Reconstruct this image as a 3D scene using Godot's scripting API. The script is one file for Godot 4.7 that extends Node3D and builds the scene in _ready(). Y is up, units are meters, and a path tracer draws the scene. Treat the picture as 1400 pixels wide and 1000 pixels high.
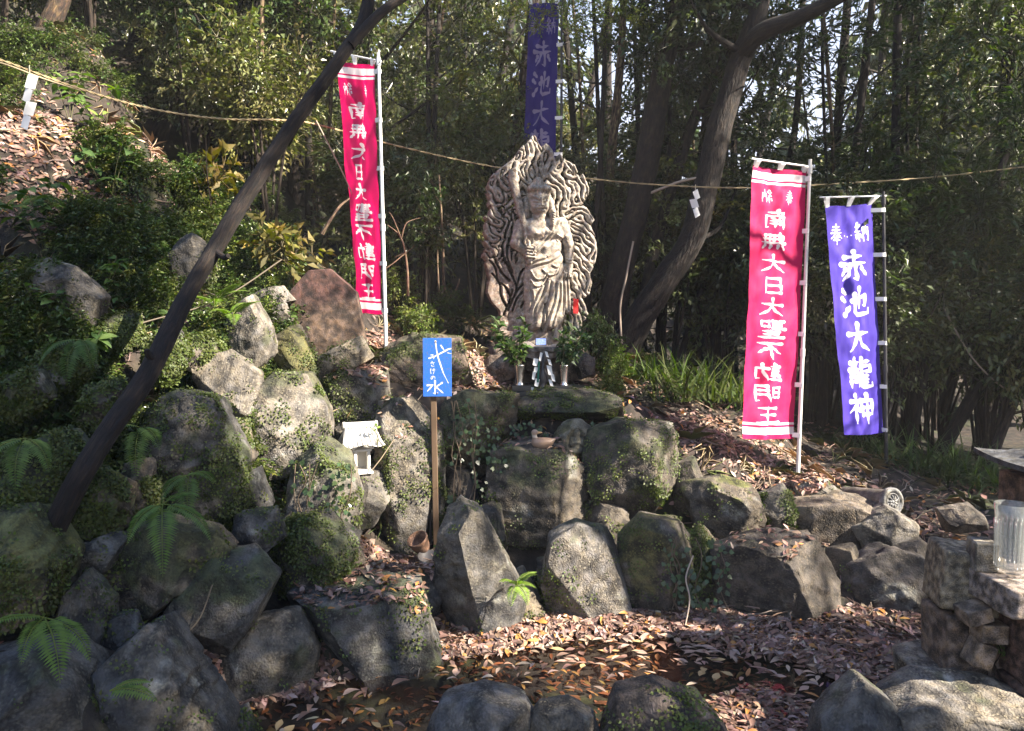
extends Node3D
# A small hillside shrine: stone relief statue above a leaf-strewn pond, nobori banners, boulders, evergreen wood.

const FOCAL := 1072.0          # pixels of the 1400 x 1000 photograph
const PITCH := -0.0698
var eye := Vector3(0, 1.65, 0)
var sun_dir := Vector3(0.74, 0.61, 0.29).normalized()   # towards the sun
var rng := RandomNumberGenerator.new()
var used := {}
var nz := FastNoiseLite.new()      # general noise
var nf := FastNoiseLite.new()      # fine noise
var nr := FastNoiseLite.new()      # ridged noise
var mats := {}
var lit: Array = []                # [world point, radius] that sunlight reaches through the crowns
var rock_tris: Array = []          # per rock: {v, idx, moss, litter}
var ctrl: PackedVector3Array = PackedVector3Array()
var gx0 := -7.0
var gd0 := -1.0
var gstep := 0.1
var gw := 150
var gh := 140
var grid := PackedFloat32Array()

# ---------------------------------------------------------------- places
func ray(px: float, py: float) -> Vector3:
	var x := (px - 700.0) / FOCAL
	var y := (500.0 - py) / FOCAL
	return Vector3(x, sin(PITCH) + y * cos(PITCH), -cos(PITCH) + y * sin(PITCH))

func at(px: float, py: float, d: float) -> Vector3:
	var r := ray(px, py)
	return eye + r * (d / -r.z)

func shepard(x: float, z: float) -> float:
	var sw := 0.0
	var sy := 0.0
	for c in ctrl:
		var dx := x - c.x
		var dz := z - c.z
		var q := dx * dx + dz * dz + 0.012
		var w := 1.0 / (q * q)
		sw += w
		sy += w * c.y
	return sy / sw

func height_raw(x: float, z: float) -> float:
	var y := shepard(x, z)
	var a := 0.05 if z > -12.0 else 0.25
	return y + nz.get_noise_2d(x * 3.0, z * 3.0) * a + nz.get_noise_2d(x * 11.0, z * 11.0) * 0.015

func H(x: float, z: float) -> float:
	var fx := (x - gx0) / gstep
	var fd := (-z - gd0) / gstep
	var ix := int(floor(fx))
	var id := int(floor(fd))
	if ix < 0 or id < 0 or ix >= gw - 1 or id >= gh - 1:
		return height_raw(x, z)
	var tx := fx - ix
	var td := fd - id
	var a := grid[id * gw + ix]
	var b := grid[id * gw + ix + 1]
	var c := grid[(id + 1) * gw + ix]
	var e := grid[(id + 1) * gw + ix + 1]
	return lerpf(lerpf(a, b, tx), lerpf(c, e, tx), td)

func ground_normal(x: float, z: float) -> Vector3:
	var e := 0.06
	return Vector3(H(x - e, z) - H(x + e, z), 2.0 * e, H(x, z - e) - H(x, z + e)).normalized()

func hit(px: float, py: float, from := 1.5) -> Vector3:   # where the view ray of a pixel meets the ground
	var r := ray(px, py)
	r = r / -r.z
	var d := from
	while d < 16.0:
		var p := eye + r * d
		if p.y < H(p.x, p.z):
			return p
		d += 0.03
	return eye + r * 16.0

func on_ground(p: Vector3) -> Vector3:
	return Vector3(p.x, H(p.x, p.z), p.z)

func shades(p: Vector3, rad: float) -> bool:       # would foliage at p shade one of the sunlit spots
	for t in lit:
		var v: Vector3 = p - t[0]
		var s := v.dot(sun_dir)
		if s > 0.3 and (v - sun_dir * s).length() < t[1] + rad:
			return true
	return false

# ---------------------------------------------------------------- nodes
func numbered(called: String) -> String:
	if not used.has(called):
		used[called] = 0
		return called
	used[called] += 1
	return "%s_%03d" % [called, used[called]]

func tag(o: Node3D, label: String, category: String, group := "", kind := "") -> Node3D:
	if label != "":
		o.set_meta("label", label)
	if category != "":
		o.set_meta("category", category)
	if group != "":
		o.set_meta("group", group)
	if kind != "":
		o.set_meta("kind", kind)
	return o

func thing(called: String, label: String, category: String, where: Vector3, turn := 0.0, group := "") -> Node3D:
	var o := Node3D.new()
	o.name = numbered(called)
	add_child(o, true)
	o.position = where
	o.rotation.y = turn
	tag(o, label, category, group)
	return o

func part(called: String, mesh: Mesh, mat: Material, parent: Node) -> MeshInstance3D:
	var o := MeshInstance3D.new()
	o.mesh = mesh
	if mat != null:
		o.material_override = mat
	if parent == self:
		o.name = numbered(called)
	else:
		o.name = called
		if parent.has_node(called):
			var k := 1
			while parent.has_node("%s_%03d" % [called, k]):
				k += 1
			o.name = "%s_%03d" % [called, k]
	parent.add_child(o, true)
	return o

func many(called: String, mesh: Mesh, mat: Material, xf: Array, cols: Array, parent: Node) -> MultiMeshInstance3D:
	var mm := MultiMesh.new()
	mm.transform_format = MultiMesh.TRANSFORM_3D
	mm.use_colors = true
	mm.mesh = mesh
	mm.instance_count = xf.size()
	for i in xf.size():
		mm.set_instance_transform(i, xf[i])
		mm.set_instance_color(i, cols[i])
	var o := MultiMeshInstance3D.new()
	o.multimesh = mm
	o.material_override = mat
	o.name = numbered(called) if parent == self else called
	parent.add_child(o, true)
	return o

# ---------------------------------------------------------------- meshes
class Buf:
	var v := PackedVector3Array()
	var n := PackedVector3Array()
	var c := PackedColorArray()
	var uv := PackedVector2Array()
	var i := PackedInt32Array()
	func vert(p: Vector3, nn: Vector3, cc: Color, u := Vector2.ZERO) -> int:
		v.append(p); n.append(nn); c.append(cc); uv.append(u)
		return v.size() - 1
	func tri(a: int, b: int, d: int) -> void:
		i.append(a); i.append(b); i.append(d)

func mesh_of(b: Buf, smooth := false) -> ArrayMesh:
	var arr := []
	arr.resize(Mesh.ARRAY_MAX)
	arr[Mesh.ARRAY_VERTEX] = b.v
	arr[Mesh.ARRAY_NORMAL] = b.n
	arr[Mesh.ARRAY_COLOR] = b.c
	arr[Mesh.ARRAY_TEX_UV] = b.uv
	arr[Mesh.ARRAY_INDEX] = b.i
	if smooth:
		var st := SurfaceTool.new()
		st.create_from_arrays(arr)
		st.generate_normals()
		return st.commit()
	var m := ArrayMesh.new()
	m.add_surface_from_arrays(Mesh.PRIMITIVE_TRIANGLES, arr)
	return m

func flat_mesh(b: Buf) -> ArrayMesh:      # every triangle with its own normal
	var o := Buf.new()
	for k in range(0, b.i.size(), 3):
		var p0 := b.v[b.i[k]]
		var p1 := b.v[b.i[k + 1]]
		var p2 := b.v[b.i[k + 2]]
		var nn := (p2 - p0).cross(p1 - p0).normalized()
		for j in 3:
			var q := b.i[k + j]
			o.i.append(o.vert(b.v[q], nn, b.c[q], b.uv[q]))
	return mesh_of(o)

# a bevelled box: size, centre, bevel; optional taper of the top
func box(b: Buf, c: Vector3, s: Vector3, bev := 0.006, col := Color.WHITE, basis := Basis.IDENTITY, taper := 1.0, wob := 0.0) -> void:
	var h := s * 0.5
	bev = minf(bev, minf(h.x, minf(h.y, h.z)) * 0.6)
	var ids := {}
	for sx in [-1, 1]:
		for sy in [-1, 1]:
			for sz in [-1, 1]:
				for ax in 3:
					var p := Vector3(sx * h.x, sy * h.y, sz * h.z)
					for k in 3:
						if k != ax:
							p[k] -= signf(p[k]) * bev
					if sy > 0:
						p.x *= taper; p.z *= taper
					var w := basis * p + c
					if wob > 0.0:
						w += Vector3(nz.get_noise_3dv(w * 9.0), nz.get_noise_3dv(w * 9.0 + Vector3(50, 0, 0)), nz.get_noise_3dv(w * 9.0 + Vector3(0, 50, 0))) * wob
					ids["%d%d%d%d" % [sx, sy, sz, ax]] = b.vert(w, Vector3.UP, col)
	var quad := func(k0, k1, k2, k3, outward: Vector3):
		var a: int = ids[k0]
		var e: int = ids[k1]
		var f: int = ids[k2]
		var g: int = ids[k3]
		var nn: Vector3 = (b.v[f] - b.v[a]).cross(b.v[e] - b.v[a])
		if nn.dot(basis * outward) < 0:
			var t := e
			e = g
			g = t
		b.tri(a, e, f); b.tri(a, f, g)
	for ax in 3:
		var u := (ax + 1) % 3
		var w2 := (ax + 2) % 3
		for sg in [-1, 1]:
			var ks := []
			for cc in [[-1, -1], [1, -1], [1, 1], [-1, 1]]:
				var t := [0, 0, 0]
				t[ax] = sg; t[u] = cc[0]; t[w2] = cc[1]
				ks.append("%d%d%d%d" % [t[0], t[1], t[2], ax])
			var ov := Vector3.ZERO
			ov[ax] = sg
			quad.call(ks[0], ks[1], ks[2], ks[3], ov)
		for su in [-1, 1]:
			for sw in [-1, 1]:
				var q := []
				for e in [[-1, u], [1, u], [1, w2], [-1, w2]]:
					var t := [0, 0, 0]
					t[ax] = e[0]; t[u] = su; t[w2] = sw
					q.append("%d%d%d%d" % [t[0], t[1], t[2], e[1]])
				var ov := Vector3.ZERO
				ov[u] = su; ov[w2] = sw
				quad.call(q[0], q[1], q[2], q[3], ov)
	for sx in [-1, 1]:
		for sy in [-1, 1]:
			for sz in [-1, 1]:
				var a: int = ids["%d%d%d0" % [sx, sy, sz]]
				var e: int = ids["%d%d%d1" % [sx, sy, sz]]
				var f: int = ids["%d%d%d2" % [sx, sy, sz]]
				var nn: Vector3 = (b.v[f] - b.v[a]).cross(b.v[e] - b.v[a])
				if nn.dot(basis * Vector3(sx, sy, sz)) < 0:
					b.tri(a, f, e)
				else:
					b.tri(a, e, f)

func smooth_line(pts: Array, n := 5) -> Array:
	var o := []
	for k in pts.size() - 1:
		var p0 = pts[maxi(k - 1, 0)]
		var p1 = pts[k]
		var p2 = pts[k + 1]
		var p3 = pts[mini(k + 2, pts.size() - 1)]
		for j in n:
			var t := float(j) / n
			o.append(0.5 * (p1 * 2.0 + (p2 - p0) * t + (p0 * 2.0 - p1 * 5.0 + p2 * 4.0 - p3) * t * t + (p1 * 3.0 - p0 - p2 * 3.0 + p3) * t * t * t))
	o.append(pts[-1])
	return o

func tube(b: Buf, pts: Array, radii: Array, sides: int, col: Color, lump := 0.0, cap := true) -> void:
	var up := Vector3(0.13, 0.2, 1).normalized()
	var first := b.v.size()
	var vlen := 0.0
	for k in pts.size():
		var p: Vector3 = pts[k]
		var dirv: Vector3 = (pts[mini(k + 1, pts.size() - 1)] - pts[maxi(k - 1, 0)]).normalized()
		var sd := dirv.cross(up)
		if sd.length() < 0.05:
			sd = dirv.cross(Vector3.RIGHT)
		sd = sd.normalized()
		up = sd.cross(dirv).normalized()
		if k > 0:
			vlen += (p - pts[k - 1]).length()
		var r: float = radii[k] if k < radii.size() else radii[-1]
		for s in sides + 1:
			var a := TAU * s / sides
			var nn := sd * cos(a) + up * sin(a)
			var rr := r
			if lump > 0.0:
				var q := Vector3(cos(a) * r * 8.0, vlen * 1.6, sin(a) * r * 8.0) + Vector3(first % 97, 0, 0)
				rr *= 1.0 + lump * (nz.get_noise_3dv(q * 2.2) + 0.5 * nz.get_noise_3dv(q * Vector3(9, 2.5, 9)))
			b.vert(p + nn * rr, nn, col, Vector2(float(s) / sides * maxf(1.0, roundf(r * 12.0)), vlen * 1.4))
	for k in pts.size() - 1:
		for s in sides:
			var a := first + k * (sides + 1) + s
			var e := a + sides + 1
			b.tri(a, a + 1, e); b.tri(a + 1, e + 1, e)
	if cap:
		for en in [0, pts.size() - 1]:
			var q := first + int(en) * (sides + 1)
			var dirv: Vector3 = (pts[1] - pts[0]).normalized() * -1.0 if en == 0 else (pts[-1] - pts[-2]).normalized()
			var c0 := b.vert(pts[en], dirv, col)
			var ring := []
			for s in sides + 1:
				ring.append(b.vert(b.v[q + s], dirv, col, b.uv[q + s]))
			for s in sides:
				if en == 0:
					b.tri(c0, ring[s + 1], ring[s])
				else:
					b.tri(c0, ring[s], ring[s + 1])

func lathe(b: Buf, base: Vector3, prof: Array, sides: int, col: Color) -> void:   # prof: [radius, height]
	var first := b.v.size()
	for k in prof.size():
		for s in sides + 1:
			var a := TAU * s / sides
			b.vert(base + Vector3(cos(a) * prof[k][0], prof[k][1], sin(a) * prof[k][0]), Vector3(cos(a), 0, sin(a)), col, Vector2(float(s) / sides, float(k) / prof.size()))
	for k in prof.size() - 1:
		for s in sides:
			var a := first + k * (sides + 1) + s
			var e := a + sides + 1
			b.tri(a, a + 1, e); b.tri(a + 1, e + 1, e)

# surface nets of a signed distance field, added to b
func nets(b: Buf, field: Callable, lo: Vector3, hi: Vector3, cell: float, colour: Callable) -> void:
	var nx := int((hi.x - lo.x) / cell) + 2
	var ny := int((hi.y - lo.y) / cell) + 2
	var nzz := int((hi.z - lo.z) / cell) + 2
	var f := PackedFloat32Array()
	f.resize(nx * ny * nzz)
	for z in nzz:
		for y in ny:
			for x in nx:
				f[(z * ny + y) * nx + x] = field.call(lo + Vector3(x, y, z) * cell)
	var ids := {}
	for z in nzz - 1:
		for y in ny - 1:
			for x in nx - 1:
				var s := Vector3.ZERO
				var cnt := 0
				var o := (z * ny + y) * nx + x
				var vals := [f[o], f[o + 1], f[o + nx], f[o + nx + 1], f[o + nx * ny], f[o + nx * ny + 1], f[o + nx * ny + nx], f[o + nx * ny + nx + 1]]
				var neg := 0
				for q in vals:
					if q < 0.0:
						neg += 1
				if neg == 0 or neg == 8:
					continue
				for e in [[0, 1], [2, 3], [4, 5], [6, 7], [0, 2], [1, 3], [4, 6], [5, 7], [0, 4], [1, 5], [2, 6], [3, 7]]:
					var fa: float = vals[e[0]]
					var fb: float = vals[e[1]]
					if (fa < 0.0) != (fb < 0.0):
						var t := fa / (fa - fb)
						var pa := Vector3(e[0] & 1, (e[0] >> 1) & 1, (e[0] >> 2) & 1)
						var pb := Vector3(e[1] & 1, (e[1] >> 1) & 1, (e[1] >> 2) & 1)
						s += pa.lerp(pb, t)
						cnt += 1
				var p := lo + (Vector3(x, y, z) + s / cnt) * cell
				ids[o] = b.vert(p, Vector3.UP, colour.call(p))
	for z in range(1, nzz - 1):
		for y in range(1, ny - 1):
			for x in range(1, nx - 1):
				var o := (z * ny + y) * nx + x
				for ax in 3:
					var st: int = [1, nx, nx * ny][ax]
					if (f[o] < 0.0) == (f[o + st] < 0.0):
						continue
					var u: int = [nx, nx * ny, 1][ax]
					var w: int = [nx * ny, 1, nx][ax]
					var q := [o, o - u, o - u - w, o - w]
					if not (ids.has(q[0]) and ids.has(q[1]) and ids.has(q[2]) and ids.has(q[3])):
						continue
					var a: int = ids[q[0]]
					var e: int = ids[q[1]]
					var g: int = ids[q[2]]
					var h: int = ids[q[3]]
					if f[o] < 0.0:
						b.tri(a, g, e); b.tri(a, h, g)
					else:
						b.tri(a, e, g); b.tri(a, g, h)

func sd_cap(p: Vector3, a: Vector3, e: Vector3, ra: float, rb: float) -> float:
	var pa := p - a
	var ba := e - a
	var t := clampf(pa.dot(ba) / maxf(ba.dot(ba), 1e-9), 0.0, 1.0)
	return (pa - ba * t).length() - lerpf(ra, rb, t)

func sd_ell(p: Vector3, c: Vector3, r: Vector3) -> float:
	var q := (p - c) / r
	var k := q.length()
	return (k - 1.0) * minf(r.x, minf(r.y, r.z))

func smin(a: float, b2: float, k: float) -> float:
	var h := clampf(0.5 + 0.5 * (b2 - a) / k, 0.0, 1.0)
	return lerpf(b2, a, h) - k * h * (1.0 - h)
# ---------------------------------------------------------------- materials
func lum(seed_: int, freq: float, oct: int, size := 512, kind := FastNoiseLite.TYPE_SIMPLEX_SMOOTH, fractal := FastNoiseLite.FRACTAL_FBM) -> PackedByteArray:
	var n := FastNoiseLite.new()
	n.seed = seed_
	n.frequency = freq
	n.fractal_octaves = oct
	n.noise_type = kind
	n.fractal_type = fractal
	var im := n.get_seamless_image(size, size, false, false, 0.15)
	im.convert(Image.FORMAT_L8)
	return im.get_data()

func tex_of(data: PackedByteArray, size: int) -> ImageTexture:
	var im := Image.create_from_data(size, size, false, Image.FORMAT_RGB8, data)
	im.generate_mipmaps()
	return ImageTexture.create_from_image(im)

func normal_of(data: PackedByteArray, size: int, strength: float) -> ImageTexture:
	var im := Image.create_from_data(size, size, false, Image.FORMAT_L8, data)
	im.convert(Image.FORMAT_RGBA8)
	im.bump_map_to_normal_map(strength)
	return ImageTexture.create_from_image(im)

func plain(key: String, col: Color, rough: float, metal := 0.0) -> StandardMaterial3D:
	var m := StandardMaterial3D.new()
	m.resource_name = key
	m.albedo_color = col.linear_to_srgb()
	m.roughness = rough
	m.metallic = metal
	mats[key] = m
	return m

func stone_material(key: String, seed_: int, scale: float, spots: float, contrast: float, bump: float, stretch := Vector3.ONE) -> StandardMaterial3D:
	var a := lum(seed_, 0.010, 5)
	var g := lum(seed_ + 1, 0.10, 4)
	var s := lum(seed_ + 2, 0.016, 3)
	var sp := lum(seed_ + 4, 0.055, 1, 512, FastNoiseLite.TYPE_CELLULAR, FastNoiseLite.FRACTAL_NONE)
	var cr := lum(seed_ + 3, 0.007, 5, 512, FastNoiseLite.TYPE_SIMPLEX_SMOOTH, FastNoiseLite.FRACTAL_RIDGED)
	var cr2 := lum(seed_ + 5, 0.02, 3, 512, FastNoiseLite.TYPE_SIMPLEX_SMOOTH, FastNoiseLite.FRACTAL_RIDGED)
	var px := PackedByteArray()
	px.resize(512 * 512 * 3)
	var hb := PackedByteArray()
	hb.resize(512 * 512)
	for k in 512 * 512:
		var v := 0.72 + contrast * ((a[k] - 128) / 255.0 * 0.85 + (g[k] - 128) / 255.0 * 0.45)
		var hgt := (a[k] * 0.5 + g[k] * 0.3 + s[k] * 0.2) / 255.0
		if cr[k] > 222:
			var t := minf(1.0, (cr[k] - 222) / 20.0)
			v *= 1.0 - 0.62 * t
			hgt -= 0.4 * t
		if cr2[k] > 235:
			v *= 1.0 - 0.3 * (cr2[k] - 235) / 20.0
			hgt -= 0.2 * (cr2[k] - 235) / 20.0
		var r := v
		var gg := v * (1.0 - 0.05 * (s[k] - 128) / 128.0)
		var bb := v * (1.0 - 0.16 * (s[k] - 128) / 128.0)
		if spots > 0.0 and sp[k] < 60 and s[k] > 118 + (g[k] % 16):
			var t2 := minf(1.0, (60 - sp[k]) / 14.0) * spots
			r = lerpf(r, 1.0, t2); gg = lerpf(gg, 1.0, t2); bb = lerpf(bb, 0.95, t2)
			hgt += 0.08 * t2
		px[k * 3] = int(clampf(r, 0.05, 1.0) * 255.0)
		px[k * 3 + 1] = int(clampf(gg * 0.99, 0.05, 1.0) * 255.0)
		px[k * 3 + 2] = int(clampf(bb * 0.965, 0.05, 1.0) * 255.0)
		hb[k] = int(clampf(hgt, 0.0, 1.0) * 255.0)
	var m := StandardMaterial3D.new()
	m.resource_name = key
	m.albedo_texture = tex_of(px, 512)
	m.normal_enabled = true
	m.normal_texture = normal_of(hb, 512, bump)
	m.normal_scale = 1.0
	m.vertex_color_use_as_albedo = true
	m.roughness = 0.88
	m.uv1_triplanar = true
	m.uv1_world_triplanar = true
	m.uv1_scale = stretch * scale
	mats[key] = m
	return m

func bark_material(key: String, seed_: int, tint: Color) -> StandardMaterial3D:
	var a := lum(seed_, 0.04, 5)
	var g := lum(seed_ + 1, 0.014, 4)
	var px := PackedByteArray()
	px.resize(512 * 512 * 3)
	var hb := PackedByteArray()
	hb.resize(512 * 512)
	for y in 512:
		for x in 512:
			var k := y * 512 + x
			var st := a[((y >> 2) % 512) * 512 + x] / 255.0      # streaks along the trunk
			var st2 := a[((y >> 1) % 512) * 512 + (x * 2) % 512] / 255.0
			var v := 0.22 + 0.75 * st * st + 0.35 * st2 + (g[k] - 128) / 255.0 * 0.6
			px[k * 3] = int(clampf(v * tint.r, 0.02, 1.0) * 255.0)
			px[k * 3 + 1] = int(clampf(v * tint.g * (1.0 + (g[k] - 128) / 900.0), 0.02, 1.0) * 255.0)
			px[k * 3 + 2] = int(clampf(v * tint.b, 0.02, 1.0) * 255.0)
			hb[k] = int(clampf(st * 0.6 + st2 * 0.4, 0.0, 1.0) * 255.0)
	var m := StandardMaterial3D.new()
	m.resource_name = key
	m.albedo_texture = tex_of(px, 512)
	m.normal_enabled = true
	m.normal_texture = normal_of(hb, 512, 14.0)
	m.vertex_color_use_as_albedo = true
	m.roughness = 0.9
	mats[key] = m
	return m

func leaf_material(key: String, rough: float, back: Color) -> StandardMaterial3D:
	var m := StandardMaterial3D.new()
	m.resource_name = key
	m.vertex_color_use_as_albedo = true
	m.roughness = rough
	m.cull_mode = BaseMaterial3D.CULL_DISABLED
	if back.r + back.g > 0.0:
		m.backlight_enabled = true
		m.backlight = back
	mats[key] = m
	return m

func painted(key: String, rough: float, metal := 0.0) -> StandardMaterial3D:   # colour from the vertices
	var m := StandardMaterial3D.new()
	m.resource_name = key
	m.vertex_color_use_as_albedo = true
	m.roughness = rough
	m.metallic = metal
	mats[key] = m
	return m

func make_materials() -> void:
	stone_material("rock", 11, 1.7, 0.9, 1.35, 13.0)
	stone_material("rock_plain", 41, 2.4, 0.2, 1.1, 9.0)
	stone_material("carved", 71, 3.2, 0.25, 0.7, 2.2)
	stone_material("soil", 91, 2.4, 0.0, 1.3, 9.0)
	stone_material("rough_block", 121, 3.6, 0.3, 1.4, 14.0)
	bark_material("bark_dark", 201, Color(0.55, 0.48, 0.43))
	bark_material("bark_pale", 231, Color(0.95, 0.85, 0.74))
	leaf_material("leaf", 0.32, Color(0.62, 0.72, 0.2))
	leaf_material("leaf_soft", 0.58, Color(0.75, 0.85, 0.25))
	leaf_material("dead_leaf", 0.6, Color(0.25, 0.16, 0.08))
	painted("matt", 0.85)
	painted("satin", 0.45)
	painted("steel", 0.25, 0.9)
	var paper := plain("paper", Color(0.82, 0.82, 0.8), 0.7)
	paper.backlight_enabled = true
	paper.backlight = Color(0.6, 0.6, 0.6)
	paper.cull_mode = BaseMaterial3D.CULL_DISABLED
	plain("white_plastic", Color(0.72, 0.72, 0.7), 0.35)
	plain("black_plastic", Color(0.02, 0.02, 0.022), 0.4)
	plain("dark_wood", Color(0.02, 0.018, 0.017), 0.55)
	var w := plain("water", Color(0.30, 0.20, 0.10), 0.03)
	w.albedo_color = Color(0.13, 0.065, 0.03, 0.30)
	w.transparency = BaseMaterial3D.TRANSPARENCY_ALPHA
	w.metallic_specular = 0.25
	var wn := lum(301, 0.02, 2)
	w.normal_enabled = true
	w.normal_texture = normal_of(wn, 512, 0.9)
	w.normal_scale = 0.7
	w.uv1_triplanar = true
	w.uv1_world_triplanar = true
	w.uv1_scale = Vector3.ONE * 1.3
	var gl := plain("pressed_glass", Color(0.9, 0.92, 0.92), 0.08)
	gl.albedo_color = Color(0.62, 0.64, 0.63, 0.17)
	gl.transparency = BaseMaterial3D.TRANSPARENCY_ALPHA
# ---------------------------------------------------------------- ground
func make_controls() -> void:
	# pond bed
	for q in [[-0.6, 3.2], [0.0, 3.0], [0.0, 3.5], [0.6, 3.0], [0.6, 3.5], [1.05, 3.35], [1.0, 2.8], [-0.9, 2.75], [-0.2, 2.5], [0.4, 2.3], [1.3, 2.4], [-1.0, 3.05], [0.95, 3.62], [0.3, 3.7]]:
		ctrl.append(Vector3(q[0], -0.11, -q[1]))
	# the bank the camera stands on
	for q in [[-1, 1.5], [0, 1.4], [1, 1.5], [2, 1.5], [0, 0], [2, 0], [-2, 0], [-1.5, 2.1], [-1.3, 1.8], [-2.0, 1.9], [3.5, 1], [0, -2], [4, -2], [-3, -2]]:
		ctrl.append(Vector3(q[0], 0.06, -q[1]))
	for q in [[1.9, 2.6, 0.03], [2.4, 3.2, 0.1], [1.55, 3.75, 0.01], [1.95, 4.0, 0.02], [2.1, 4.55, 0.1], [2.9, 4.2, 0.2], [3.4, 3.0, 0.15], [0.25, 4.12, -0.03], [-0.25, 3.92, 0.0], [0.9, 4.12, -0.03], [1.3, 4.1, 0.0], [1.7, 2.9, -0.02],
			[0.0, 4.45, 0.0], [0.5, 4.5, 0.0], [0.2, 5.02, 0.75], [0.2, 5.15, 0.98], [0.2, 5.4, 1.06], [0.3, 6.0, 1.12], [0.2, 6.6, 1.3], [0.0, 8.0, 1.6], [-0.1, 4.85, 0.4], [0.7, 5.0, 0.6],
			[0.9, 4.6, 0.05], [1.5, 4.6, 0.08], [1.9, 4.7, 0.2], [1.2, 4.75, 0.2], [-4, 2.5, 2.4], [-3, 1.5, 1.2], [-6, 4, 4.8], [-6, 2, 3.2], [-6, -2, 1.6],
			[-8, 8, 7], [-10, 15, 9], [-4, 12, 5.0], [0, 12, 2.8], [0, 16, 4.0], [0, 25, 6.5], [5, 12, 1.4], [8, 8, 0.3], [6, 4, 0.1], [10, 15, 2.0], [12, 25, 4.5], [-15, 25, 11], [20, 0, -0.5], [-16, 5, 9], [15, -15, -0.5], [-15, -15, 1], [25, 40, 7], [0, 45, 9], [-30, 40, 13], [40, 20, 4], [45, 0, 2], [-40, 20, 14], [0, -40, 0]]:
		ctrl.append(Vector3(q[0], q[2], -q[1]))
	# seen in the photograph: column, row, metres away
	for q in [[620, 535, 5.25], [850, 548, 5.35], [950, 602, 5.2], [1090, 655, 5.1], [1150, 645, 5.6], [1230, 695, 5.2], [1000, 562, 6.0], [900, 522, 6.2], [850, 492, 7.2], [1000, 545, 7.5], [1150, 605, 7.0], [1300, 655, 6.5], [1390, 645, 7.5], [1380, 605, 9.0], [1100, 545, 10.0],
			[480, 505, 5.25], [528, 482, 5.6], [600, 470, 5.8], [450, 442, 5.6], [350, 432, 5.1], [350, 335, 5.6], [260, 405, 4.9], [60, 405, 4.1], [150, 305, 5.0], [150, 172, 5.7], [30, 155, 5.3], [240, 235, 6.1], [380, 335, 6.2], [450, 405, 6.7], [300, 255, 7.5],
			[60, 622, 3.35], [200, 622, 3.85], [300, 642, 4.15], [400, 605, 4.6], [450, 722, 4.35], [0, 905, 2.55], [80, 852, 3.0], [200, 872, 3.2], [280, 852, 3.45], [350, 885, 3.55], [300, 765, 3.75], [450, 830, 4.05], [540, 790, 4.2], [570, 755, 4.45], [660, 840, 4.1], [120, 760, 3.3],
			[60, 45, 6.7], [200, 65, 8.5], [300, 205, 9.0], [450, 335, 10.0], [520, 420, 8.0], [640, 440, 7.5]]:
		ctrl.append(at(q[0], q[1], q[2]))

func make_ground() -> void:
	grid.resize(gw * gh)
	for j in gh:
		for k in gw:
			grid[j * gw + k] = height_raw(gx0 + k * gstep, -(gd0 + j * gstep))
	var xs := []
	var ds := []
	for k in gw:
		xs.append(gx0 + k * gstep)
	for j in gh:
		ds.append(gd0 + j * gstep)
	var s := 0.15
	while xs[-1] < 48.0:
		xs.append(xs[-1] + s)
		xs.push_front(xs[0] - s)
		s *= 1.22
	s = 0.15
	while ds[-1] < 48.0:
		ds.append(ds[-1] + s)
		s *= 1.22
	s = 0.15
	while ds[0] > -40.0:
		ds.push_front(ds[0] - s)
		s *= 1.25
	var b := Buf.new()
	var w := xs.size()
	for d in ds:
		for x in xs:
			var p := Vector3(x, H(x, -d), -d)
			var m := nz.get_noise_3dv(p * 2.5) * 0.5 + 0.5
			var c := Color(0.065, 0.045, 0.032).lerp(Color(0.035, 0.027, 0.02), m)
			var g := nz.get_noise_3dv(p * 4.0 + Vector3(30, 0, 0))
			if g > 0.12:
				c = c.lerp(Color(0.04, 0.05, 0.014), minf(1.0, (g - 0.12) * 5.0))
			b.vert(p, Vector3.UP, c)
	for j in ds.size() - 1:
		for k in w - 1:
			var a := j * w + k
			b.tri(a, a + w, a + 1); b.tri(a + 1, a + w, a + w + 1)
	tag(part("ground", mesh_of(b, true), mats.soil, self), "", "", "", "structure")
	# the pond: a sheet of clear shallow water that the banks rise through
	var q := Buf.new()
	for p in [Vector3(-1.7, 0, -1.9), Vector3(1.75, 0, -1.9), Vector3(1.75, 0, -4.0), Vector3(-1.7, 0, -4.0)]:
		q.vert(p, Vector3.UP, Color.WHITE)
	q.tri(0, 2, 1); q.tri(0, 3, 2)
	tag(part("pond_water", mesh_of(q), mats.water, self), "", "", "", "structure")

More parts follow.
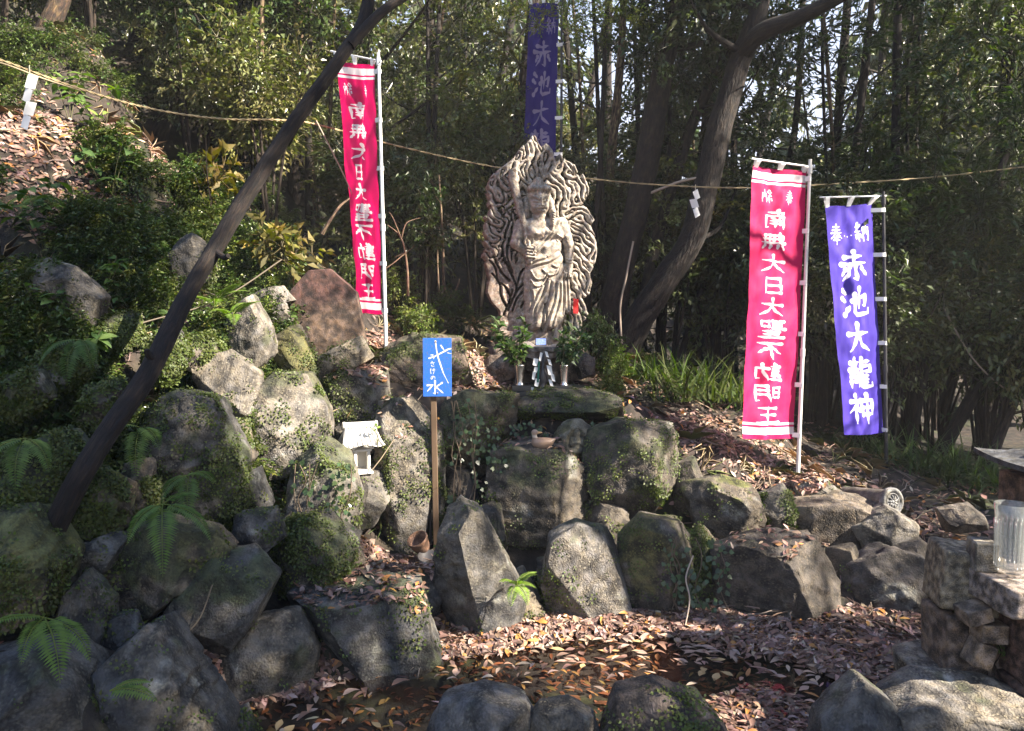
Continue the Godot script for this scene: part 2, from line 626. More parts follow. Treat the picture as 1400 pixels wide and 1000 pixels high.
# ---------------------------------------------------------------- boulders
# outline: pixels of the photograph, turned into metres on an upright plane at distance d; depth: half thickness in metres
func rock(outline: Array, d: float, depth: float, label: String, o := {}) -> MeshInstance3D:
	var seed_: int = o.get("seed", rock_tris.size() * 7 + 3)
	var r := RandomNumberGenerator.new()
	r.seed = seed_
	var cx := 0.0
	var cy := 0.0
	for p in outline:
		cx += p[0]; cy += p[1]
	cx /= outline.size(); cy /= outline.size()
	var c := at(cx, cy, d)
	var grow: float = o.get("grow", 1.13)
	var pl := []
	var W := 0.0
	var Hh := 0.0
	for p in outline:
		var q := (at(p[0], p[1], d) - c) * grow
		pl.append(Vector2(q.x, q.y))
		W = maxf(W, absf(q.x)); Hh = maxf(Hh, absf(q.y))
	var table := PackedFloat32Array()
	for k in 180:
		var dv := Vector2.from_angle(TAU * k / 180.0)
		var best := 0.02
		for e in pl.size():
			var A: Vector2 = pl[e]
			var B: Vector2 = pl[(e + 1) % pl.size()]
			var ed := B - A
			var den := dv.cross(ed)
			if absf(den) < 1e-9:
				continue
			var t := A.cross(ed) / den
			var u := A.cross(dv) / den
			if t > 0 and u >= -0.001 and u <= 1.001:
				best = maxf(best, t)
		table.append(best)
	var planes := []
	for f in o.get("facets", []):
		planes.append([Vector3(f[0], f[1], f[2]).normalized(), f[3]])
	for k in int(o.get("cuts", 5) + 7):
		var nn := Vector3(r.randf_range(-1, 1), r.randf_range(-0.5, 1), r.randf_range(0.15, 1.1)).normalized()
		planes.append([nn, r.randf_range(0.70, 0.96)])
	var N: int = o.get("res", 36)
	var pw: float = o.get("box", 4.2)
	var rough: float = o.get("rough", 1.0)
	var base: Color = o.get("col", Color(0.2, 0.187, 0.172)) * 0.85
	var moss: float = o.get("moss", 0.3)
	var mossc: Color = o.get("mossc", Color(0.045, 0.062, 0.016))
	var sz := (W + Hh) * 0.5
	var b := Buf.new()
	var ofs := Vector3(seed_ * 1.7, seed_ * 0.3, 0)
	for face in 6:
		for j in N + 1:
			for k in N + 1:
				var a := tan((2.0 * k / N - 1.0) * PI / 4.0)
				var e := tan((2.0 * j / N - 1.0) * PI / 4.0)
				var u: Vector3
				match face:
					0: u = Vector3(1, e, -a)
					1: u = Vector3(-1, e, a)
					2: u = Vector3(a, 1, -e)
					3: u = Vector3(a, -1, e)
					4: u = Vector3(a, e, 1)
					_: u = Vector3(-a, e, -1)
				u = u.normalized()
				var s := sqrt(u.x * u.x + u.y * u.y)
				var m := pow(pow(s, pw) + pow(absf(u.z), pw), -1.0 / pw)
				var ang := fposmod(atan2(u.y, u.x), TAU) / TAU * 180.0
				var i0 := int(ang) % 180
				var R := lerpf(table[i0], table[(i0 + 1) % 180], ang - floor(ang))
				var p := Vector3(u.x * m * R, u.y * m * R, u.z * m * depth)
				var q := Vector3(p.x / W, p.y / Hh, p.z / depth)
				for plq in planes:
					var over: float = q.dot(plq[0]) - plq[1]
					if over > 0.0:
						q -= plq[0] * over
				p = Vector3(q.x * W, q.y * Hh, q.z * depth)
				var wp := c + p
				var dirn := Vector3(q.x, q.y, q.z).normalized()
				var dsp := nz.get_noise_3dv(wp * 3.0 + ofs) * 0.05 * sz
				dsp += nz.get_noise_3dv(wp * 9.0 + ofs) * 0.03 * sz
				dsp += nf.get_noise_3dv(wp * 26.0) * 0.006
				var rd := nr.get_noise_3dv(wp * 3.4 + ofs)
				if rd > 0.55:
					dsp -= (rd - 0.55) * 0.10 * sz
				# split faces: shallow steps along a tilted bedding, and open cracks
				var bed: float = wp.dot(Vector3(0.35, 0.9, 0.2).rotated(Vector3.UP, ofs.x)) * 13.0 + nz.get_noise_3dv(wp * 4.0) * 2.2
				var st: float = bed - floor(bed)
				dsp += (smoothstep(0.0, 0.14, st) - st) * 0.045 * sz * clampf(nz.get_noise_3dv(wp * 2.0 - ofs) * 3.0 + 0.35, 0.0, 1.0)
				var ck := absf(nf.get_noise_3dv(wp * 4.2 + ofs))
				if ck < 0.035:
					dsp -= (0.035 - ck) * 0.35 * sz
				p += dirn * dsp * rough
				var t1 := nz.get_noise_3dv(wp * 6.0 + ofs) * 0.5 + 0.5
				var col := base * (0.72 + 0.5 * t1)
				col = col.lerp(Color(0.23, 0.19, 0.13), clampf(nz.get_noise_3dv(wp * 2.2 - ofs) * 0.9, 0.0, 0.55))
				var streak := nz.get_noise_3dv(Vector3(wp.x * 14.0, wp.y * 2.2, wp.z * 14.0))
				col *= 1.0 + 0.45 * clampf(streak, -0.8, 0.4)
				var mk := nz.get_noise_3dv(wp * 5.0 + Vector3(9, 0, 0)) + 0.55 * nf.get_noise_3dv(wp * 14.0) + dirn.y * 0.35 + (moss - 0.5) * 1.6
				var mv := clampf(mk * 3.5, 0.0, 1.0)
				col = col.lerp(mossc * (0.7 + 0.7 * t1), mv * 0.68)
				var lk := nf.get_noise_3dv(wp * 5.0 + Vector3(0, 77, 0)) + 0.5 * nf.get_noise_3dv(wp * 17.0)
				if lk > 0.48 and mv < 0.5:
					col = col.lerp(Color(0.40, 0.40, 0.36), clampf((lk - 0.48) * 3.0, 0.0, 0.55))
				if ck < 0.03:
					col *= 0.55
				col.a = 1.0
				b.vert(p, dirn, col)
		var f0 := face * (N + 1) * (N + 1)
		for j in N:
			for k in N:
				var a := f0 + j * (N + 1) + k
				var e := a + N + 1
				b.tri(a, e, a + 1); b.tri(a + 1, e, e + 1)
	var mesh := mesh_of(b, true)
	var node := part(o.get("name", "boulder"), mesh, mats.get(o.get("mat", "rock")), self)
	node.position = c
	tag(node, label, o.get("cat", "boulder"), o.get("group", "boulders of the rockery round the pond"))
	rock_tris.append({"v": b.v, "i": b.i, "c": c, "moss": moss, "fig": o.get("fig", moss if moss > 0.35 else 0.08), "litter": o.get("litter", 0.0), "ofs": ofs})
	return node

func rough_slab(b: Buf, c: Vector3, s: Vector3, col: Color, seed_: int, jag := 0.02, basis := Basis.IDENTITY) -> void:   # a hewn block: subdivided box with a broken surface
	var N := 18
	for face in 6:
		var f0 := b.v.size()
		for j in N + 1:
			for k in N + 1:
				var a := 2.0 * k / N - 1.0
				var e := 2.0 * j / N - 1.0
				var u: Vector3
				match face:
					0: u = Vector3(1, e, -a)
					1: u = Vector3(-1, e, a)
					2: u = Vector3(a, 1, -e)
					3: u = Vector3(a, -1, e)
					4: u = Vector3(a, e, 1)
					_: u = Vector3(-a, e, -1)
				var m := pow(pow(absf(u.x), 26.0) + pow(absf(u.y), 26.0) + pow(absf(u.z), 26.0), -1.0 / 26.0)
				var p := u * m * s * 0.5
				var w := p + Vector3(seed_ * 3.1, 0, seed_)
				p += u.normalized() * (nz.get_noise_3dv(w * 7.0) + 0.6 * nf.get_noise_3dv(w * 18.0)) * jag
				var t := nz.get_noise_3dv(w * 8.0) * 0.5 + 0.5
				var cc := col * (0.75 + 0.5 * t)
				cc.a = 1.0
				b.vert(c + basis * p, basis * u.normalized(), cc)
		for j in N:
			for k in N:
				var a := f0 + j * (N + 1) + k
				var e := a + N + 1
				b.tri(a, e, a + 1); b.tri(a + 1, e, e + 1)

func make_rocks() -> void:
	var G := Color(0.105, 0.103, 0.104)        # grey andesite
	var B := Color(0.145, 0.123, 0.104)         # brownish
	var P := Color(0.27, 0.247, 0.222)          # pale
	var RedShade := Color(0.125, 0.062, 0.052)  # left banner's red-tinted shade, put into the slab's base colour
	# the left wall, from the front
	rock([[-40, 915], [0, 903], [62, 893], [100, 930], [130, 1000], [105, 1050], [-50, 1050]], 2.55, 0.26, "grey speckled boulder in the bottom left corner of the rockery", {"col": G, "moss": 0.12})
	rock([[150, 912], [207, 870], [250, 925], [297, 1000], [305, 1050], [128, 1050], [137, 960]], 2.75, 0.26, "pointed grey slab with leaves on its shoulder and a small fern beside it", {"col": G, "moss": 0.16, "facets": [[0.5, 0.35, 0.8, 0.7]]})
	rock([[78, 818], [110, 795], [140, 830], [141, 900], [120, 957], [90, 935], [80, 880]], 2.95, 0.16, "narrow upright lichen-streaked stone wedged between the left boulders", {"col": G, "moss": 0.3})
	rock([[-40, 708], [30, 710], [76, 770], [62, 830], [0, 848], [-50, 800]], 2.85, 0.26, "rounded boulder furred with bright moss at the left edge", {"col": B, "moss": 0.72, "mossc": Color(0.10, 0.12, 0.02)})
	rock([[93, 752], [140, 735], [166, 740], [150, 775], [110, 802], [90, 785]], 3.15, 0.14, "small dark slate-grey stone just right of the leaning trunk's foot", {"col": Color(0.13, 0.135, 0.14), "moss": 0.15})
	rock([[158, 738], [210, 718], [282, 733], [302, 760], [240, 812], [195, 850], [160, 835], [148, 780]], 3.3, 0.22, "broad boulder under the long drooping fern frond", {"col": B * 0.85, "moss": 0.42, "facets": [[-0.1, 0.25, 1, 0.72]]})
	rock([[235, 838], [290, 768], [332, 763], [366, 800], [340, 852], [300, 907], [235, 892], [222, 865]], 3.3, 0.22, "tilted boulder dotted with white lichen and undercut at its base", {"col": G * 1.1, "moss": 0.3, "facets": [[0.3, 0.3, 0.9, 0.66], [-0.2, -0.7, 0.7, 0.62]]})
	rock([[308, 900], [345, 858], [400, 848], [421, 900], [416, 952], [380, 977], [310, 988], [298, 940]], 3.35, 0.2, "grey boulder with mossy top standing at the leaf-covered pond edge", {"col": G, "moss": 0.2})
	rock([[403, 822], [450, 804], [562, 808], [577, 870], [600, 922], [550, 957], [480, 942], [420, 942], [405, 880]], 3.6, 0.34, "large angular boulder with a black undercut left side and leaf-strewn flat top", {"col": G * 1.15, "moss": 0.36, "facets": [[0.45, 0.2, 0.9, 0.55], [-0.75, -0.35, 0.55, 0.35], [0, 1, 0.05, 0.8]], "cuts": 3, "litter": 0.6})
	rock([[498, 800], [590, 783], [602, 830], [588, 852], [540, 848], [505, 840]], 4.05, 0.18, "low square-edged stone under the leaf bed behind the angular boulder", {"col": G, "moss": 0.3, "litter": 1.0})
	rock([[368, 722], [440, 708], [482, 740], [472, 772], [430, 805], [372, 795]], 3.85, 0.22, "boulder carpeted with tiny dark creeping leaves below the white shrine", {"col": G, "moss": 0.55, "fig": 0.62})
	rock([[400, 645], [440, 608], [470, 625], [487, 680], [482, 740], [440, 735], [398, 700]], 4.15, 0.22, "round-topped boulder veiled in creeping fig left of the white shrine", {"col": P * 0.8, "moss": 0.5, "fig": 0.6})
	rock([[15, 622], [80, 598], [112, 640], [102, 705], [40, 715], [5, 680]], 3.15, 0.22, "dark boulder overgrown with creeping leaves near the left edge", {"col": G, "moss": 0.7, "fig": 1.0})
	rock([[100, 682], [130, 648], [168, 668], [162, 722], [110, 740]], 3.25, 0.14, "small greenish stone tucked behind the foot of the leaning trunk", {"col": B, "moss": 0.6, "fig": 0.7})
	rock([[188, 582], [240, 543], [292, 558], [322, 620], [332, 680], [280, 703], [200, 693], [178, 640]], 3.8, 0.26, "big mossy boulder right of the leaning trunk's middle", {"col": G * 1.05, "moss": 0.52, "fig": 0.8})
	rock([[273, 492], [310, 484], [347, 510], [354, 550], [332, 572], [295, 552], [274, 518]], 4.25, 0.16, "smooth grey slab with a sunlit face above the mossy boulder", {"col": P * 0.85, "moss": 0.1, "fig": 0.1, "facets": [[0.15, 0.6, 0.8, 0.45]], "cuts": 2})
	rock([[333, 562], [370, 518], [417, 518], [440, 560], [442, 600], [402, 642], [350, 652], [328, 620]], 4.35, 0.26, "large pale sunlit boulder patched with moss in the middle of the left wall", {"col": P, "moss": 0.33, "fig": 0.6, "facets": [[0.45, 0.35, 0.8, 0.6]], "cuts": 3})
	rock([[316, 432], [345, 408], [366, 450], [372, 480], [350, 503], [322, 492], [314, 460]], 4.7, 0.14, "upright pale stone with dark hollows above the smooth grey slab", {"col": P * 0.9, "moss": 0.25})
	rock([[372, 468], [405, 448], [426, 490], [427, 522], [380, 518]], 4.85, 0.14, "yellow-green mossy stone behind the large pale boulder", {"col": B, "moss": 0.6, "mossc": Color(0.14, 0.14, 0.03), "fig": 0.3})
	rock([[405, 400], [425, 376], [450, 374], [482, 402], [494, 465], [425, 494], [410, 440]], 5.15, 0.12, "smooth slab leaning below the left red banner, the banner shade painted in as reddish brown", {"col": RedShade, "moss": 0.0, "fig": 0.0, "facets": [[0.2, 0.35, 1, 0.35]], "cuts": 0, "rough": 0.35, "mat": "rock_plain"})
	rock([[421, 497], [490, 463], [504, 490], [445, 526]], 5.0, 0.14, "pale sunlit stone under the slab with painted red shade", {"col": P, "moss": 0.08, "fig": 0.1})
	rock([[364, 426], [388, 416], [399, 438], [376, 450]], 5.0, 0.07, "small white-grey stone, lower of two on the upper left bank", {"col": P * 1.1, "moss": 0.0, "fig": 0.0})
	rock([[348, 398], [385, 392], [402, 410], [360, 420]], 5.1, 0.07, "small white-grey stone, upper of two on the upper left bank", {"col": P * 1.1, "moss": 0.0, "fig": 0.0})
	rock([[438, 532], [470, 513], [522, 513], [528, 570], [518, 602], [450, 594]], 4.95, 0.2, "flat-faced grey block behind the white shrine", {"col": P * 0.68, "moss": 0.3, "fig": 0.5, "facets": [[0.1, 0.05, 1, 0.6]], "cuts": 2, "box": 5.0, "litter": 1.0})
	rock([[468, 648], [522, 638], [532, 680], [512, 712], [478, 718]], 4.5, 0.2, "squat stone the white shrine stands on", {"col": P * 0.8, "moss": 0.35, "facets": [[0, 1, 0.1, 0.75]]})
	rock([[518, 565], [560, 558], [597, 598], [602, 690], [582, 752], [540, 762], [498, 738], [518, 660]], 4.65, 0.24, "tall upright boulder right behind the blue sign's post", {"col": P * 0.75, "moss": 0.36, "fig": 0.6, "facets": [[0.35, 0.1, 0.9, 0.6], [-0.8, 0, 0.5, 0.55]], "cuts": 3, "litter": 0.6})
	rock([[523, 480], [560, 463], [622, 468], [638, 520], [602, 553], [540, 555], [520, 520]], 5.45, 0.3, "brown boulder on the mound directly behind the blue sign board", {"col": Color(0.20, 0.15, 0.12), "moss": 0.3, "fig": 0.5})
	rock([[598, 560], [640, 543], [702, 548], [692, 610], [650, 652], [608, 642]], 5.05, 0.26, "dark ledge boulder between the sign post and the duck's ledge", {"col": B * 0.8, "moss": 0.35, "fig": 0.5, "facets": [[0.6, -0.2, 0.7, 0.5]]})
	rock([[690, 548], [730, 533], [785, 530], [838, 543], [843, 575], [785, 590], [720, 588], [688, 575]], 5.3, 0.34, "long overhanging ledge stone beneath the altar", {"col": B * 0.75, "moss": 0.42, "fig": 0.8, "facets": [[0, 1, 0.02, 0.85], [0, -0.75, 0.6, 0.45]], "cuts": 3})
	rock([[678, 626], [720, 611], [762, 614], [802, 660], [810, 710], [792, 747], [740, 768], [700, 763], [676, 700]], 4.8, 0.28, "massive boulder with the duck figurine on its top", {"col": B * 0.85, "moss": 0.25, "fig": 0.35, "facets": [[0, 1, 0.1, 0.86], [0.75, 0.1, 0.6, 0.62], [-0.2, -0.05, 1, 0.72]], "cuts": 3, "litter": 0.3})
	rock([[808, 600], [850, 583], [917, 588], [925, 640], [917, 690], [870, 712], [820, 692], [803, 650]], 4.85, 0.28, "massive square boulder right of the carved niche stone", {"col": B * 0.9, "moss": 0.35, "fig": 0.6, "facets": [[-0.3, 0.1, 1, 0.7], [0.85, 0.1, 0.5, 0.7], [0, -0.6, 0.8, 0.7]], "cuts": 2, "box": 4.5})
	rock([[602, 760], [615, 713], [632, 697], [657, 710], [682, 760], [712, 820], [702, 862], [660, 895], [620, 862], [598, 810]], 3.95, 0.22, "upright pointed grey rock at the centre of the pond edge", {"col": G * 1.35, "moss": 0.15, "fig": 0.1, "facets": [[0.6, 0.2, 0.8, 0.5], [-0.7, -0.3, 0.6, 0.42]], "cuts": 2})
	rock([[686, 800], [716, 786], [742, 830], [748, 868], [700, 866]], 4.2, 0.16, "low sandy-brown stone beside the bright green fern", {"col": B * 1.1, "moss": 0.3})
	rock([[735, 772], [762, 765], [775, 850], [742, 860]], 4.35, 0.12, "dim narrow stone left of the pale flat-faced boulder", {"col": B * 0.8, "moss": 0.4})
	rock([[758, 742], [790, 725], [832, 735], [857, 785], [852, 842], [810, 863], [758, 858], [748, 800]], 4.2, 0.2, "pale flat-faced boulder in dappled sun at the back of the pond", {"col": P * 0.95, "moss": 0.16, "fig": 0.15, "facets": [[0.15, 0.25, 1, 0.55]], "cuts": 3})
	rock([[853, 742], [880, 713], [925, 718], [945, 745], [935, 800], [918, 862], [868, 848], [848, 800]], 4.3, 0.22, "yellowish mossy boulder with a rounded right edge", {"col": B, "moss": 0.5, "mossc": Color(0.11, 0.11, 0.025), "fig": 0.2, "facets": [[-0.3, 0.1, 0.9, 0.6]]})
	rock([[925, 765], [960, 730], [992, 742], [990, 830], [950, 862], [922, 855]], 4.4, 0.2, "ivy-draped boulder in the shadow left of the biggest right-hand rock", {"col": B * 0.8, "moss": 0.4, "fig": 1.2})
	rock([[940, 668], [990, 658], [1027, 668], [1042, 722], [1000, 745], [955, 715]], 4.7, 0.2, "stone with a bright green mossy top on the right of the rockery", {"col": B * 0.9, "moss": 0.42, "mossc": Color(0.12, 0.14, 0.02), "fig": 0.1, "facets": [[-0.5, -0.1, 0.9, 0.55], [0.2, 0.9, 0.3, 0.6]], "cuts": 2})
	rock([[1038, 682], [1075, 668], [1082, 710], [1072, 738], [1043, 728]], 4.75, 0.12, "small wedge-shaped stone with creeping leaves on the right", {"col": P * 0.75, "moss": 0.3, "fig": 0.5})
	rock([[1083, 692], [1150, 682], [1202, 690], [1212, 722], [1160, 752], [1108, 748]], 4.8, 0.24, "wide dark rock under the fallen roof tile", {"col": Color(0.17, 0.14, 0.12), "moss": 0.05, "fig": 0.0, "facets": [[-0.1, -0.15, 1, 0.6], [0.1, 0.95, 0.2, 0.75]], "cuts": 2})
	rock([[1170, 722], [1212, 693], [1252, 720], [1242, 747], [1190, 756]], 4.65, 0.16, "sunlit pale stone below the end of the roof tile", {"col": P * 0.8, "moss": 0.08, "fig": 0.0})
	rock([[988, 762], [1050, 740], [1112, 745], [1147, 800], [1132, 852], [1110, 887], [1040, 872], [992, 832]], 4.2, 0.28, "biggest right-hand boulder with a dark left face and a sunlit broken edge", {"col": B * 0.85, "moss": 0.08, "fig": 0.0, "facets": [[-0.55, -0.1, 0.85, 0.42], [0.65, 0.35, 0.65, 0.52], [0, 1, 0.1, 0.8]], "cuts": 2, "litter": 0.3})
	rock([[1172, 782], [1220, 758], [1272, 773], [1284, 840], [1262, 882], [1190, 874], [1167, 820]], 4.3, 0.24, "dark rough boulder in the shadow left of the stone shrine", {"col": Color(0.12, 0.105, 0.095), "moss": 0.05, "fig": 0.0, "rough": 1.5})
	rock([[1088, 662], [1120, 653], [1147, 672], [1120, 692], [1090, 687]], 5.0, 0.12, "sunlit stone at the foot of the right red banner", {"col": P * 0.8, "moss": 0.1, "litter": 0.5})
	rock([[1224, 747], [1265, 738], [1272, 765], [1236, 772]], 4.5, 0.1, "small flat stone above the dark rough boulder", {"col": B, "moss": 0.05, "fig": 0.0})
	rock([[1290, 700], [1335, 692], [1345, 720], [1300, 728]], 4.6, 0.12, "low stone among leaves behind the stone shrine", {"col": B, "moss": 0.1, "fig": 0.0})
	# smaller stones that fill the wall and step up the bank
	rock([[60, 480], [100, 470], [118, 505], [90, 530], [58, 515]], 3.65, 0.14, "dim grey stone among the plants below the weathered grey stone", {"col": G, "moss": 0.6, "fig": 0.9})
	rock([[120, 535], [155, 525], [172, 560], [140, 590], [118, 570]], 3.55, 0.13, "mossy stone close left of the leaning trunk's lower half", {"col": B, "moss": 0.55})
	rock([[255, 470], [285, 455], [300, 485], [280, 512], [256, 500]], 4.3, 0.12, "mossy stone just right of the leaning trunk above the smooth slab", {"col": B, "moss": 0.5})
	rock([[210, 465], [240, 455], [252, 490], [230, 520], [206, 505]], 4.1, 0.13, "creeper-flecked stone half behind the leaning trunk's middle", {"col": G * 1.2, "moss": 0.5, "fig": 0.8})
	rock([[130, 440], [175, 430], [190, 465], [160, 485], [130, 475]], 4.1, 0.13, "small grey stone left of the leaning trunk's middle", {"col": G, "moss": 0.5, "fig": 0.7})
	rock([[10, 520], [45, 510], [58, 545], [30, 565], [2, 555]], 3.4, 0.14, "dark stone among big leaves at the left edge", {"col": G * 0.8, "moss": 0.6, "fig": 0.9})
	rock([[315, 655], [350, 645], [368, 690], [340, 715], [315, 700]], 3.95, 0.12, "shaded stone in the gap under the large pale boulder", {"col": G, "moss": 0.3})
	rock([[325, 705], [370, 700], [385, 735], [350, 760], [325, 745]], 3.65, 0.12, "low shaded stone left of the creeper-carpeted boulder", {"col": G * 1.1, "moss": 0.35})
	rock([[300, 590], [330, 580], [345, 625], [325, 650], [303, 640]], 4.05, 0.12, "narrow stone between the big mossy and the large pale boulders", {"col": B, "moss": 0.4})
	rock([[168, 640], [198, 632], [205, 690], [180, 715], [165, 690]], 3.45, 0.12, "narrow mossy stone left of the big mossy boulder", {"col": B * 0.9, "moss": 0.5})
	rock([[440, 745], [480, 742], [495, 770], [465, 790], [438, 780]], 4.0, 0.1, "small stone at the left end of the leaf bed by the sign post", {"col": B, "moss": 0.3})
	rock([[605, 640], [640, 650], [655, 700], [625, 715], [603, 690]], 4.85, 0.14, "dim stone at the foot of the ledge right of the sign post", {"col": B * 0.8, "moss": 0.35})
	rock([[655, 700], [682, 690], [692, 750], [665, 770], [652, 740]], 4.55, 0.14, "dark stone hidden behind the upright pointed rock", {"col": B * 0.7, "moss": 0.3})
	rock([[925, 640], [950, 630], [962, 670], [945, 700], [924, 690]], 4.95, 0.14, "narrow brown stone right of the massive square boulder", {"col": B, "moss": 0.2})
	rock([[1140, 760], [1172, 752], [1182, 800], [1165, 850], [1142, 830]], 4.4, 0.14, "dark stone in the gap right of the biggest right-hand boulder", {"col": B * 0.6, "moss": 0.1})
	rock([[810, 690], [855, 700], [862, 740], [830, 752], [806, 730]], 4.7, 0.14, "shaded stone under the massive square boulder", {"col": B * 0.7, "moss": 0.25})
	rock([[140, 850], [175, 845], [190, 880], [160, 905], [138, 890]], 3.0, 0.1, "small dark stone wedged under the broad boulder", {"col": G, "moss": 0.2})
	rock([[200, 855], [235, 850], [250, 885], [225, 905], [200, 890]], 3.15, 0.1, "shadowed stone beneath the lichen-dotted tilted boulder", {"col": G * 0.9, "moss": 0.1})
	rock([[295, 985], [330, 975], [345, 1010], [300, 1030]], 2.95, 0.1, "half-sunk stone at the pond's left shore", {"col": G, "moss": 0.1})
	# pond side, nearest
	rock([[588, 1010], [610, 966], [660, 951], [712, 964], [738, 1005], [738, 1060], [582, 1060]], 2.75, 0.22, "rounded cracked boulder at the bottom centre in the pond", {"col": Color(0.14, 0.135, 0.135), "moss": 0.03, "fig": 0.0, "cuts": 2, "box": 2.3, "rough": 0.6, "litter": 0.0})
	rock([[722, 995], [740, 970], [780, 965], [808, 982], [818, 1010], [812, 1050], [722, 1050]], 2.72, 0.14, "smaller rounded dark boulder right beside the cracked one", {"col": Color(0.12, 0.115, 0.115), "moss": 0.0, "fig": 0.0, "cuts": 2, "box": 2.3, "rough": 0.6})
	rock([[835, 1010], [852, 962], [900, 950], [960, 968], [992, 1010], [992, 1060], [828, 1060]], 2.7, 0.2, "dark wet boulder with a leafy edge at the bottom right of centre", {"col": Color(0.09, 0.07, 0.06), "moss": 0.1, "fig": 0.3})
	rock([[1128, 985], [1182, 938], [1217, 963], [1226, 1005], [1222, 1050], [1115, 1050]], 2.8, 0.16, "grey gabled stone at the bottom near the stone shrine", {"col": G, "moss": 0.15, "fig": 0.0})
	rock([[1248, 908], [1300, 898], [1367, 914], [1374, 942], [1310, 950], [1252, 945]], 3.1, 0.22, "flat pale stepping stone, the farther of two before the stone shrine", {"col": P * 0.85, "moss": 0.04, "fig": 0.0, "facets": [[0.1, 0.95, 0.2, 0.55]], "cuts": 2})
	rock([[1232, 968], [1280, 942], [1372, 952], [1425, 975], [1420, 1040], [1240, 1040]], 2.8, 0.24, "flat pale stepping stone, the nearer of two before the stone shrine", {"col": P * 0.8, "moss": 0.04, "fig": 0.0, "facets": [[0.1, 0.95, 0.2, 0.55]], "cuts": 2})
	# up the left bank
	rock([[16, 372], [60, 358], [92, 368], [132, 405], [122, 442], [60, 452], [12, 425]], 4.0, 0.18, "weathered grey stone showing through the plants on the upper left bank", {"col": P * 0.6, "moss": 0.15, "fig": 0.3})
	rock([[228, 345], [262, 322], [290, 345], [285, 385], [240, 388]], 4.95, 0.12, "lumpy stone half buried behind the leaning trunk", {"col": P * 0.75, "moss": 0.4})
	rock([[680, 492], [700, 470], [770, 476], [802, 492], [800, 520], [690, 522]], 5.95, 0.2, "rough pinkish stone plinth behind the altar table", {"name": "plinth_stone", "cat": "plinth", "group": "", "col": Color(0.34, 0.27, 0.23), "moss": 0.1, "fig": 0.0})
	rock([[785, 500], [800, 484], [812, 492], [812, 512], [792, 518]], 5.8, 0.07, "round grey stone right of the altar vases", {"col": P * 0.7, "moss": 0.2, "fig": 0.0, "box": 2.2})
	rock([[660, 500], [672, 488], [700, 488], [706, 512], [680, 522]], 5.8, 0.1, "small brown stone left of the altar vases", {"col": Color(0.28, 0.2, 0.16), "moss": 0.1, "fig": 0.0})
# ---------------------------------------------------------------- plants
func leaf(b: Buf, p: Vector3, dirv: Vector3, nrm: Vector3, len_: float, wid: float, col: Color, curl := 0.15, fold := 0.25) -> void:
	var sd := dirv.cross(nrm).normalized()
	var nn := sd.cross(dirv).normalized()
	var mid := p + dirv * len_ * 0.45 + nn * len_ * curl * 0.5
	var tip := p + dirv * len_ - nn * len_ * curl * 0.6
	var l := mid + sd * wid * 0.5 + nn * wid * fold
	var r := mid - sd * wid * 0.5 + nn * wid * fold
	var n1 := (nn - sd * fold).normalized()
	var n2 := (nn + sd * fold).normalized()
	var a := b.vert(p, nn, col)
	var e := b.vert(l, n1, col)
	var f := b.vert(tip, nn, col)
	var g := b.vert(r, n2, col)
	b.tri(a, f, e); b.tri(a, g, f)

# a spray of leaves on a few twigs, about R across: the unit crowns are made of
func leaf_spray(n: int, R: float, len_: float, wid: float, droop: float, seed_: int, narrow := false) -> ArrayMesh:
	var r := RandomNumberGenerator.new()
	r.seed = seed_
	var b := Buf.new()
	var twigs := []
	for k in 7:
		var dv := Vector3(r.randf_range(-1, 1), r.randf_range(-0.5, 0.9), r.randf_range(-1, 1)).normalized()
		var e := dv * R * r.randf_range(0.7, 1.1)
		var m := e * 0.5 + Vector3(r.randf_range(-1, 1), r.randf_range(-1, 1), r.randf_range(-1, 1)) * R * 0.12
		twigs.append([Vector3.ZERO, m, e])
		tube(b, [Vector3.ZERO, m, e], [0.006, 0.004, 0.002], 3, Color(0.5, 0.42, 0.34), 0.0, false)
	for k in n:
		var tw: Array = twigs[r.randi() % twigs.size()]
		var t := r.randf_range(0.25, 1.0)
		var p: Vector3 = tw[1].lerp(tw[2], t * 2.0 - 1.0) if t > 0.5 else tw[0].lerp(tw[1], t * 2.0)
		p += Vector3(r.randf_range(-1, 1), r.randf_range(-1, 1), r.randf_range(-1, 1)) * R * 0.14
		var dv: Vector3 = (tw[2].normalized() + Vector3(r.randf_range(-1, 1), r.randf_range(-0.8, 0.6) - droop, r.randf_range(-1, 1)) * 0.9).normalized()
		var nn := (Vector3.UP + Vector3(r.randf_range(-1, 1), r.randf_range(-0.6, 0.6), r.randf_range(-1, 1)) * 0.9).normalized()
		if absf(nn.dot(dv)) > 0.95:
			nn = Vector3(nn.y, nn.z, nn.x)
		var v := r.randf_range(0.65, 1.35)
		leaf(b, p, dv, nn, len_ * r.randf_range(0.7, 1.25), wid * r.randf_range(0.8, 1.2), Color(v * r.randf_range(0.9, 1.15), v, v * 0.95), r.randf_range(0.0, 0.25))
	return mesh_of(b)

var sprays := {}
func make_sprays() -> void:
	sprays.broad = leaf_spray(95, 0.34, 0.066, 0.028, 0.2, 5)
	sprays.broad2 = leaf_spray(95, 0.34, 0.058, 0.024, 0.35, 6)
	sprays.narrow = leaf_spray(95, 0.36, 0.11, 0.014, 0.6, 7)
	sprays.small = leaf_spray(90, 0.26, 0.045, 0.020, 0.1, 8)
	sprays.far = leaf_spray(110, 0.5, 0.13, 0.06, 0.2, 9)
	sprays.big = leaf_spray(22, 0.24, 0.12, 0.055, 0.25, 10)
	sprays.maple = leaf_spray(45, 0.3, 0.05, 0.02, 0.0, 12)

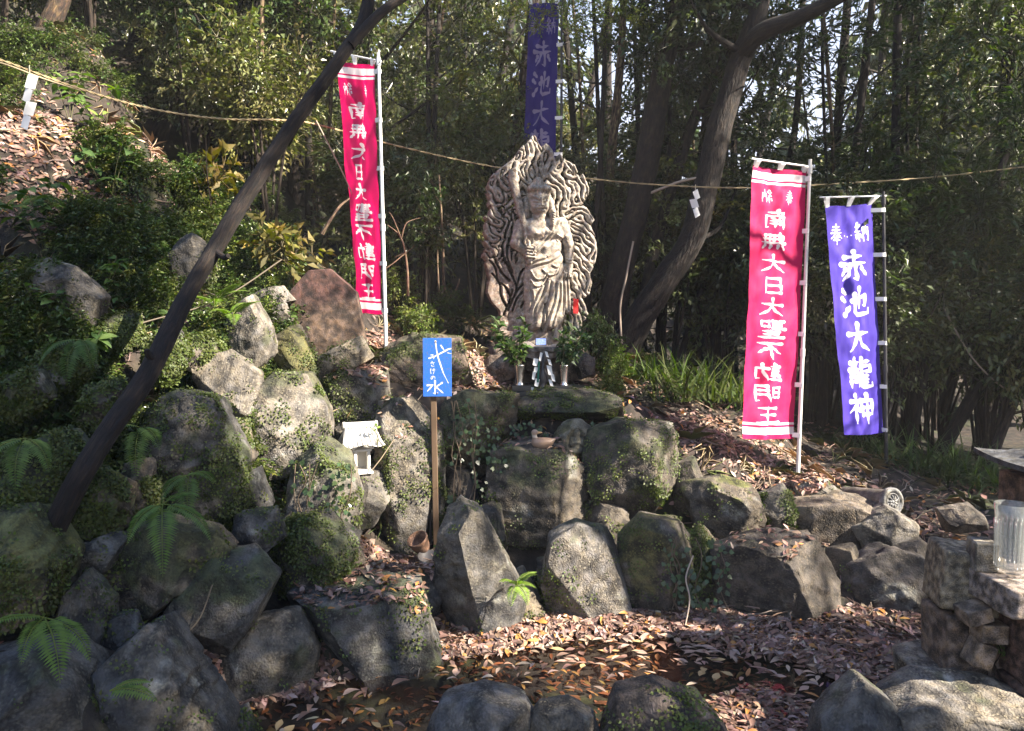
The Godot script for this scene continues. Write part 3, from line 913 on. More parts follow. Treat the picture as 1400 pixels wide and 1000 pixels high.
func rand_basis(s: float, tilt := 1.0) -> Basis:
	var b := Basis(Vector3.UP, rng.randf() * TAU) * Basis(Vector3(rng.randf_range(-1, 1), 0, rng.randf_range(-1, 1)).normalized(), rng.randf_range(-0.5, 0.5) * tilt)
	return b.scaled(Vector3.ONE * s)

func tint(base: Color, spread := 0.3) -> Color:
	var v := 1.0 + rng.randf_range(-spread, spread)
	return Color(base.r * v * rng.randf_range(0.85, 1.2), base.g * v, base.b * v * rng.randf_range(0.8, 1.2))

# trunk line and limbs are given; sprays are set along the limbs
func tree(called: String, label: String, line: Array, r0: float, r1: float, o := {}) -> Node3D:
	var base: Vector3 = line[0]
	var t := thing(called, label, o.get("cat", "tree"), base, 0.0, o.get("group", ""))
	var rel := []
	for p in line:
		rel.append(p - base)
	var sm := smooth_line(rel, o.get("seg", 12 if r0 > 0.045 else 6))
	var radii := []
	for k in sm.size():
		var f := float(k) / (sm.size() - 1)
		radii.append(lerpf(r0, r1, f) * (1.0 + o.get("flare", 0.35) * exp(-f * 14.0)))
	var b := Buf.new()
	var bc: Color = o.get("bark", Color(0.16, 0.125, 0.1))
	tube(b, sm, radii, 20 if r0 > 0.05 else 7, bc, 0.24)
	var xf := []
	var cols := []
	var leafc: Color = o.get("leafc", Color(0.055, 0.085, 0.025))
	var nb: int = o.get("limbs", 8)
	var per: int = o.get("per", 9)
	var spread: float = o.get("spread", 1.6)
	var from: float = o.get("from", 0.3)
	var sc: float = o.get("scale", 1.0)
	for k in nb:
		var f := lerpf(from, 0.99, (k + rng.randf() * 0.8) / nb)
		var idx := int(f * (sm.size() - 1))
		var p: Vector3 = sm[idx]
		var az := rng.randf() * TAU
		var L := spread * rng.randf_range(0.5, 1.1) * (1.15 - 0.55 * f)
		var dv := Vector3(cos(az), rng.randf_range(0.05, 0.8), sin(az)).normalized()
		var e := p + dv * L
		var m := p.lerp(e, 0.5) + Vector3(rng.randf_range(-0.1, 0.1), rng.randf_range(-0.12, 0.12), rng.randf_range(-0.1, 0.1)) * L
		var rl: float = radii[idx] * 0.42
		tube(b, smooth_line([p, m, e], 4), [rl, rl * 0.8, rl * 0.7, rl * 0.6, rl * 0.5, rl * 0.4, rl * 0.3, rl * 0.22, rl * 0.15], 5, bc, 0.1, false)
		for q in per:
			var u := rng.randf_range(0.25, 1.08)
			var c := p.lerp(m, u * 2.0) if u < 0.5 else m.lerp(e, u * 2.0 - 1.0)
			c += Vector3(rng.randf_range(-1, 1), rng.randf_range(-0.7, 0.7), rng.randf_range(-1, 1)) * (0.18 + 0.22 * L)
			if shades(base + c, 0.3 * sc):
				continue
			if o.has("keep") and not o.keep.call(base + c):
				continue
			xf.append(Transform3D(rand_basis(sc * rng.randf_range(0.75, 1.25)), c))
			cols.append(tint(leafc, 0.35))
	for limb in o.get("extra", []):          # further limbs drawn from the photograph
		var l2 := []
		for p in limb[0]:
			l2.append(p - base)
		var s2 := smooth_line(l2, 5)
		var rr := []
		for k in s2.size():
			rr.append(lerpf(limb[1], limb[2], float(k) / (s2.size() - 1)))
		tube(b, s2, rr, 9, bc, 0.13)
	var tr := part(o.get("trunk_name", "trunk"), mesh_of(b), mats[o.get("barkm", "bark_dark")], t)
	tr.set_meta("kind", "thing")
	if xf.size() > 0:
		var cr := many("crown", sprays[o.get("spray", "broad")], mats.leaf, xf, cols, t)
		cr.set_meta("kind", "stuff")
	return t

func shrub(called: String, label: String, where: Vector3, hgt: float, wid: float, n: int, o := {}) -> Node3D:
	var t := thing(called, label, o.get("cat", "shrub"), where, 0.0, o.get("group", ""))
	var b := Buf.new()
	var xf := []
	var cols := []
	var ns: int = o.get("stems", 5)
	var tips := []
	var lean: Vector3 = o.get("lean", Vector3.ZERO)
	for k in ns:
		var az := rng.randf() * TAU
		var rr := rng.randf_range(0.3, 1.0) * wid
		var e := Vector3(cos(az) * rr, hgt * rng.randf_range(0.7, 1.05), sin(az) * rr) + lean * rng.randf_range(0.6, 1.2)
		var m := e * 0.5 + Vector3(-cos(az) * rr * 0.15, hgt * 0.06, rng.randf_range(-0.1, 0.1))
		var sr: float = o.get("stem_r", 0.012)
		tube(b, smooth_line([Vector3(cos(az) * 0.03, -0.06, sin(az) * 0.03), m, e], 4), [sr, sr * 0.95, sr * 0.9, sr * 0.85, sr * 0.75, sr * 0.65, sr * 0.5, sr * 0.4, sr * 0.25], 5, o.get("bark", Color(0.2, 0.16, 0.12)), 0.08, false)
		tips.append([m, e])
	var leafc: Color = o.get("leafc", Color(0.06, 0.09, 0.025))
	var sc: float = o.get("scale", 0.8)
	for k in n:
		var tp: Array = tips[rng.randi() % tips.size()]
		var f := pow(rng.randf(), o.get("top", 0.8))
		var c: Vector3 = (tp[0] * 0.4 * (1.0 - f)) + tp[0].lerp(tp[1], f) * (0.6 + 0.4 * f) if f < 0.5 else tp[0].lerp(tp[1], f)
		c += Vector3(rng.randf_range(-1, 1), rng.randf_range(-0.6, 0.6), rng.randf_range(-1, 1)) * wid * 0.3
		if shades(where + c, 0.2 * sc):
			continue
		xf.append(Transform3D(rand_basis(sc * rng.randf_range(0.7, 1.25)), c))
		cols.append(tint(leafc, 0.35))
	part("stem", mesh_of(b), mats.bark_dark, t)
	if xf.size() > 0:
		var cr := many("foliage", sprays[o.get("spray", "broad2")], mats[o.get("leafm", "leaf")], xf, cols, t)
		cr.set_meta("kind", "stuff")
	return t

# one fern frond: arching rachis with tapering pinnae
func frond_mesh(L: float, droop: float, col: Color, wid: float, pairs: int, seed_: int) -> ArrayMesh:
	var r := RandomNumberGenerator.new()
	r.seed = seed_
	var b := Buf.new()
	var pts := []
	for k in 9:
		var f := k / 8.0
		pts.append(Vector3(sin(f * 2.0) * 0.02 * L, L * 0.5 * f * (1.0 - f * droop), L * f * (1.0 - 0.15 * f * droop)))
	tube(b, pts, [0.003, 0.003, 0.0028, 0.0025, 0.002, 0.002, 0.0015, 0.001, 0.0008], 4, Color(col.r * 1.1, col.g * 0.9, col.b * 0.7), 0.0, false)
	for k in pairs:
		var f := 0.12 + 0.87 * k / pairs
		var q := f * 8.0
		var i0 := mini(int(q), 7)
		var p: Vector3 = pts[i0].lerp(pts[i0 + 1], q - i0)
		var dv: Vector3 = (pts[i0 + 1] - pts[i0]).normalized()
		var w := wid * sin(PI * pow(lerpf(0.16, 1.0, f), 0.75)) + 0.006
		for s in [-1.0, 1.0]:
			var d2: Vector3 = (Vector3(s, -0.12, 0) + dv * 0.35).normalized()
			var v := r.randf_range(0.8, 1.2)
			leaf(b, p, d2, Vector3.UP, w * r.randf_range(0.9, 1.08), minf(w * 0.42, L * 0.75 / pairs), Color(col.r * v, col.g * v, col.b * v), 0.12, 0.12)
	return mesh_of(b)

func fern(label: String, where: Vector3, fronds: Array, o := {}) -> Node3D:   # fronds: [yaw degrees, length, droop, pitch degrees]
	var t := thing("fern", label, "fern", where, 0.0, "ferns on the rockery")
	var k := 0
	for f in fronds:
		var m := frond_mesh(f[1], f[2], o.get("col", Color(0.09, 0.16, 0.03)), f[1] * o.get("wid", 0.2), int(o.get("pairs", 20)), k + 3)
		var p := part("frond", m, mats.leaf_soft, t)
		p.rotation = Vector3(deg_to_rad(-f[3] if f.size() > 3 else 0.0), deg_to_rad(f[0]), 0)
		k += 1
	return t

func blade_tuft(label: String, where: Vector3, n: int, L: float, col: Color, group := "") -> Node3D:
	var t := thing("bamboo_grass", label, "bamboo grass", where, 0.0, group)
	var b := Buf.new()
	for k in n * 2:
		var az := rng.randf() * TAU
		var tiltv := rng.randf_range(0.4, 1.25)
		var l := L * rng.randf_range(0.6, 1.1)
		var out := Vector3(cos(az), 0, sin(az))
		var p0 := Vector3(rng.randf_range(-1, 1), 0, rng.randf_range(-1, 1)) * L * 0.6
		var sd := out.cross(Vector3.UP)
		var w := 0.004 + 0.004 * rng.randf()
		var c := tint(col, 0.35)
		var prev := -1
		for s in 5:
			var f := s / 4.0
			var p := p0 + out * l * tiltv * f * (0.6 + 0.4 * f) + Vector3.UP * l * (f * (1.1 - 0.35 * tiltv) - 0.55 * tiltv * f * f)
			var ww := w * (1.0 - pow(f, 2.2)) + 0.0006
			var nn := (Vector3.UP + out * -0.5 * f).normalized()
			var a := b.vert(p - sd * ww, nn, c)
			b.vert(p + sd * ww, nn, c)
			if prev >= 0:
				b.tri(prev, a, prev + 1); b.tri(prev + 1, a, a + 1)
			prev = a
	var q := part("blades", mesh_of(b), mats.leaf_soft, t)
	q.set_meta("kind", "stuff")
	return t

func broad_plant(label: String, where: Vector3, hgt: float, n: int, L: float, col: Color, o := {}) -> Node3D:   # a few stems with separate large leaves
	var t := thing(o.get("name", "broadleaf_plant"), label, "plant", where, 0.0, o.get("group", "broad-leaved plants on the left bank"))
	var sb := Buf.new()
	var leaves := []
	var ns: int = o.get("stems", 4)
	for k in ns:
		var az := rng.randf() * TAU
		var e := Vector3(cos(az) * hgt * 0.45, hgt * rng.randf_range(0.6, 1.0), sin(az) * hgt * 0.45 + hgt * 0.25)
		var pts := smooth_line([Vector3(0, -0.05, 0), e * 0.5 + Vector3(0, hgt * 0.08, 0), e], 4)
		tube(sb, pts, [0.005, 0.004, 0.003, 0.002], 4, Color(0.1, 0.1, 0.05), 0.0, false)
		for q in n:
			var f := rng.randf_range(0.3, 1.0)
			var p: Vector3 = pts[int(f * (pts.size() - 1))]
			var a2 := rng.randf() * TAU
			var dv := Vector3(cos(a2), rng.randf_range(-0.5, 0.4), sin(a2) + 0.3).normalized()
			var nn := (Vector3.UP + Vector3(rng.randf_range(-1, 1), 0, rng.randf_range(-0.3, 1)) * 0.6).normalized()
			var sdv := dv.cross(nn).normalized()
			leaves.append(Transform3D(Basis(sdv, sdv.cross(dv), -dv).orthonormalized().scaled(Vector3.ONE * L * rng.randf_range(0.6, 1.2)), p))
	part("stem", mesh_of(sb), mats.matt, t)
	for xf in leaves:
		part("leaf", big_leaf(rng.randi() % 5, col), mats.leaf_soft, t).transform = xf
	return t

var big_leaves := {}
func big_leaf(k: int, col: Color) -> ArrayMesh:      # a unit leaf with a midrib, pointed, slightly curled
	var key := "%d%s" % [k, col.to_html()]
	if not big_leaves.has(key):
		var b := Buf.new()
		var v := 0.7 + 0.16 * k
		var c := Color(col.r * v * (1.0 + 0.08 * (k - 2)), col.g * v, col.b * v)
		var ids := []
		for s in 6:
			var f := s / 5.0
			var w := 0.23 * pow(sin(PI * pow(f, 0.8) * 0.98 + 0.03), 0.9)
			var y := 0.06 * sin(f * 3.0) - 0.16 * f * f
			for e in [-1.0, 0.0, 1.0]:
				ids.append(b.vert(Vector3(e * w, y + absf(e) * w * 0.3 + 0.012 * sin(f * 17.0 + k) * absf(e), -f), Vector3.UP, c if e != 0.0 else c * 1.25))
		for s in 5:
			for e in 2:
				var a: int = ids[s * 3 + e]
				b.tri(a, a + 3, a + 1); b.tri(a + 1, a + 3, a + 4)
		big_leaves[key] = mesh_of(b, true)
	return big_leaves[key]
# ---------------------------------------------------------------- the stone relief
const RW := 218
const RH := 372
const RS := 0.8               # photograph pixels per cell
const RM := 0.00588           # metres per photograph pixel at the statue
const RX := 651.0
const RY := 180.0
var lay := {}

func new_lay(nm: String, fill := 0.0) -> void:
	var f := PackedFloat32Array()
	f.resize(RW * RH)
	f.fill(fill)
	lay[nm] = f

# draws a capsule (tapered) with a rounded, raised or bowl-shaped section; keeps the larger value
func stroke(nm: String, a: Vector2, e: Vector2, ra: float, rb: float, hgt: float, base := 0.0, kind := 0, blend := 0.0) -> void:
	var f: PackedFloat32Array = lay[nm]
	var rm := maxf(ra, rb)
	var x0 := maxi(0, int((minf(a.x, e.x) - rm - RX) / RS))
	var x1 := mini(RW - 1, int((maxf(a.x, e.x) + rm - RX) / RS) + 1)
	var y0 := maxi(0, int((minf(a.y, e.y) - rm - RY) / RS))
	var y1 := mini(RH - 1, int((maxf(a.y, e.y) + rm - RY) / RS) + 1)
	var ed := e - a
	var l2 := maxf(ed.length_squared(), 1e-6)
	for y in range(y0, y1 + 1):
		for x in range(x0, x1 + 1):
			var p := Vector2(RX + x * RS, RY + y * RS)
			var t := clampf((p - a).dot(ed) / l2, 0.0, 1.0)
			var r := lerpf(ra, rb, t)
			var q := (p - a - ed * t).length() / r
			if q >= 1.0:
				continue
			var h := 0.0
			if kind == 0:
				h = base + hgt * sqrt(1.0 - q * q)
			else:
				h = base + hgt * (1.0 - q * q) * (1.0 - q * q)
			var k := y * RW + x
			if blend > 0.0 and f[k] > -0.5:
				var hh := clampf(0.5 + 0.5 * (h - f[k]) / blend, 0.0, 1.0)
				f[k] = lerpf(f[k], h, hh) + blend * hh * (1.0 - hh)
			else:
				f[k] = maxf(f[k], h)
	lay[nm] = f

func curve(nm: String, pts: Array, ra: float, rb: float, hgt: float, base := 0.0, kind := 1, blend := 0.0) -> void:
	var v := []
	for p in pts:
		v.append(Vector2(p[0], p[1]))
	var s := smooth_line(v, 6)
	for k in s.size() - 1:
		var f0 := float(k) / (s.size() - 1)
		var f1 := float(k + 1) / (s.size() - 1)
		# strokes thin out at both ends
		var w0 := lerpf(ra, rb, f0)
		var w1 := lerpf(ra, rb, f1)
		stroke(nm, s[k], s[k + 1], w0, w1, hgt, base, kind, blend)

func relief_mesh(f: PackedFloat32Array, back: float, colour: Callable, origin: Vector2) -> ArrayMesh:   # cells with f > -0.5 become a slab with this face
	var b := Buf.new()
	var ids := PackedInt32Array()
	ids.resize(RW * RH)
	ids.fill(-1)
	var bids := PackedInt32Array()
	bids.resize(RW * RH)
	bids.fill(-1)
	for y in RH:
		for x in RW:
			var k := y * RW + x
			if f[k] <= -0.5:
				continue
			var px := RX + x * RS
			var py := RY + y * RS
			var hx := 0.0
			var hy := 0.0
			if x > 0 and x < RW - 1 and f[k - 1] > -0.5 and f[k + 1] > -0.5:
				hx = (f[k + 1] - f[k - 1]) / (2.0 * RS)
			if y > 0 and y < RH - 1 and f[k - RW] > -0.5 and f[k + RW] > -0.5:
				hy = (f[k + RW] - f[k - RW]) / (2.0 * RS)
			ids[k] = b.vert(Vector3((px - origin.x) * RM, (origin.y - py) * RM, f[k] * RM), Vector3(-hx, hy, 1).normalized(), colour.call(px, py, f[k]))
	for y in range(0, RH - 1):
		for x in range(0, RW - 1):
			var k := y * RW + x
			var a := ids[k]
			var e := ids[k + 1]
			var g := ids[k + RW]
			var h := ids[k + RW + 1]
			if a < 0 or e < 0 or g < 0 or h < 0:
				continue
			b.tri(a, e, g); b.tri(e, h, g)
			# rim
			for ed in [[k, k + 1, -RW, Vector3.UP], [k + RW + 1, k + RW, RW, Vector3.DOWN], [k + RW, k, -1, Vector3.LEFT], [k + 1, k + RW + 1, 1, Vector3.RIGHT]]:
				var n0: int = ed[0] + ed[2]
				var n1: int = ed[1] + ed[2]
				if n0 >= 0 and n1 >= 0 and n0 < RW * RH and n1 < RW * RH and ids[n0] >= 0 and ids[n1] >= 0:
					continue
				var p0 := b.v[ids[ed[0]]]
				var p1 := b.v[ids[ed[1]]]
				var c := b.c[ids[ed[0]]]
				var nn: Vector3 = ed[3]
				var q0 := b.vert(p0, nn, c)
				var q1 := b.vert(p1, nn, c)
				var q2 := b.vert(Vector3(p1.x, p1.y, back), nn, c)
				var q3 := b.vert(Vector3(p0.x, p0.y, back), nn, c)
				b.tri(q0, q2, q1); b.tri(q0, q3, q2)
			# back
			var vb := []
			for kk in [k, k + 1, k + RW, k + RW + 1]:
				if bids[kk] < 0:
					var pp := b.v[ids[kk]]
					bids[kk] = b.vert(Vector3(pp.x, pp.y, back), Vector3.BACK * -1.0, b.c[ids[kk]])
				vb.append(bids[kk])
			b.tri(vb[0], vb[2], vb[1]); b.tri(vb[1], vb[2], vb[3])
	return mesh_of(b)

func make_statue() -> void:
	var out := PackedVector2Array()
	for p in [[723, 190], [728, 183], [734, 188], [740, 200], [746, 195], [752, 199], [757, 206], [761, 219], [763, 207], [769, 212], [775, 218], [780, 220], [788, 224], [794, 238], [797, 232], [803, 241], [809, 256], [808, 267], [802, 276], [806, 283], [812, 291], [817, 300], [812, 308], [817, 318], [822, 332], [820, 350], [818, 363], [811, 374], [814, 387], [810, 404], [802, 409], [806, 420], [810, 432], [802, 442], [797, 458], [792, 476],
			[679, 476], [678, 450], [680, 427], [670, 416], [662, 400], [665, 382], [662, 367], [655, 352], [661, 340], [657, 326], [663, 328], [659, 318], [661, 305], [658, 284], [665, 296], [667, 290], [664, 271], [664, 255], [670, 241], [683, 230], [700, 217], [711, 201], [717, 198]]:
		out.append(Vector2(p[0], p[1]))
	new_lay("halo", -1.0)
	new_lay("ridge")
	new_lay("groove")
	new_lay("fig", -1.0)
	new_lay("add")
	new_lay("cut")
	new_lay("sword", -1.0)
	# spines of the flame tongues; the carved lines run nested round each spine
	var spines := []
	for c in [[[750, 238], [768, 252], [776, 270], [774, 282]], [[772, 222], [792, 240], [802, 258], [802, 270]], [[774, 292], [796, 286], [812, 301]], [[782, 308], [800, 318], [815, 338], [812, 352]], [[784, 340], [797, 356], [809, 376], [806, 397]], [[784, 378], [796, 402], [805, 425]], [[784, 418], [792, 440], [791, 462]],
			[[737, 244], [735, 226], [739, 208], [730, 188]], [[748, 238], [755, 218], [748, 199]], [[762, 232], [768, 220], [764, 209]], [[778, 236], [786, 240], [782, 222]],
			[[722, 252], [713, 236], [724, 216], [722, 200]], [[706, 250], [698, 234], [709, 214]], [[694, 258], [684, 244], [696, 227]], [[682, 270], [671, 254], [678, 238]], [[680, 306], [668, 298], [659, 285]], [[676, 328], [665, 320], [660, 308]], [[672, 346], [663, 338], [658, 328]]]:
		var v := []
		for p in c:
			v.append(Vector2(p[0], p[1]))
		spines.append(PackedVector2Array(smooth_line(v, 3)))
	# shallow cut flames on the lower left
	for c in [
			[[690, 360], [686, 340], [690, 318], [698, 300], [700, 280]], [[700, 372], [693, 352], [696, 330], [706, 312], [708, 296]], [[696, 384], [684, 372], [676, 356], [670, 342]], [[706, 392], [700, 378], [694, 366], [688, 350]],
			[[698, 408], [690, 392], [680, 384], [676, 366], [668, 356]], [[692, 420], [684, 404], [682, 388], [672, 374]], [[700, 424], [706, 408], [718, 396], [726, 388]], [[694, 424], [704, 402], [714, 388], [720, 378]], [[688, 430], [696, 410], [700, 396]],
			[[708, 344], [698, 340], [694, 326]], [[684, 300], [690, 292], [686, 284], [680, 290]], [[712, 420], [718, 410], [726, 412]], [[690, 276], [684, 288], [690, 306], [682, 320]], [[704, 400], [712, 372], [724, 364]], [[680, 340], [684, 326], [678, 314]]]:
		curve("groove", c, 1.9, 1.4, 2.2)
		var c2 := []
		for p in c:
			c2.append([p[0] + 3.4, p[1] + 0.5])
		curve("ridge", c2, 2.4, 1.6, 1.5)
	# the slab itself
	var f: PackedFloat32Array = lay.halo
	var rg: PackedFloat32Array = lay.ridge
	var gr: PackedFloat32Array = lay.groove
	for y in RH:
		for x in RW:
			var p := Vector2(RX + x * RS, RY + y * RS)
			if not Geometry2D.is_point_in_polygon(p, out):
				continue
			var edge := 99.0
			for k in out.size():
				var q := Geometry2D.get_closest_point_to_segment(p, out[k], out[(k + 1) % out.size()])
				edge = minf(edge, p.distance_to(q))
			var h := 0.0
			if edge < 5.0:
				h -= (1.0 - edge / 5.0) * (1.0 - edge / 5.0) * 4.0
			if p.y > 452.0:
				h += 3.0
			var lower_left := smoothstep(345.0, 365.0, p.y) * smoothstep(752.0, 742.0, p.x)
			var near := 99.0
			for sp in spines:
				var q0: Vector2 = sp[sp.size() / 2]
				if absf(q0.x - p.x) > 42.0 or absf(q0.y - p.y) > 46.0:
					continue
				for k in sp.size() - 1:
					var q := Geometry2D.get_closest_point_to_segment(p, sp[k], sp[k + 1])
					near = minf(near, p.distance_to(q))
			if near < 60.0 and lower_left < 0.99:
				var ph := (near + nz.get_noise_2d(p.x * 0.11, p.y * 0.11) * 5.0) / 7.0
				var band := pow(absf(sin(PI * ph)), 0.55)           # broad rounded strands with a narrow groove between
				h += ((band - 0.75) * 6.0 + 2.4 * exp(-near * near / 90.0)) * (1.0 - lower_left) * smoothstep(1.0, 4.0, edge) * (1.0 - smoothstep(452.0, 468.0, p.y))
			h += nf.get_noise_2d(p.x * 1.6, p.y * 1.6) * 0.5
			var k2 := y * RW + x
			f[k2] = h + rg[k2] * (1.0 - smoothstep(0.4, 1.2, gr[k2]) * 0.7) - gr[k2] * 1.1
	lay.halo = f
	# the figure in high relief
	var V := func(x, y): return Vector2(x, y)
	var fg := "fig"
	# trunk
	stroke(fg, V.call(718, 312), V.call(762, 310), 12, 12, 13, 4, 0, 3.0)
	stroke(fg, V.call(725, 322), V.call(757, 320), 13, 14, 15, 4, 0, 3.0)
	stroke(fg, V.call(732, 340), V.call(752, 338), 15, 15, 14, 4, 0, 3.0)
	stroke(fg, V.call(734, 358), V.call(752, 356), 17, 17, 15, 4, 0, 3.0)
	stroke(fg, V.call(732, 374), V.call(756, 372), 17, 17, 15, 4, 0, 3.0)
	# skirt
	stroke(fg, V.call(731, 384), V.call(729, 438), 17, 13, 14, 4, 0, 3.0)
	stroke(fg, V.call(752, 384), V.call(748, 438), 17, 13, 14, 4, 0, 3.0)
	stroke(fg, V.call(762, 382), V.call(762, 434), 12, 9, 9, 3, 0, 2.0)
	stroke(fg, V.call(724, 420), V.call(728, 447), 9, 6, 9, 4, 0, 2.0)
	stroke(fg, V.call(740, 440), V.call(744, 450), 7, 4, 8, 4, 0, 2.0)
	stroke(fg, V.call(764, 436), V.call(758, 462), 7, 5, 7, 2, 0, 2.0)
	stroke(fg, V.call(770, 366), V.call(776, 424), 7, 5, 7, 2, 0, 2.0)
	# arm on the right, hanging; hand at the thigh
	stroke(fg, V.call(766, 307), V.call(777, 336), 10, 7.5, 11, 4, 0, 2.0)
	stroke(fg, V.call(777, 336), V.call(777, 362), 7.5, 5.5, 10, 4, 0, 2.0)
	stroke(fg, V.call(777, 364), V.call(776, 372), 6, 5, 9, 5, 0, 1.0)
	for k in 4:
		stroke(fg, V.call(772.5 + k * 2.4, 370), V.call(772 + k * 2.2, 379), 1.5, 1.2, 5, 8, 0)
	stroke(fg, V.call(771, 364), V.call(769, 372), 1.7, 1.3, 4, 9, 0)
	# arm on the left, bent up to the sword grip
	stroke(fg, V.call(712, 309), V.call(703, 334), 10, 7.5, 10, 3, 0, 2.0)
	stroke(fg, V.call(703, 334), V.call(718, 346), 7, 5.5, 10, 4, 0, 2.0)
	stroke(fg, V.call(721, 343), V.call(722, 352), 6.5, 6, 11, 9, 0, 1.0)
	for k in 4:
		stroke(fg, V.call(716.5, 340.5 + k * 4.0), V.call(727, 341.5 + k * 4.0), 2.0, 1.8, 4.5, 18.5, 0)
	stroke(fg, V.call(727, 340), V.call(724, 347), 2.0, 1.6, 4, 20, 0)
	# neck, head, hair with the braid to the right
	stroke(fg, V.call(735, 296), V.call(736, 306), 10, 13, 12, 5, 0, 3.0)
	stroke(fg, V.call(734, 274), V.call(734.5, 285), 14.5, 13.0, 16, 8, 0, 2.0)
	stroke(fg, V.call(734, 266), V.call(734, 270), 16.5, 16.5, 14, 7, 0, 1.5)
	stroke(fg, V.call(722, 262), V.call(746, 262), 5, 5, 14, 10, 0, 1.5)
	stroke(fg, V.call(733, 252), V.call(733, 256), 7, 8, 12, 6, 0, 2.0)
	stroke(fg, V.call(718, 276), V.call(716, 296), 5, 6, 8, 4, 0, 2.0)
	stroke(fg, V.call(750, 276), V.call(753, 292), 5, 6, 9, 4, 0, 2.0)
	stroke(fg, V.call(753, 292), V.call(751, 316), 4.5, 3.2, 9, 12, 0, 1.0)
	for k in 6:
		curve("add", [[720.0 + k * 5.2, 266], [721.0 + k * 5.2, 262], [722.0 + k * 5.0, 258]], 2.4, 1.8, 2.6)
	for k in 4:
		curve("add", [[728.0 + k * 3.4, 257], [729.0 + k * 3.2, 250], [731.0 + k * 1.6, 246]], 1.5, 1.2, 1.8)
	for k in 8:
		curve("add", [[750.5, 292.0 + k * 3.2], [755.5, 294.0 + k * 3.2]], 1.4, 1.4, 1.6)
	# face: brows, eyes, nose, mouth, cheeks, chin
	curve("add", [[723.5, 272.5], [728, 274], [732.5, 277]], 2.2, 1.8, 2.2)
	curve("add", [[745.5, 271], [741, 273], [736.5, 276.5]], 2.2, 1.8, 2.2)
	curve("add", [[725.5, 279], [731, 280]], 2.0, 1.7, 1.5)
	curve("add", [[738, 279.5], [743.5, 278]], 2.0, 1.7, 1.5)
	curve("cut", [[725, 280.3], [728, 281.5], [731.5, 281]], 0.9, 0.9, 1.7)
	curve("cut", [[738, 280.6], [741, 280.4], [744.5, 278.8]], 0.9, 0.9, 1.7)
	curve("cut", [[730.8, 275.4], [732.2, 281.5]], 1.4, 1.2, 1.2)
	curve("cut", [[738, 275.2], [737.4, 281.5]], 1.4, 1.2, 1.2)
	curve("add", [[734.7, 275], [735, 280], [735.2, 284]], 1.7, 2.8, 3.4)
	curve("add", [[731.8, 284.4], [735, 285], [738.6, 284.2]], 1.7, 1.7, 2.2)
	curve("cut", [[727.5, 290.4], [731.5, 289.2], [735.5, 289.4], [743, 288.8]], 1.0, 1.0, 2.0)
	curve("add", [[730.5, 291.6], [735.5, 292], [740.5, 291]], 1.5, 1.4, 1.4)
	curve("add", [[730, 287.4], [735, 287.2], [741, 287]], 1.5, 1.3, 1.2)
	curve("add", [[726, 285.5], [727, 287]], 4.6, 4.2, 1.8)
	curve("add", [[744, 284], [744, 286]], 4.6, 4.2, 1.8)
	curve("add", [[734.5, 296], [737, 296]], 4.2, 4.0, 1.6)
	curve("cut", [[725, 284], [729, 288], [728, 292]], 1.0, 1.0, 1.0)
	curve("cut", [[745, 282.5], [741.5, 287], [743.5, 291]], 1.0, 1.0, 1.0)
	# chest, sash, folds
	curve("add", [[722, 317], [730, 321], [737, 319]], 6.5, 5.5, 2.6)
	curve("add", [[744, 318], [752, 320], [759, 314]], 6.5, 5.5, 2.6)
	curve("add", [[742, 339], [743, 346]], 7.0, 7.0, 2.2)
	curve("cut", [[743, 352], [743.5, 353]], 1.8, 1.8, 1.8)
	for c in [[[757, 300], [748, 318], [734, 334], [722, 345]], [[762, 304], [752, 322], [740, 336], [726, 349]], [[716, 362], [730, 356], [746, 351], [760, 340]], [[714, 368], [730, 362], [748, 357], [764, 348]]]:
		curve("add", c, 1.9, 1.6, 2.0)
		var c2 := []
		for p in c:
			c2.append([p[0] + 1.2, p[1] + 3.2])
		curve("cut", c2, 1.4, 1.2, 1.5)
	# scalloped waist cloth
	for c in [[[722, 374], [728, 384], [738, 384], [744, 375]], [[738, 372], [746, 379], [756, 377], [761, 367]], [[722, 386], [728, 394], [738, 392], [745, 381]], [[752, 366], [758, 368], [764, 362]]]:
		curve("cut", c, 1.8, 1.4, 2.4)
		var c2 := []
		for p in c:
			c2.append([p[0], p[1] - 2.6])
		curve("add", c2, 2.0, 1.8, 1.8)
	# skirt folds
	for c in [[[744, 386], [738, 404], [728, 420], [727, 440]], [[750, 386], [747, 408], [741, 424], [739, 447]], [[757, 388], [755, 410], [748, 430], [744, 446]], [[763, 388], [763, 410], [756, 432], [752, 445]], [[736, 392], [729, 406], [724, 420]], [[768, 374], [769, 400], [768, 430]], [[773, 376], [775, 400], [776, 424]], [[722, 398], [724, 412], [721, 428]]]:
		curve("cut", c, 2.0, 1.6, 2.8)
		var c2 := []
		for p in c:
			c2.append([p[0] + 3.2, p[1]])
		curve("add", c2, 2.6, 2.0, 1.9)
	curve("cut", [[742, 416], [744, 434], [741, 452]], 1.6, 2.6, 6.0)
	for c in [[[757, 322], [766, 326], [771, 324]], [[758, 330], [767, 334], [773, 331]], [[770, 354], [777, 356], [783, 354]], [[771, 358], [777, 360], [783, 358]]]:
		curve("add", c, 1.4, 1.4, 1.6)
	var fgd: PackedFloat32Array = lay.fig
	var ad: PackedFloat32Array = lay.add
	var ct: PackedFloat32Array = lay.cut
	for k in RW * RH:
		if fgd[k] > -0.5:
			var px := RX + (k % RW) * RS
			var py := RY + (k / RW) * RS
			fgd[k] = maxf(0.2, fgd[k] + ad[k] - ct[k] + nf.get_noise_2d(px * 1.8, py * 1.8) * 0.45)
	lay.fig = fgd
	# sword: broad blade above, hilt with two prongs
	stroke("sword", V.call(719, 333), V.call(698, 246), 3.6, 5.8, 3.5, 13, 0)
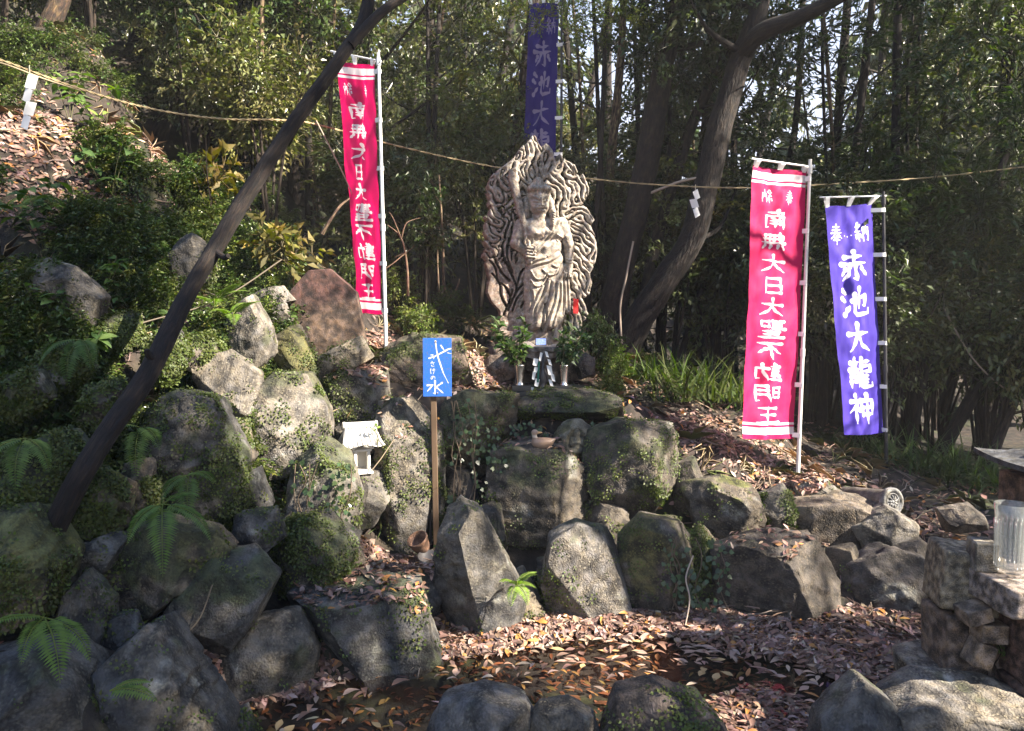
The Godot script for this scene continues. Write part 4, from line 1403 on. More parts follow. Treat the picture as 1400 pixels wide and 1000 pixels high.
	stroke("sword", V.call(698, 246), V.call(695.5, 239), 5.8, 3.0, 3.5, 13, 0)
	stroke("sword", V.call(719, 333), V.call(722, 360), 2.6, 2.6, 4, 15, 0)
	for s in [-1.0, 1.0]:
		curve("sword", [[720, 338], [720 + s * 5.0, 336], [720 + s * 6.0, 331], [720 + s * 4.0, 327]], 1.6, 1.2, 3.0, 15.0, 0)
	stroke("sword", V.call(721.5, 356), V.call(722, 360), 4, 3, 5, 14, 0)
	var sw: PackedFloat32Array = lay.sword
	for k in RW * RH:
		if sw[k] > -0.5:
			var px := RX + (k % RW) * RS
			var py := RY + (k / RW) * RS
			sw[k] += nf.get_noise_2d(px * 2.4, py * 2.4) * 0.7
	lay.sword = sw
	var org := Vector2(737, 476)
	var stone := func(px: float, py: float, h: float) -> Color:
		var n := nz.get_noise_2d(px * 0.25, py * 0.25)
		var m := nf.get_noise_2d(px * 0.55, py * 0.55)
		var c := Color(0.60, 0.55, 0.49) * (0.9 + 0.35 * n)
		c = c.lerp(Color(0.30, 0.20, 0.16), clampf(0.10 + n * 1.1 + smoothstep(720.0, 690.0, px) * smoothstep(300.0, 380.0, py) * 0.9, 0.0, 0.8))   # scattered iron stain; on the lower left, reddish shade painted in
		c = c.lerp(Color(0.34, 0.32, 0.13), clampf((m - 0.05) * 2.4, 0.0, 0.75) * smoothstep(262.0, 236.0, py) * smoothstep(2.2, -1.0, h))   # yellow lichen deep in the upper flames
		c = c.lerp(Color(0.70, 0.66, 0.60), clampf((m - 0.1) * 1.6, 0.0, 0.6))
		c.a = 1.0
		return c
	var base := at(737, 476, 6.35)
	var t := thing("relief_statue", "tall stone relief of a standing sword-bearing guardian wreathed in carved flames", "statue", base, 0.16)
	part("flame_halo", relief_mesh(lay.halo, -0.16, stone, org), mats.carved, t)
	var figm := relief_mesh(lay.fig, -0.03, stone, org)
	part("carved_figure", figm, mats.carved, t).position.z = 0.004
	part("carved_sword", relief_mesh(lay.sword, 0.02, stone, org), mats.carved, t).position.z = 0.004
	# worn pedestal block that it stands on
	var b := Buf.new()
	rough_slab(b, Vector3(0, -0.16, -0.06), Vector3(0.78, 0.34, 0.30), Color(0.26, 0.21, 0.18), 4, 0.015)
	part("pedestal", mesh_of(b, true), mats.rock_plain, t)
	# red cloth strip hung on the flames
	var rb := Buf.new()
	for k in 7:
		var y := -0.02 * k
		var z := 0.004 * sin(k * 1.3)
		rb.vert(Vector3(-0.021, y, z), Vector3.BACK, Color(0.62, 0.02, 0.02))
		rb.vert(Vector3(0.021, y - 0.004, z + 0.003), Vector3.BACK, Color(0.62, 0.02, 0.02))
		if k > 0:
			rb.tri(k * 2 - 2, k * 2 - 1, k * 2); rb.tri(k * 2 - 1, k * 2 + 1, k * 2)
	var strip := part("cloth_strip", mesh_of(rb, true), mats.leaf_soft, self)
	strip.position = base + Basis(Vector3.UP, 0.16) * Vector3((787 - 737) * RM, (476 - 408) * RM, 0.04)
	strip.rotation.y = 0.16
	tag(strip, "small bright red cloth strip hanging on the statue's lower right flames", "cloth strip")
# ---------------------------------------------------------------- brush lettering
const GLYPHS := {
	"hou": "30,18 70,16;24,32 76,30;14,46 86,44;50,6 48,30 38,52 12,72;52,44 66,58 90,70;34,66 66,66;28,78 72,78;50,58 50,98",
	"nou": "26,6 14,24 28,30;36,16 12,46 38,44;25,46 25,94;12,62 8,80;36,60 42,76;54,30 54,94;54,30 90,30 90,90 82,86;72,10 72,34 58,64;73,42 84,62",
	"nan": "26,16 76,14;50,4 50,28;20,32 20,94;20,32 82,32 82,92 72,88;40,42 46,52;62,40 55,52;34,56 68,56;34,70 68,70;51,56 51,90",
	"mu": "30,6 16,26;28,16 84,16;20,34 88,34;10,54 94,54;32,18 32,54;48,18 48,54;63,18 63,54;79,18 79,54;20,70 12,90;38,70 42,86;58,70 64,86;78,68 90,88",
	"dai": "12,38 88,34;52,6 48,44 34,70 12,92;50,42 64,70 92,92",
	"nichi": "26,12 26,92;26,12 76,12 76,92;26,50 76,50;26,88 76,88",
	"sei": "8,10 48,8;18,10 18,48;40,8 40,52;18,22 40,22;18,34 40,34;6,50 48,44;58,12 58,40;58,12 86,12 86,40;58,38 86,38;22,64 80,62;26,78 76,78;8,95 94,95;50,62 50,95",
	"fu": "10,14 90,12;54,14 40,40 10,66;50,34 50,96;60,42 86,64",
	"dou": "44,6 16,12;8,22 54,20;14,32 48,32 48,58 14,58 14,32;14,45 48,45;31,8 31,90;10,70 52,70;6,92 56,86;60,32 92,30 88,86 78,84;74,10 72,50 56,94",
	"myou": "10,18 10,72;10,18 38,18 38,72;10,44 38,44;10,70 38,70;54,10 54,60 42,94;54,10 88,10 88,92 78,88;54,34 88,34;54,56 88,56",
	"ou": "16,14 84,14;22,50 78,50;8,90 92,90;50,14 50,90",
	"aka": "24,22 76,20;50,6 50,44;10,44 90,42;40,46 34,76 18,94;58,46 58,92 48,88;24,60 14,80;76,58 90,80",
	"ike": "14,12 26,24;8,38 20,48;8,90 28,62;38,46 88,30 84,64 76,60;62,8 62,70;46,26 46,80 56,90 92,86 94,70",
	"ryuu": "26,4 30,12;8,16 48,14;18,22 22,32;38,20 34,32;4,38 52,36;14,46 14,94;14,46 44,46 44,92;14,60 44,60;14,74 44,74;62,4 62,26;62,14 88,12;60,28 90,26 90,44 62,44;62,44 60,88 70,94 94,92 94,80;66,58 86,58;66,70 86,70;66,80 84,80",
	"jin": "22,6 28,16;8,26 42,24 8,62;26,44 26,96;32,48 42,58;52,24 52,70;52,24 90,24 90,70;52,46 90,46;52,68 90,68;71,6 71,98",
	"ya": "8,40 24,36 48,26 62,20 74,18 78,26 70,30 60,28;42,12 50,22;26,2 30,26 34,40 48,74 62,96",
	"mi": "20,20 60,16 44,50 24,72 14,60 30,50 60,58 86,64;74,40 66,84",
	"sa": "18,34 82,26;40,10 66,58;30,66 40,84 74,82",
	"ke": "20,12 16,50 22,88 28,74;44,34 92,30;70,10 72,56 58,92",
	"no": "52,24 44,60 26,76 14,60 24,34 52,22 80,36 82,64 60,86",
	"mizu": "50,6 50,92 40,86;12,34 40,32 10,76;86,18 60,42;54,44 92,88",
}

func brush(im: Image, glyph: String, x: float, y: float, w: float, h: float, pen: float, col: Color, mirror := false) -> void:
	for s in GLYPHS[glyph].split(";"):
		var pts := []
		for p in s.split(" "):
			var q: PackedStringArray = p.split(",")
			pts.append(Vector2(float(q[0]) / 100.0, float(q[1]) / 100.0))
		var total := 0.0
		for k in pts.size() - 1:
			total += pts[k].distance_to(pts[k + 1])
		var run := 0.0
		for k in pts.size() - 1:
			var L: float = pts[k].distance_to(pts[k + 1])
			var n := int(L * maxf(w, h) / 1.2) + 2
			for j in n + 1:
				var t := float(j) / n
				var p: Vector2 = pts[k].lerp(pts[k + 1], t)
				var f := (run + L * t) / maxf(total, 0.001)
				var r := pen * (1.15 - 0.55 * f + 0.25 * sin(f * 9.0 + x))
				var cx := x + p.x * w
				if mirror:
					cx = x + (1.0 - p.x) * w
				var cy := y + p.y * h
				for dy in range(int(-r) - 1, int(r) + 2):
					for dx in range(int(-r) - 1, int(r) + 2):
						if dx * dx + dy * dy <= r * r:
							var ix := int(cx + dx)
							var iy := int(cy + dy)
							if ix >= 0 and iy >= 0 and ix < im.get_width() and iy < im.get_height():
								im.set_pixel(ix, iy, col)
			run += L

func cloth_material(key: String, im: Image, back: float) -> StandardMaterial3D:
	im.generate_mipmaps()
	var m := StandardMaterial3D.new()
	m.resource_name = key
	m.albedo_texture = ImageTexture.create_from_image(im)
	m.roughness = 0.75
	m.cull_mode = BaseMaterial3D.CULL_DISABLED
	m.backlight_enabled = true
	m.backlight = Color(back, back, back)
	mats[key] = m
	return m

func red_print() -> Image:      # seen from the back of the cloth: the writing is reversed
	var im := Image.create(256, 1280, false, Image.FORMAT_RGB8)
	var red := Color(0.82, 0.06, 0.37)
	var wh := Color(0.93, 0.88, 0.89)
	im.fill(red)
	im.fill_rect(Rect2i(0, 22, 256, 34), wh)
	im.fill_rect(Rect2i(0, 64, 256, 13), wh)
	im.fill_rect(Rect2i(0, 1200, 256, 12), wh)
	im.fill_rect(Rect2i(0, 1222, 256, 36), wh)
	brush(im, "nou", 40, 98, 62, 70, 2.6, wh, true)
	brush(im, "hou", 140, 98, 54, 70, 2.6, wh, true)
	var y := 194.0
	for g in ["nan", "mu", "dai", "nichi", "dai", "sei", "fu", "dou", "myou", "ou"]:
		brush(im, g, 46, y, 140, 90, 6.0, wh, true)
		y += 102.5
	return im

func blue_print() -> Image:
	var im := Image.create(256, 1024, false, Image.FORMAT_RGB8)
	im.fill(Color(0.26, 0.18, 0.66))
	var wh := Color(0.90, 0.90, 0.94)
	brush(im, "hou", 10, 76, 82, 94, 4.2, wh)
	brush(im, "nou", 152, 74, 82, 94, 4.2, wh)
	for k in 3:
		for dx in 5:
			for dy in 5:
				im.set_pixel(105 + k * 16 + dx, 128 + (k % 2) * 5 + dy, wh)
	var y := 196.0
	for g in ["aka", "ike", "dai", "ryuu", "jin"]:
		brush(im, g, 46, y, 166, 142, 9.0, wh)
		y += 160.0
	return im

# corners in the world: top left, top right, bottom right, bottom left; right edge hangs on the pole
func banner(called: String, label: String, mat: Material, tl: Vector3, tr: Vector3, br: Vector3, bl: Vector3, pole_foot: Vector3, pole_top: Vector3, pole_col: Color, bar_a: Vector3, bar_b: Vector3, wave: float, tabs: int) -> void:
	var base := pole_foot
	var t := thing(called, label, "banner", base)
	var b := Buf.new()
	var NX := 22
	var NY := 90
	var nrm := (tr - tl).cross(bl - tl).normalized()
	if nrm.z < 0:
		nrm = -nrm
	var sd := float(t.get_index()) * 3.7
	for j in NY + 1:
		for k in NX + 1:
			var u := float(k) / NX
			var v := float(j) / NY
			var p := tl.lerp(tr, u).lerp(bl.lerp(br, u), v)
			var amp := wave * (0.25 + 0.75 * (1.0 - absf(2.0 * u - 0.9)))
			var off := sin(u * 7.0 + v * 9.0 + sd) * 0.35 + nz.get_noise_3d(u * 5.0 + sd, v * 9.0, sd) * 1.3 + nz.get_noise_3d(u * 16.0 + v * 8.0, v * 26.0, sd) * 0.5
			off += sin((u + v * 3.0) * 12.0 + sd) * 0.18
			p += nrm * off * amp
			p.y -= sin(u * PI) * 0.006
			b.vert(p - base, nrm, Color.WHITE, Vector2(u, v))
	for j in NY:
		for k in NX:
			var a := j * (NX + 1) + k
			var e := a + NX + 1
			b.tri(a, a + 1, e); b.tri(a + 1, e + 1, e)
	part("cloth", mesh_of(b, true), mat, t)
	var pb := Buf.new()
	var H1 := pole_top - base
	tube(pb, [Vector3(0, -0.08, 0), H1 * 0.5, H1], [0.0135, 0.0125, 0.0105], 10, pole_col)
	part("pole", mesh_of(pb), mats.satin, t)
	for f in [0.42, 0.97]:
		var jb := Buf.new()
		var pj := H1 * float(f)
		tube(jb, [pj - H1 * 0.012, pj + H1 * 0.012], [0.0165, 0.0165], 10, pole_col)
		part("pole_joint", mesh_of(jb), mats.satin, t)
	var bb := Buf.new()
	tube(bb, [bar_a - base, bar_b - base], [0.0065, 0.0065], 8, Color(0.75, 0.75, 0.73))
	part("crossbar", mesh_of(bb), mats.satin, t)
	# white loops: three over the bar, the others round the pole
	var loop := func(a: Vector3, c: Vector3, along: Vector3, w: float):
		var lb := Buf.new()
		var nn := (c - a).cross(along).normalized()
		if nn.z < 0:
			nn = -nn
		for side in [1.0, -1.0]:
			var f0 := lb.v.size()
			for k in 4:
				var f := k / 3.0
				var p: Vector3 = a.lerp(c, f) + nn * side * (0.003 + 0.012 * f)
				lb.vert(p - along * w * 0.5 - base, nn * side, Color.WHITE)
				lb.vert(p + along * w * 0.5 - base, nn * side, Color.WHITE)
				if k > 0:
					var q := f0 + k * 2
					lb.tri(q - 2, q, q - 1); lb.tri(q - 1, q, q + 1)
		var q2 := lb.v.size()
		lb.tri(6, 14, 7); lb.tri(7, 14, 15)
		part("loop", mesh_of(lb, true), mats.paper, t)
	var across := (tr - tl).normalized()
	for u in [0.05, 0.5, 0.94]:
		var cl := tl.lerp(tr, u)
		var on_bar := bar_a.lerp(bar_b, clampf(0.06 + u * 0.84, 0.0, 1.0))
		loop.call(cl - Vector3(0, 0.012, 0), on_bar + Vector3(0, 0.004, 0), across, 0.035)
	var down := (br - tr).normalized()
	for k in tabs:
		var v := 0.03 + 0.955 * k / (tabs - 1.0)
		var e := tr.lerp(br, v)
		# nearest point of the pole at this height
		var f := clampf((e.y - base.y) / maxf(H1.y, 0.01), 0.0, 1.0)
		var onp := base + H1 * f
		loop.call(e - across * 0.012, onp + (onp - e).normalized() * 0.01, down, 0.03)

func make_banners() -> void:
	var red := cloth_material("red_cloth", red_print(), 0.9)
	var blue := cloth_material("blue_cloth", blue_print(), 0.8)
	var shaded_blue: StandardMaterial3D = blue.duplicate()
	shaded_blue.albedo_color = Color(0.60, 0.56, 0.66)  # same blue cloth, with the shade it hangs in put into the tint
	var white := Color(0.72, 0.72, 0.70)
	var black := Color(0.025, 0.025, 0.028)
	banner("nobori_banner", "red banner seen from behind at the left, partly crossed by the leaning trunk", red,
		at(460, 84, 5.95), at(512, 88, 5.62), at(523, 430, 5.62), at(490, 427, 6.0), at(528, 480, 5.6), at(517, 72, 5.6), white, at(452, 70, 6.0), at(521, 84, 5.58), 0.042, 6)
	banner("nobori_banner", "red banner seen from behind on the right, beside the blue-violet banner", red,
		at(1029, 226, 5.05), at(1103, 234, 5.22), at(1085, 600, 5.22), at(1015, 600, 5.0), at(1090, 668, 5.2), at(1108, 218, 5.2), Color(0.62, 0.60, 0.57), at(1028, 217, 5.02), at(1114, 229, 5.22), 0.045, 6)
	banner("nobori_banner", "blue-violet banner with white characters on the black pole at the right", blue,
		at(1128, 282, 5.8), at(1192, 278, 5.92), at(1208, 592, 5.92), at(1155, 595, 5.8), at(1213, 676, 5.9), at(1208, 262, 5.9), black, at(1121, 270, 5.78), at(1212, 268, 5.92), 0.032, 6)
	banner("nobori_banner", "blue-violet banner with shade put into its cloth colour, rising behind the top of the flame statue", shaded_blue,
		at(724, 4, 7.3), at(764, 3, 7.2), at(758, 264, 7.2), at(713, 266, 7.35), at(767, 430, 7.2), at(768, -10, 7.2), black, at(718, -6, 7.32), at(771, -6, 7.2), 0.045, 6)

func make_sign() -> void:
	var im := Image.create(192, 392, false, Image.FORMAT_RGB8)
	for y in 392:
		for x in 192:
			var v := 1.0 + 0.12 * nz.get_noise_2d(x * 0.25, y * 0.25) + 0.10 * nf.get_noise_2d(x * 0.4, y * 0.4)
			var c := Color(0.12, 0.36, 0.72) * v
			var w := nz.get_noise_2d(x * 0.14 + 60.0, y * 0.14)
			if w > 0.18:
				c = c.lerp(Color(0.33, 0.36, 0.42), minf(0.6, (w - 0.18) * 3.0))      # worn paint
			im.set_pixel(x, y, c)
	var cream := Color(0.80, 0.78, 0.66)
	brush(im, "ya", 22, 14, 240, 300, 4.6, cream)
	brush(im, "mi", 44, 104, 40, 44, 2.0, cream)
	brush(im, "sa", 44, 152, 42, 44, 2.0, cream)
	brush(im, "ke", 44, 200, 42, 44, 2.0, cream)
	brush(im, "no", 46, 246, 42, 40, 2.0, cream)
	brush(im, "mizu", 14, 282, 132, 100, 4.8, cream)
	im.generate_mipmaps()
	var m := StandardMaterial3D.new()
	m.albedo_texture = ImageTexture.create_from_image(im)
	m.roughness = 0.55
	var d := 4.55
	var foot := at(595, 733, d)
	var t := thing("sign_post", "blue board with brushed white characters on a weathered wooden post", "sign", foot, 0.06)
	var top := at(598, 463, d) - foot
	var pb := Buf.new()
	box(pb, Vector3(0.0, top.y * 0.5 - 0.06, 0), Vector3(0.034, top.y + 0.06, 0.034), 0.003, Color(0.42, 0.35, 0.29), Basis(Vector3.BACK, 0.012), 1.0, 0.004)
	part("post", flat_mesh(pb), mats.bark_pale, t)
	var c := at(598, 502, d) - foot
	var W := 39.0 * d / FOCAL
	var HH := 80.0 * d / FOCAL
	var bb := Buf.new()
	box(bb, Vector3(c.x, c.y, 0.024), Vector3(W, HH, 0.014), 0.002, Color(0.03, 0.10, 0.30))
	part("board", flat_mesh(bb), mats.satin, t)
	var fb := Buf.new()
	var hw := W * 0.5 - 0.001
	var hh := HH * 0.5 - 0.001
	for q in [[-1, 1], [1, 1], [1, -1], [-1, -1]]:
		fb.vert(Vector3(c.x + q[0] * hw, c.y + q[1] * hh, 0.0335), Vector3.BACK, Color.WHITE, Vector2((q[0] + 1) * 0.5, (1 - q[1]) * 0.5))
	fb.tri(0, 1, 2); fb.tri(0, 2, 3)
	part("painted_face", mesh_of(fb), m, t)
	for q in [[-0.3, 0.44], [0.02, -0.44]]:
		var nb := Buf.new()
		lathe(nb, Vector3.ZERO, [[0.0001, 0.004], [0.0035, 0.003], [0.0045, 0.0]], 8, Color(0.25, 0.2, 0.17))
		var nail := part("nail", mesh_of(nb, true), mats.satin, t)
		nail.position = Vector3(c.x + q[0] * 0.02, c.y + q[1] * HH, 0.034)
		nail.rotation.x = PI / 2
	# the post's shadow, added as a thin dark rod beside it
	var sb := Buf.new()
	tube(sb, [Vector3(-0.028, -0.05, -0.01), Vector3(-0.034, 0.35, -0.03), Vector3(-0.022, 0.72, -0.04)], [0.008, 0.008, 0.006], 6, Color(0.05, 0.04, 0.035), 0.1)
	var st := part("post_shadow", mesh_of(sb), mats.matt, self)
	st.position = foot
	tag(st, "shadow of the blue sign post, added as a thin dark rod beside it", "post_shadow")
# ---------------------------------------------------------------- things of the shrine
func zigzag(label: String, p: Vector3, w: float, step: float, n: int, lean: float, group: String) -> void:   # folded paper streamer hanging at p
	var t := thing("paper_streamer", label, "paper streamer", p, 0.15, group)
	var hb := Buf.new()
	tube(hb, [Vector3(0, 0.03, 0), Vector3(0, -0.02, 0)], [0.003, 0.003], 5, Color(0.6, 0.55, 0.4))
	part("tie", mesh_of(hb), mats.matt, t)
	for k in n:
		var b := Buf.new()
		var sd := 1.0 if k % 2 == 0 else -1.0
		var c := Vector3(lean * k + sd * w * 0.16, -0.02 - step * (k + 0.5), 0.003 * k)
		var tilt := Basis(Vector3.BACK, -0.30 if lean < 0.0 else 0.34)
		var yaw := Basis(Vector3.UP, sd * 0.45)
		for q in [[-0.5, 0.5], [0.5, 0.5], [0.5, -0.5], [-0.5, -0.5]]:
			b.vert(c + tilt * (yaw * Vector3(q[0] * w, q[1] * step * 1.02, 0)) + Vector3(0, q[0] * 0.18 * w * sd, 0), Vector3.BACK, Color.WHITE)
		b.tri(0, 1, 2); b.tri(0, 2, 3)
		part("paper_fold", mesh_of(b, true), mats.paper, t)

func make_rope() -> void:
	var keys := [at(-260, 40, 3.8), at(-60, 68, 4.0), at(0, 82, 4.2), at(90, 115, 4.5), at(170, 140, 4.8), at(240, 155, 5.0), at(310, 163, 5.2), at(380, 164, 5.4), at(432, 170, 5.8), at(545, 200, 6.6), at(680, 229, 7.0), at(820, 246, 7.2), at(920, 254, 6.9), at(1030, 257, 6.6), at(1150, 251, 6.6), at(1280, 242, 6.7), at(1420, 226, 7.1), at(1545, 212, 7.4)]
	var pts := smooth_line(keys, 40)
	var base: Vector3 = pts[0]
	var b := Buf.new()
	for s in 2:      # two strands twisted round each other
		var q := []
		for k in pts.size():
			var a := k * 0.55 + s * PI
			q.append(pts[k] - base + Vector3(0, cos(a), sin(a)) * 0.0034)
		tube(b, q, [0.0043], 5, Color(0.33, 0.255, 0.14))
	var r := part("straw_rope", mesh_of(b), mats.matt, self)
	r.position = base
	tag(r, "thin straw rope strung across the whole clearing behind the statue", "rope")
	var t2 := smooth_line([at(-60, 74, 4.15), at(0, 86, 4.3), at(60, 108, 4.45), at(110, 124, 4.6)], 24)
	var b2 := Buf.new()
	var q2 := []
	for p in t2:
		q2.append(p - base)
	tube(b2, q2, [0.005], 5, Color(0.3, 0.24, 0.15))
	var r2 := part("straw_rope", mesh_of(b2), mats.matt, self)
	r2.position = base
	tag(r2, "shorter dark rope end running just under the main rope at the upper left", "rope")
	zigzag("white zigzag paper streamer hanging from the rope at the far left", at(40, 97, 4.32), 0.05, 0.072, 4, -0.006, "paper streamers on the rope")
	zigzag("white zigzag paper streamer hanging from the rope before the big trunk", at(951, 257, 6.8), 0.062, 0.075, 3, 0.0, "paper streamers on the rope")

func make_altar() -> void:
	# black lacquered board with two risers
	var bp := at(741, 540, 5.35)
	var t := thing("altar_board", "black wooden board on the ledge carrying the two steel vases", "altar board", bp)
	var b := Buf.new()
	box(b, Vector3(0, 0.012, 0), Vector3(0.40, 0.035, 0.17), 0.003, Color(0.018, 0.016, 0.016))
	part("board", flat_mesh(b), mats.satin, t)
	for s in [-1.0, 1.0]:
		var c := Buf.new()
		box(c, Vector3(s * 0.14, 0.047, 0.0), Vector3(0.13, 0.032, 0.13), 0.003, Color(0.022, 0.02, 0.02))
		part("riser", flat_mesh(c), mats.satin, t)
	# vases with evergreen sprigs
	for s in [-1.0, 1.0]:
		var vp := bp + Vector3(s * 0.15, 0.064, 0.01)
		var v := thing("steel_vase", "tapered steel vase of evergreen sprigs on the %s end of the altar board" % ("left" if s < 0 else "right"), "vase", vp, 0.0, "pair of altar vases")
		var vb := Buf.new()
		lathe(vb, Vector3.ZERO, [[0.0001, 0.002], [0.030, 0.002], [0.031, 0.006], [0.022, 0.012], [0.0205, 0.03], [0.024, 0.09], [0.030, 0.135], [0.033, 0.142], [0.030, 0.142], [0.026, 0.12], [0.0001, 0.11]], 24, Color(0.55, 0.53, 0.5))
		part("body", mesh_of(vb, true), mats.steel, v)
		var sb := Buf.new()
		var lv := []
		for k in 9:
			var az := rng.randf() * TAU
			var e := Vector3(cos(az) * 0.10 + 0.075 * s, rng.randf_range(0.26, 0.46), sin(az) * 0.10)
			tube(sb, smooth_line([Vector3(0, 0.1, 0), e * 0.6 + Vector3(0, 0.05, 0), e], 3), [0.003, 0.003, 0.0025, 0.002], 4, Color(0.1, 0.09, 0.04), 0.0, false)
			for q in 21:
				var f := rng.randf_range(0.28, 1.05)
				var p := Vector3(0, 0.1, 0).lerp(e, f) + Vector3(rng.randf_range(-1, 1), rng.randf_range(-1, 1), rng.randf_range(-1, 1)) * 0.02
				lv.append([p, Vector3(rng.randf_range(-1, 1), rng.randf_range(-0.5, 0.8), rng.randf_range(-0.5, 1)).normalized()])
		part("stem", mesh_of(sb), mats.matt, v)
		var lb := Buf.new()
		for q in lv:
			leaf(lb, q[0], q[1], (Vector3.UP * 0.6 + Vector3(rng.randf_range(-1, 1), 0.3, 0.6)).normalized(), rng.randf_range(0.045, 0.075), 0.026, tint(Color(0.055, 0.10, 0.02) if s < 0 else Color(0.035, 0.065, 0.02), 0.35))
		part("sprig", mesh_of(lb), mats.leaf_soft, v).set_meta("kind", "stuff")
	# stone table in front of the statue
	var tp := at(740, 525, 5.75)
	var st := thing("stone_table", "grey stone offering table with a scalloped underside before the statue", "table", tp)
	var top_y := at(740, 474, 5.75).y - tp.y
	var tb := Buf.new()
	box(tb, Vector3(0, top_y - 0.018, 0), Vector3(0.44, 0.036, 0.24), 0.005, Color(0.26, 0.24, 0.22), Basis.IDENTITY, 1.0, 0.003)
	part("top", flat_mesh(tb), mats.rock_plain, st)
	var ap := PackedVector2Array()
	ap.append(Vector2(-0.20, top_y - 0.038))
	for k in 25:
		var x := -0.20 + 0.40 * k / 24.0
		ap.append(Vector2(x, top_y - 0.075 - 0.028 * absf(cos(x * 13.0)) - 0.01 * cos(x * 40.0)))
	ap.append(Vector2(0.20, top_y - 0.038))
	var ab := Buf.new()
	var tris := Geometry2D.triangulate_polygon(ap)
	for zz in [0.1, 0.07]:
		var f0 := ab.v.size()
		for p in ap:
			ab.vert(Vector3(p.x, p.y, zz), Vector3.BACK, Color(0.25, 0.22, 0.2))
		for k in range(0, tris.size(), 3):
			ab.tri(f0 + tris[k], f0 + tris[k + 1], f0 + tris[k + 2])
	for k in ap.size():
		var p0 := ap[k]
		var p1 := ap[(k + 1) % ap.size()]
		var q := ab.v.size()
		for c in [Vector3(p0.x, p0.y, 0.1), Vector3(p1.x, p1.y, 0.1), Vector3(p1.x, p1.y, 0.07), Vector3(p0.x, p0.y, 0.07)]:
			ab.vert(c, Vector3.DOWN, Color(0.25, 0.22, 0.2))
		ab.tri(q, q + 1, q + 2); ab.tri(q, q + 2, q + 3)
	part("apron", flat_mesh(ab), mats.rock_plain, st)
	for s in [-1.0, 1.0]:
		var lb := Buf.new()
		box(lb, Vector3(s * 0.17, (top_y - 0.05) * 0.5 - 0.02, -0.02), Vector3(0.05, top_y - 0.03, 0.16), 0.006, Color(0.22, 0.2, 0.18), Basis.IDENTITY, 1.0, 0.003)
		part("leg", flat_mesh(lb), mats.rock_plain, st)
	# on the table: a small framed picture, a card on a tray, two folded papers
	var on := Vector3(tp.x, tp.y + top_y + 0.001, tp.z)
	var fr := thing("picture_frame", "small blue-white picture in a dark frame standing on the stone table", "picture frame", on + Vector3(-0.005, 0, 0.05))
	var fbuf := Buf.new()
	box(fbuf, Vector3(0, 0.036, -0.006), Vector3(0.082, 0.056, 0.01), 0.002, Color(0.03, 0.03, 0.04), Basis(Vector3.RIGHT, -0.15))
	part("frame", flat_mesh(fbuf), mats.satin, fr)
	var pim := Image.create(32, 20, false, Image.FORMAT_RGB8)
	for y in 20:
		for x in 32:
			pim.set_pixel(x, y, Color(0.30, 0.42, 0.78).lerp(Color(0.75, 0.8, 0.92), clampf(nz.get_noise_2d(x * 2.0, y * 3.0) + 0.4, 0, 1)))
	var pm := StandardMaterial3D.new()
	pm.albedo_texture = ImageTexture.create_from_image(pim)
	pm.roughness = 0.3
	var pq := Buf.new()
	var pbas := Basis(Vector3.RIGHT, -0.15)
	for q in [[-1, 1], [1, 1], [1, -1], [-1, -1]]:
		pq.vert(Vector3(0, 0.036, -0.006) + pbas * Vector3(q[0] * 0.036, q[1] * 0.023, 0.0065), Vector3.BACK, Color.WHITE, Vector2((q[0] + 1) * 0.5, (1 - q[1]) * 0.5))
	pq.tri(0, 1, 2); pq.tri(0, 2, 3)
	part("print", mesh_of(pq), pm, fr)
	var trb := Buf.new()
	box(trb, Vector3(0, 0.004, 0), Vector3(0.1, 0.008, 0.05), 0.002, Color(0.42, 0.38, 0.34))
	var tray := part("tray", flat_mesh(trb), mats.satin, self)
	tray.position = on + Vector3(0.0, 0, 0.092)
	tag(tray, "low pale tray lying before the small picture on the stone table", "tray")
	for s in [-1.0, 1.0]:
		var ob := Buf.new()
		var q := [[-0.075, 0.002], [0.075, 0.002], [0.055, 0.018], [0.02, 0.04 if s < 0 else 0.022], [-0.03, 0.018]]
		var f0 := 0
		for zz in [0.02, -0.02]:
			for p in q:
				ob.vert(Vector3(p[0] * 1.0, p[1], zz + p[1] * 0.2), Vector3.BACK, Color(0.5, 0.44, 0.4))
		for k in range(1, 4):
			ob.tri(0, k, k + 1); ob.tri(5, 5 + k + 1, 5 + k)
		for k in 5:
			var k2 := (k + 1) % 5
			ob.tri(k, k + 5, k2); ob.tri(k2, k + 5, k2 + 5)
		var of := part("carved_offering", flat_mesh(ob), mats.satin, self)
		of.position = on + Vector3(s * 0.115, 0, 0.06)
		of.scale.x = -s * -1.0 if s > 0 else 1.0
		tag(of, ("pointed pale carving on the left of the stone table" if s < 0 else "low pale carving on the right of the stone table"), "carving")
	# black stand with white folded streamers in the middle of the board
	var gp := bp + Vector3(0.005, 0.031, 0.02)
	var g := thing("streamer_stand", "black stand with ragged white paper streamers between the two vases", "ritual stand", gp)
	var gb := Buf.new()
	lathe(gb, Vector3.ZERO, [[0.0001, 0.0], [0.052, 0.0], [0.052, 0.012], [0.02, 0.02], [0.03, 0.06], [0.034, 0.10], [0.022, 0.135], [0.012, 0.15], [0.008, 0.27], [0.0001, 0.272]], 18, Color(0.02, 0.02, 0.025))
	part("stand", mesh_of(gb, true), mats.satin, g)
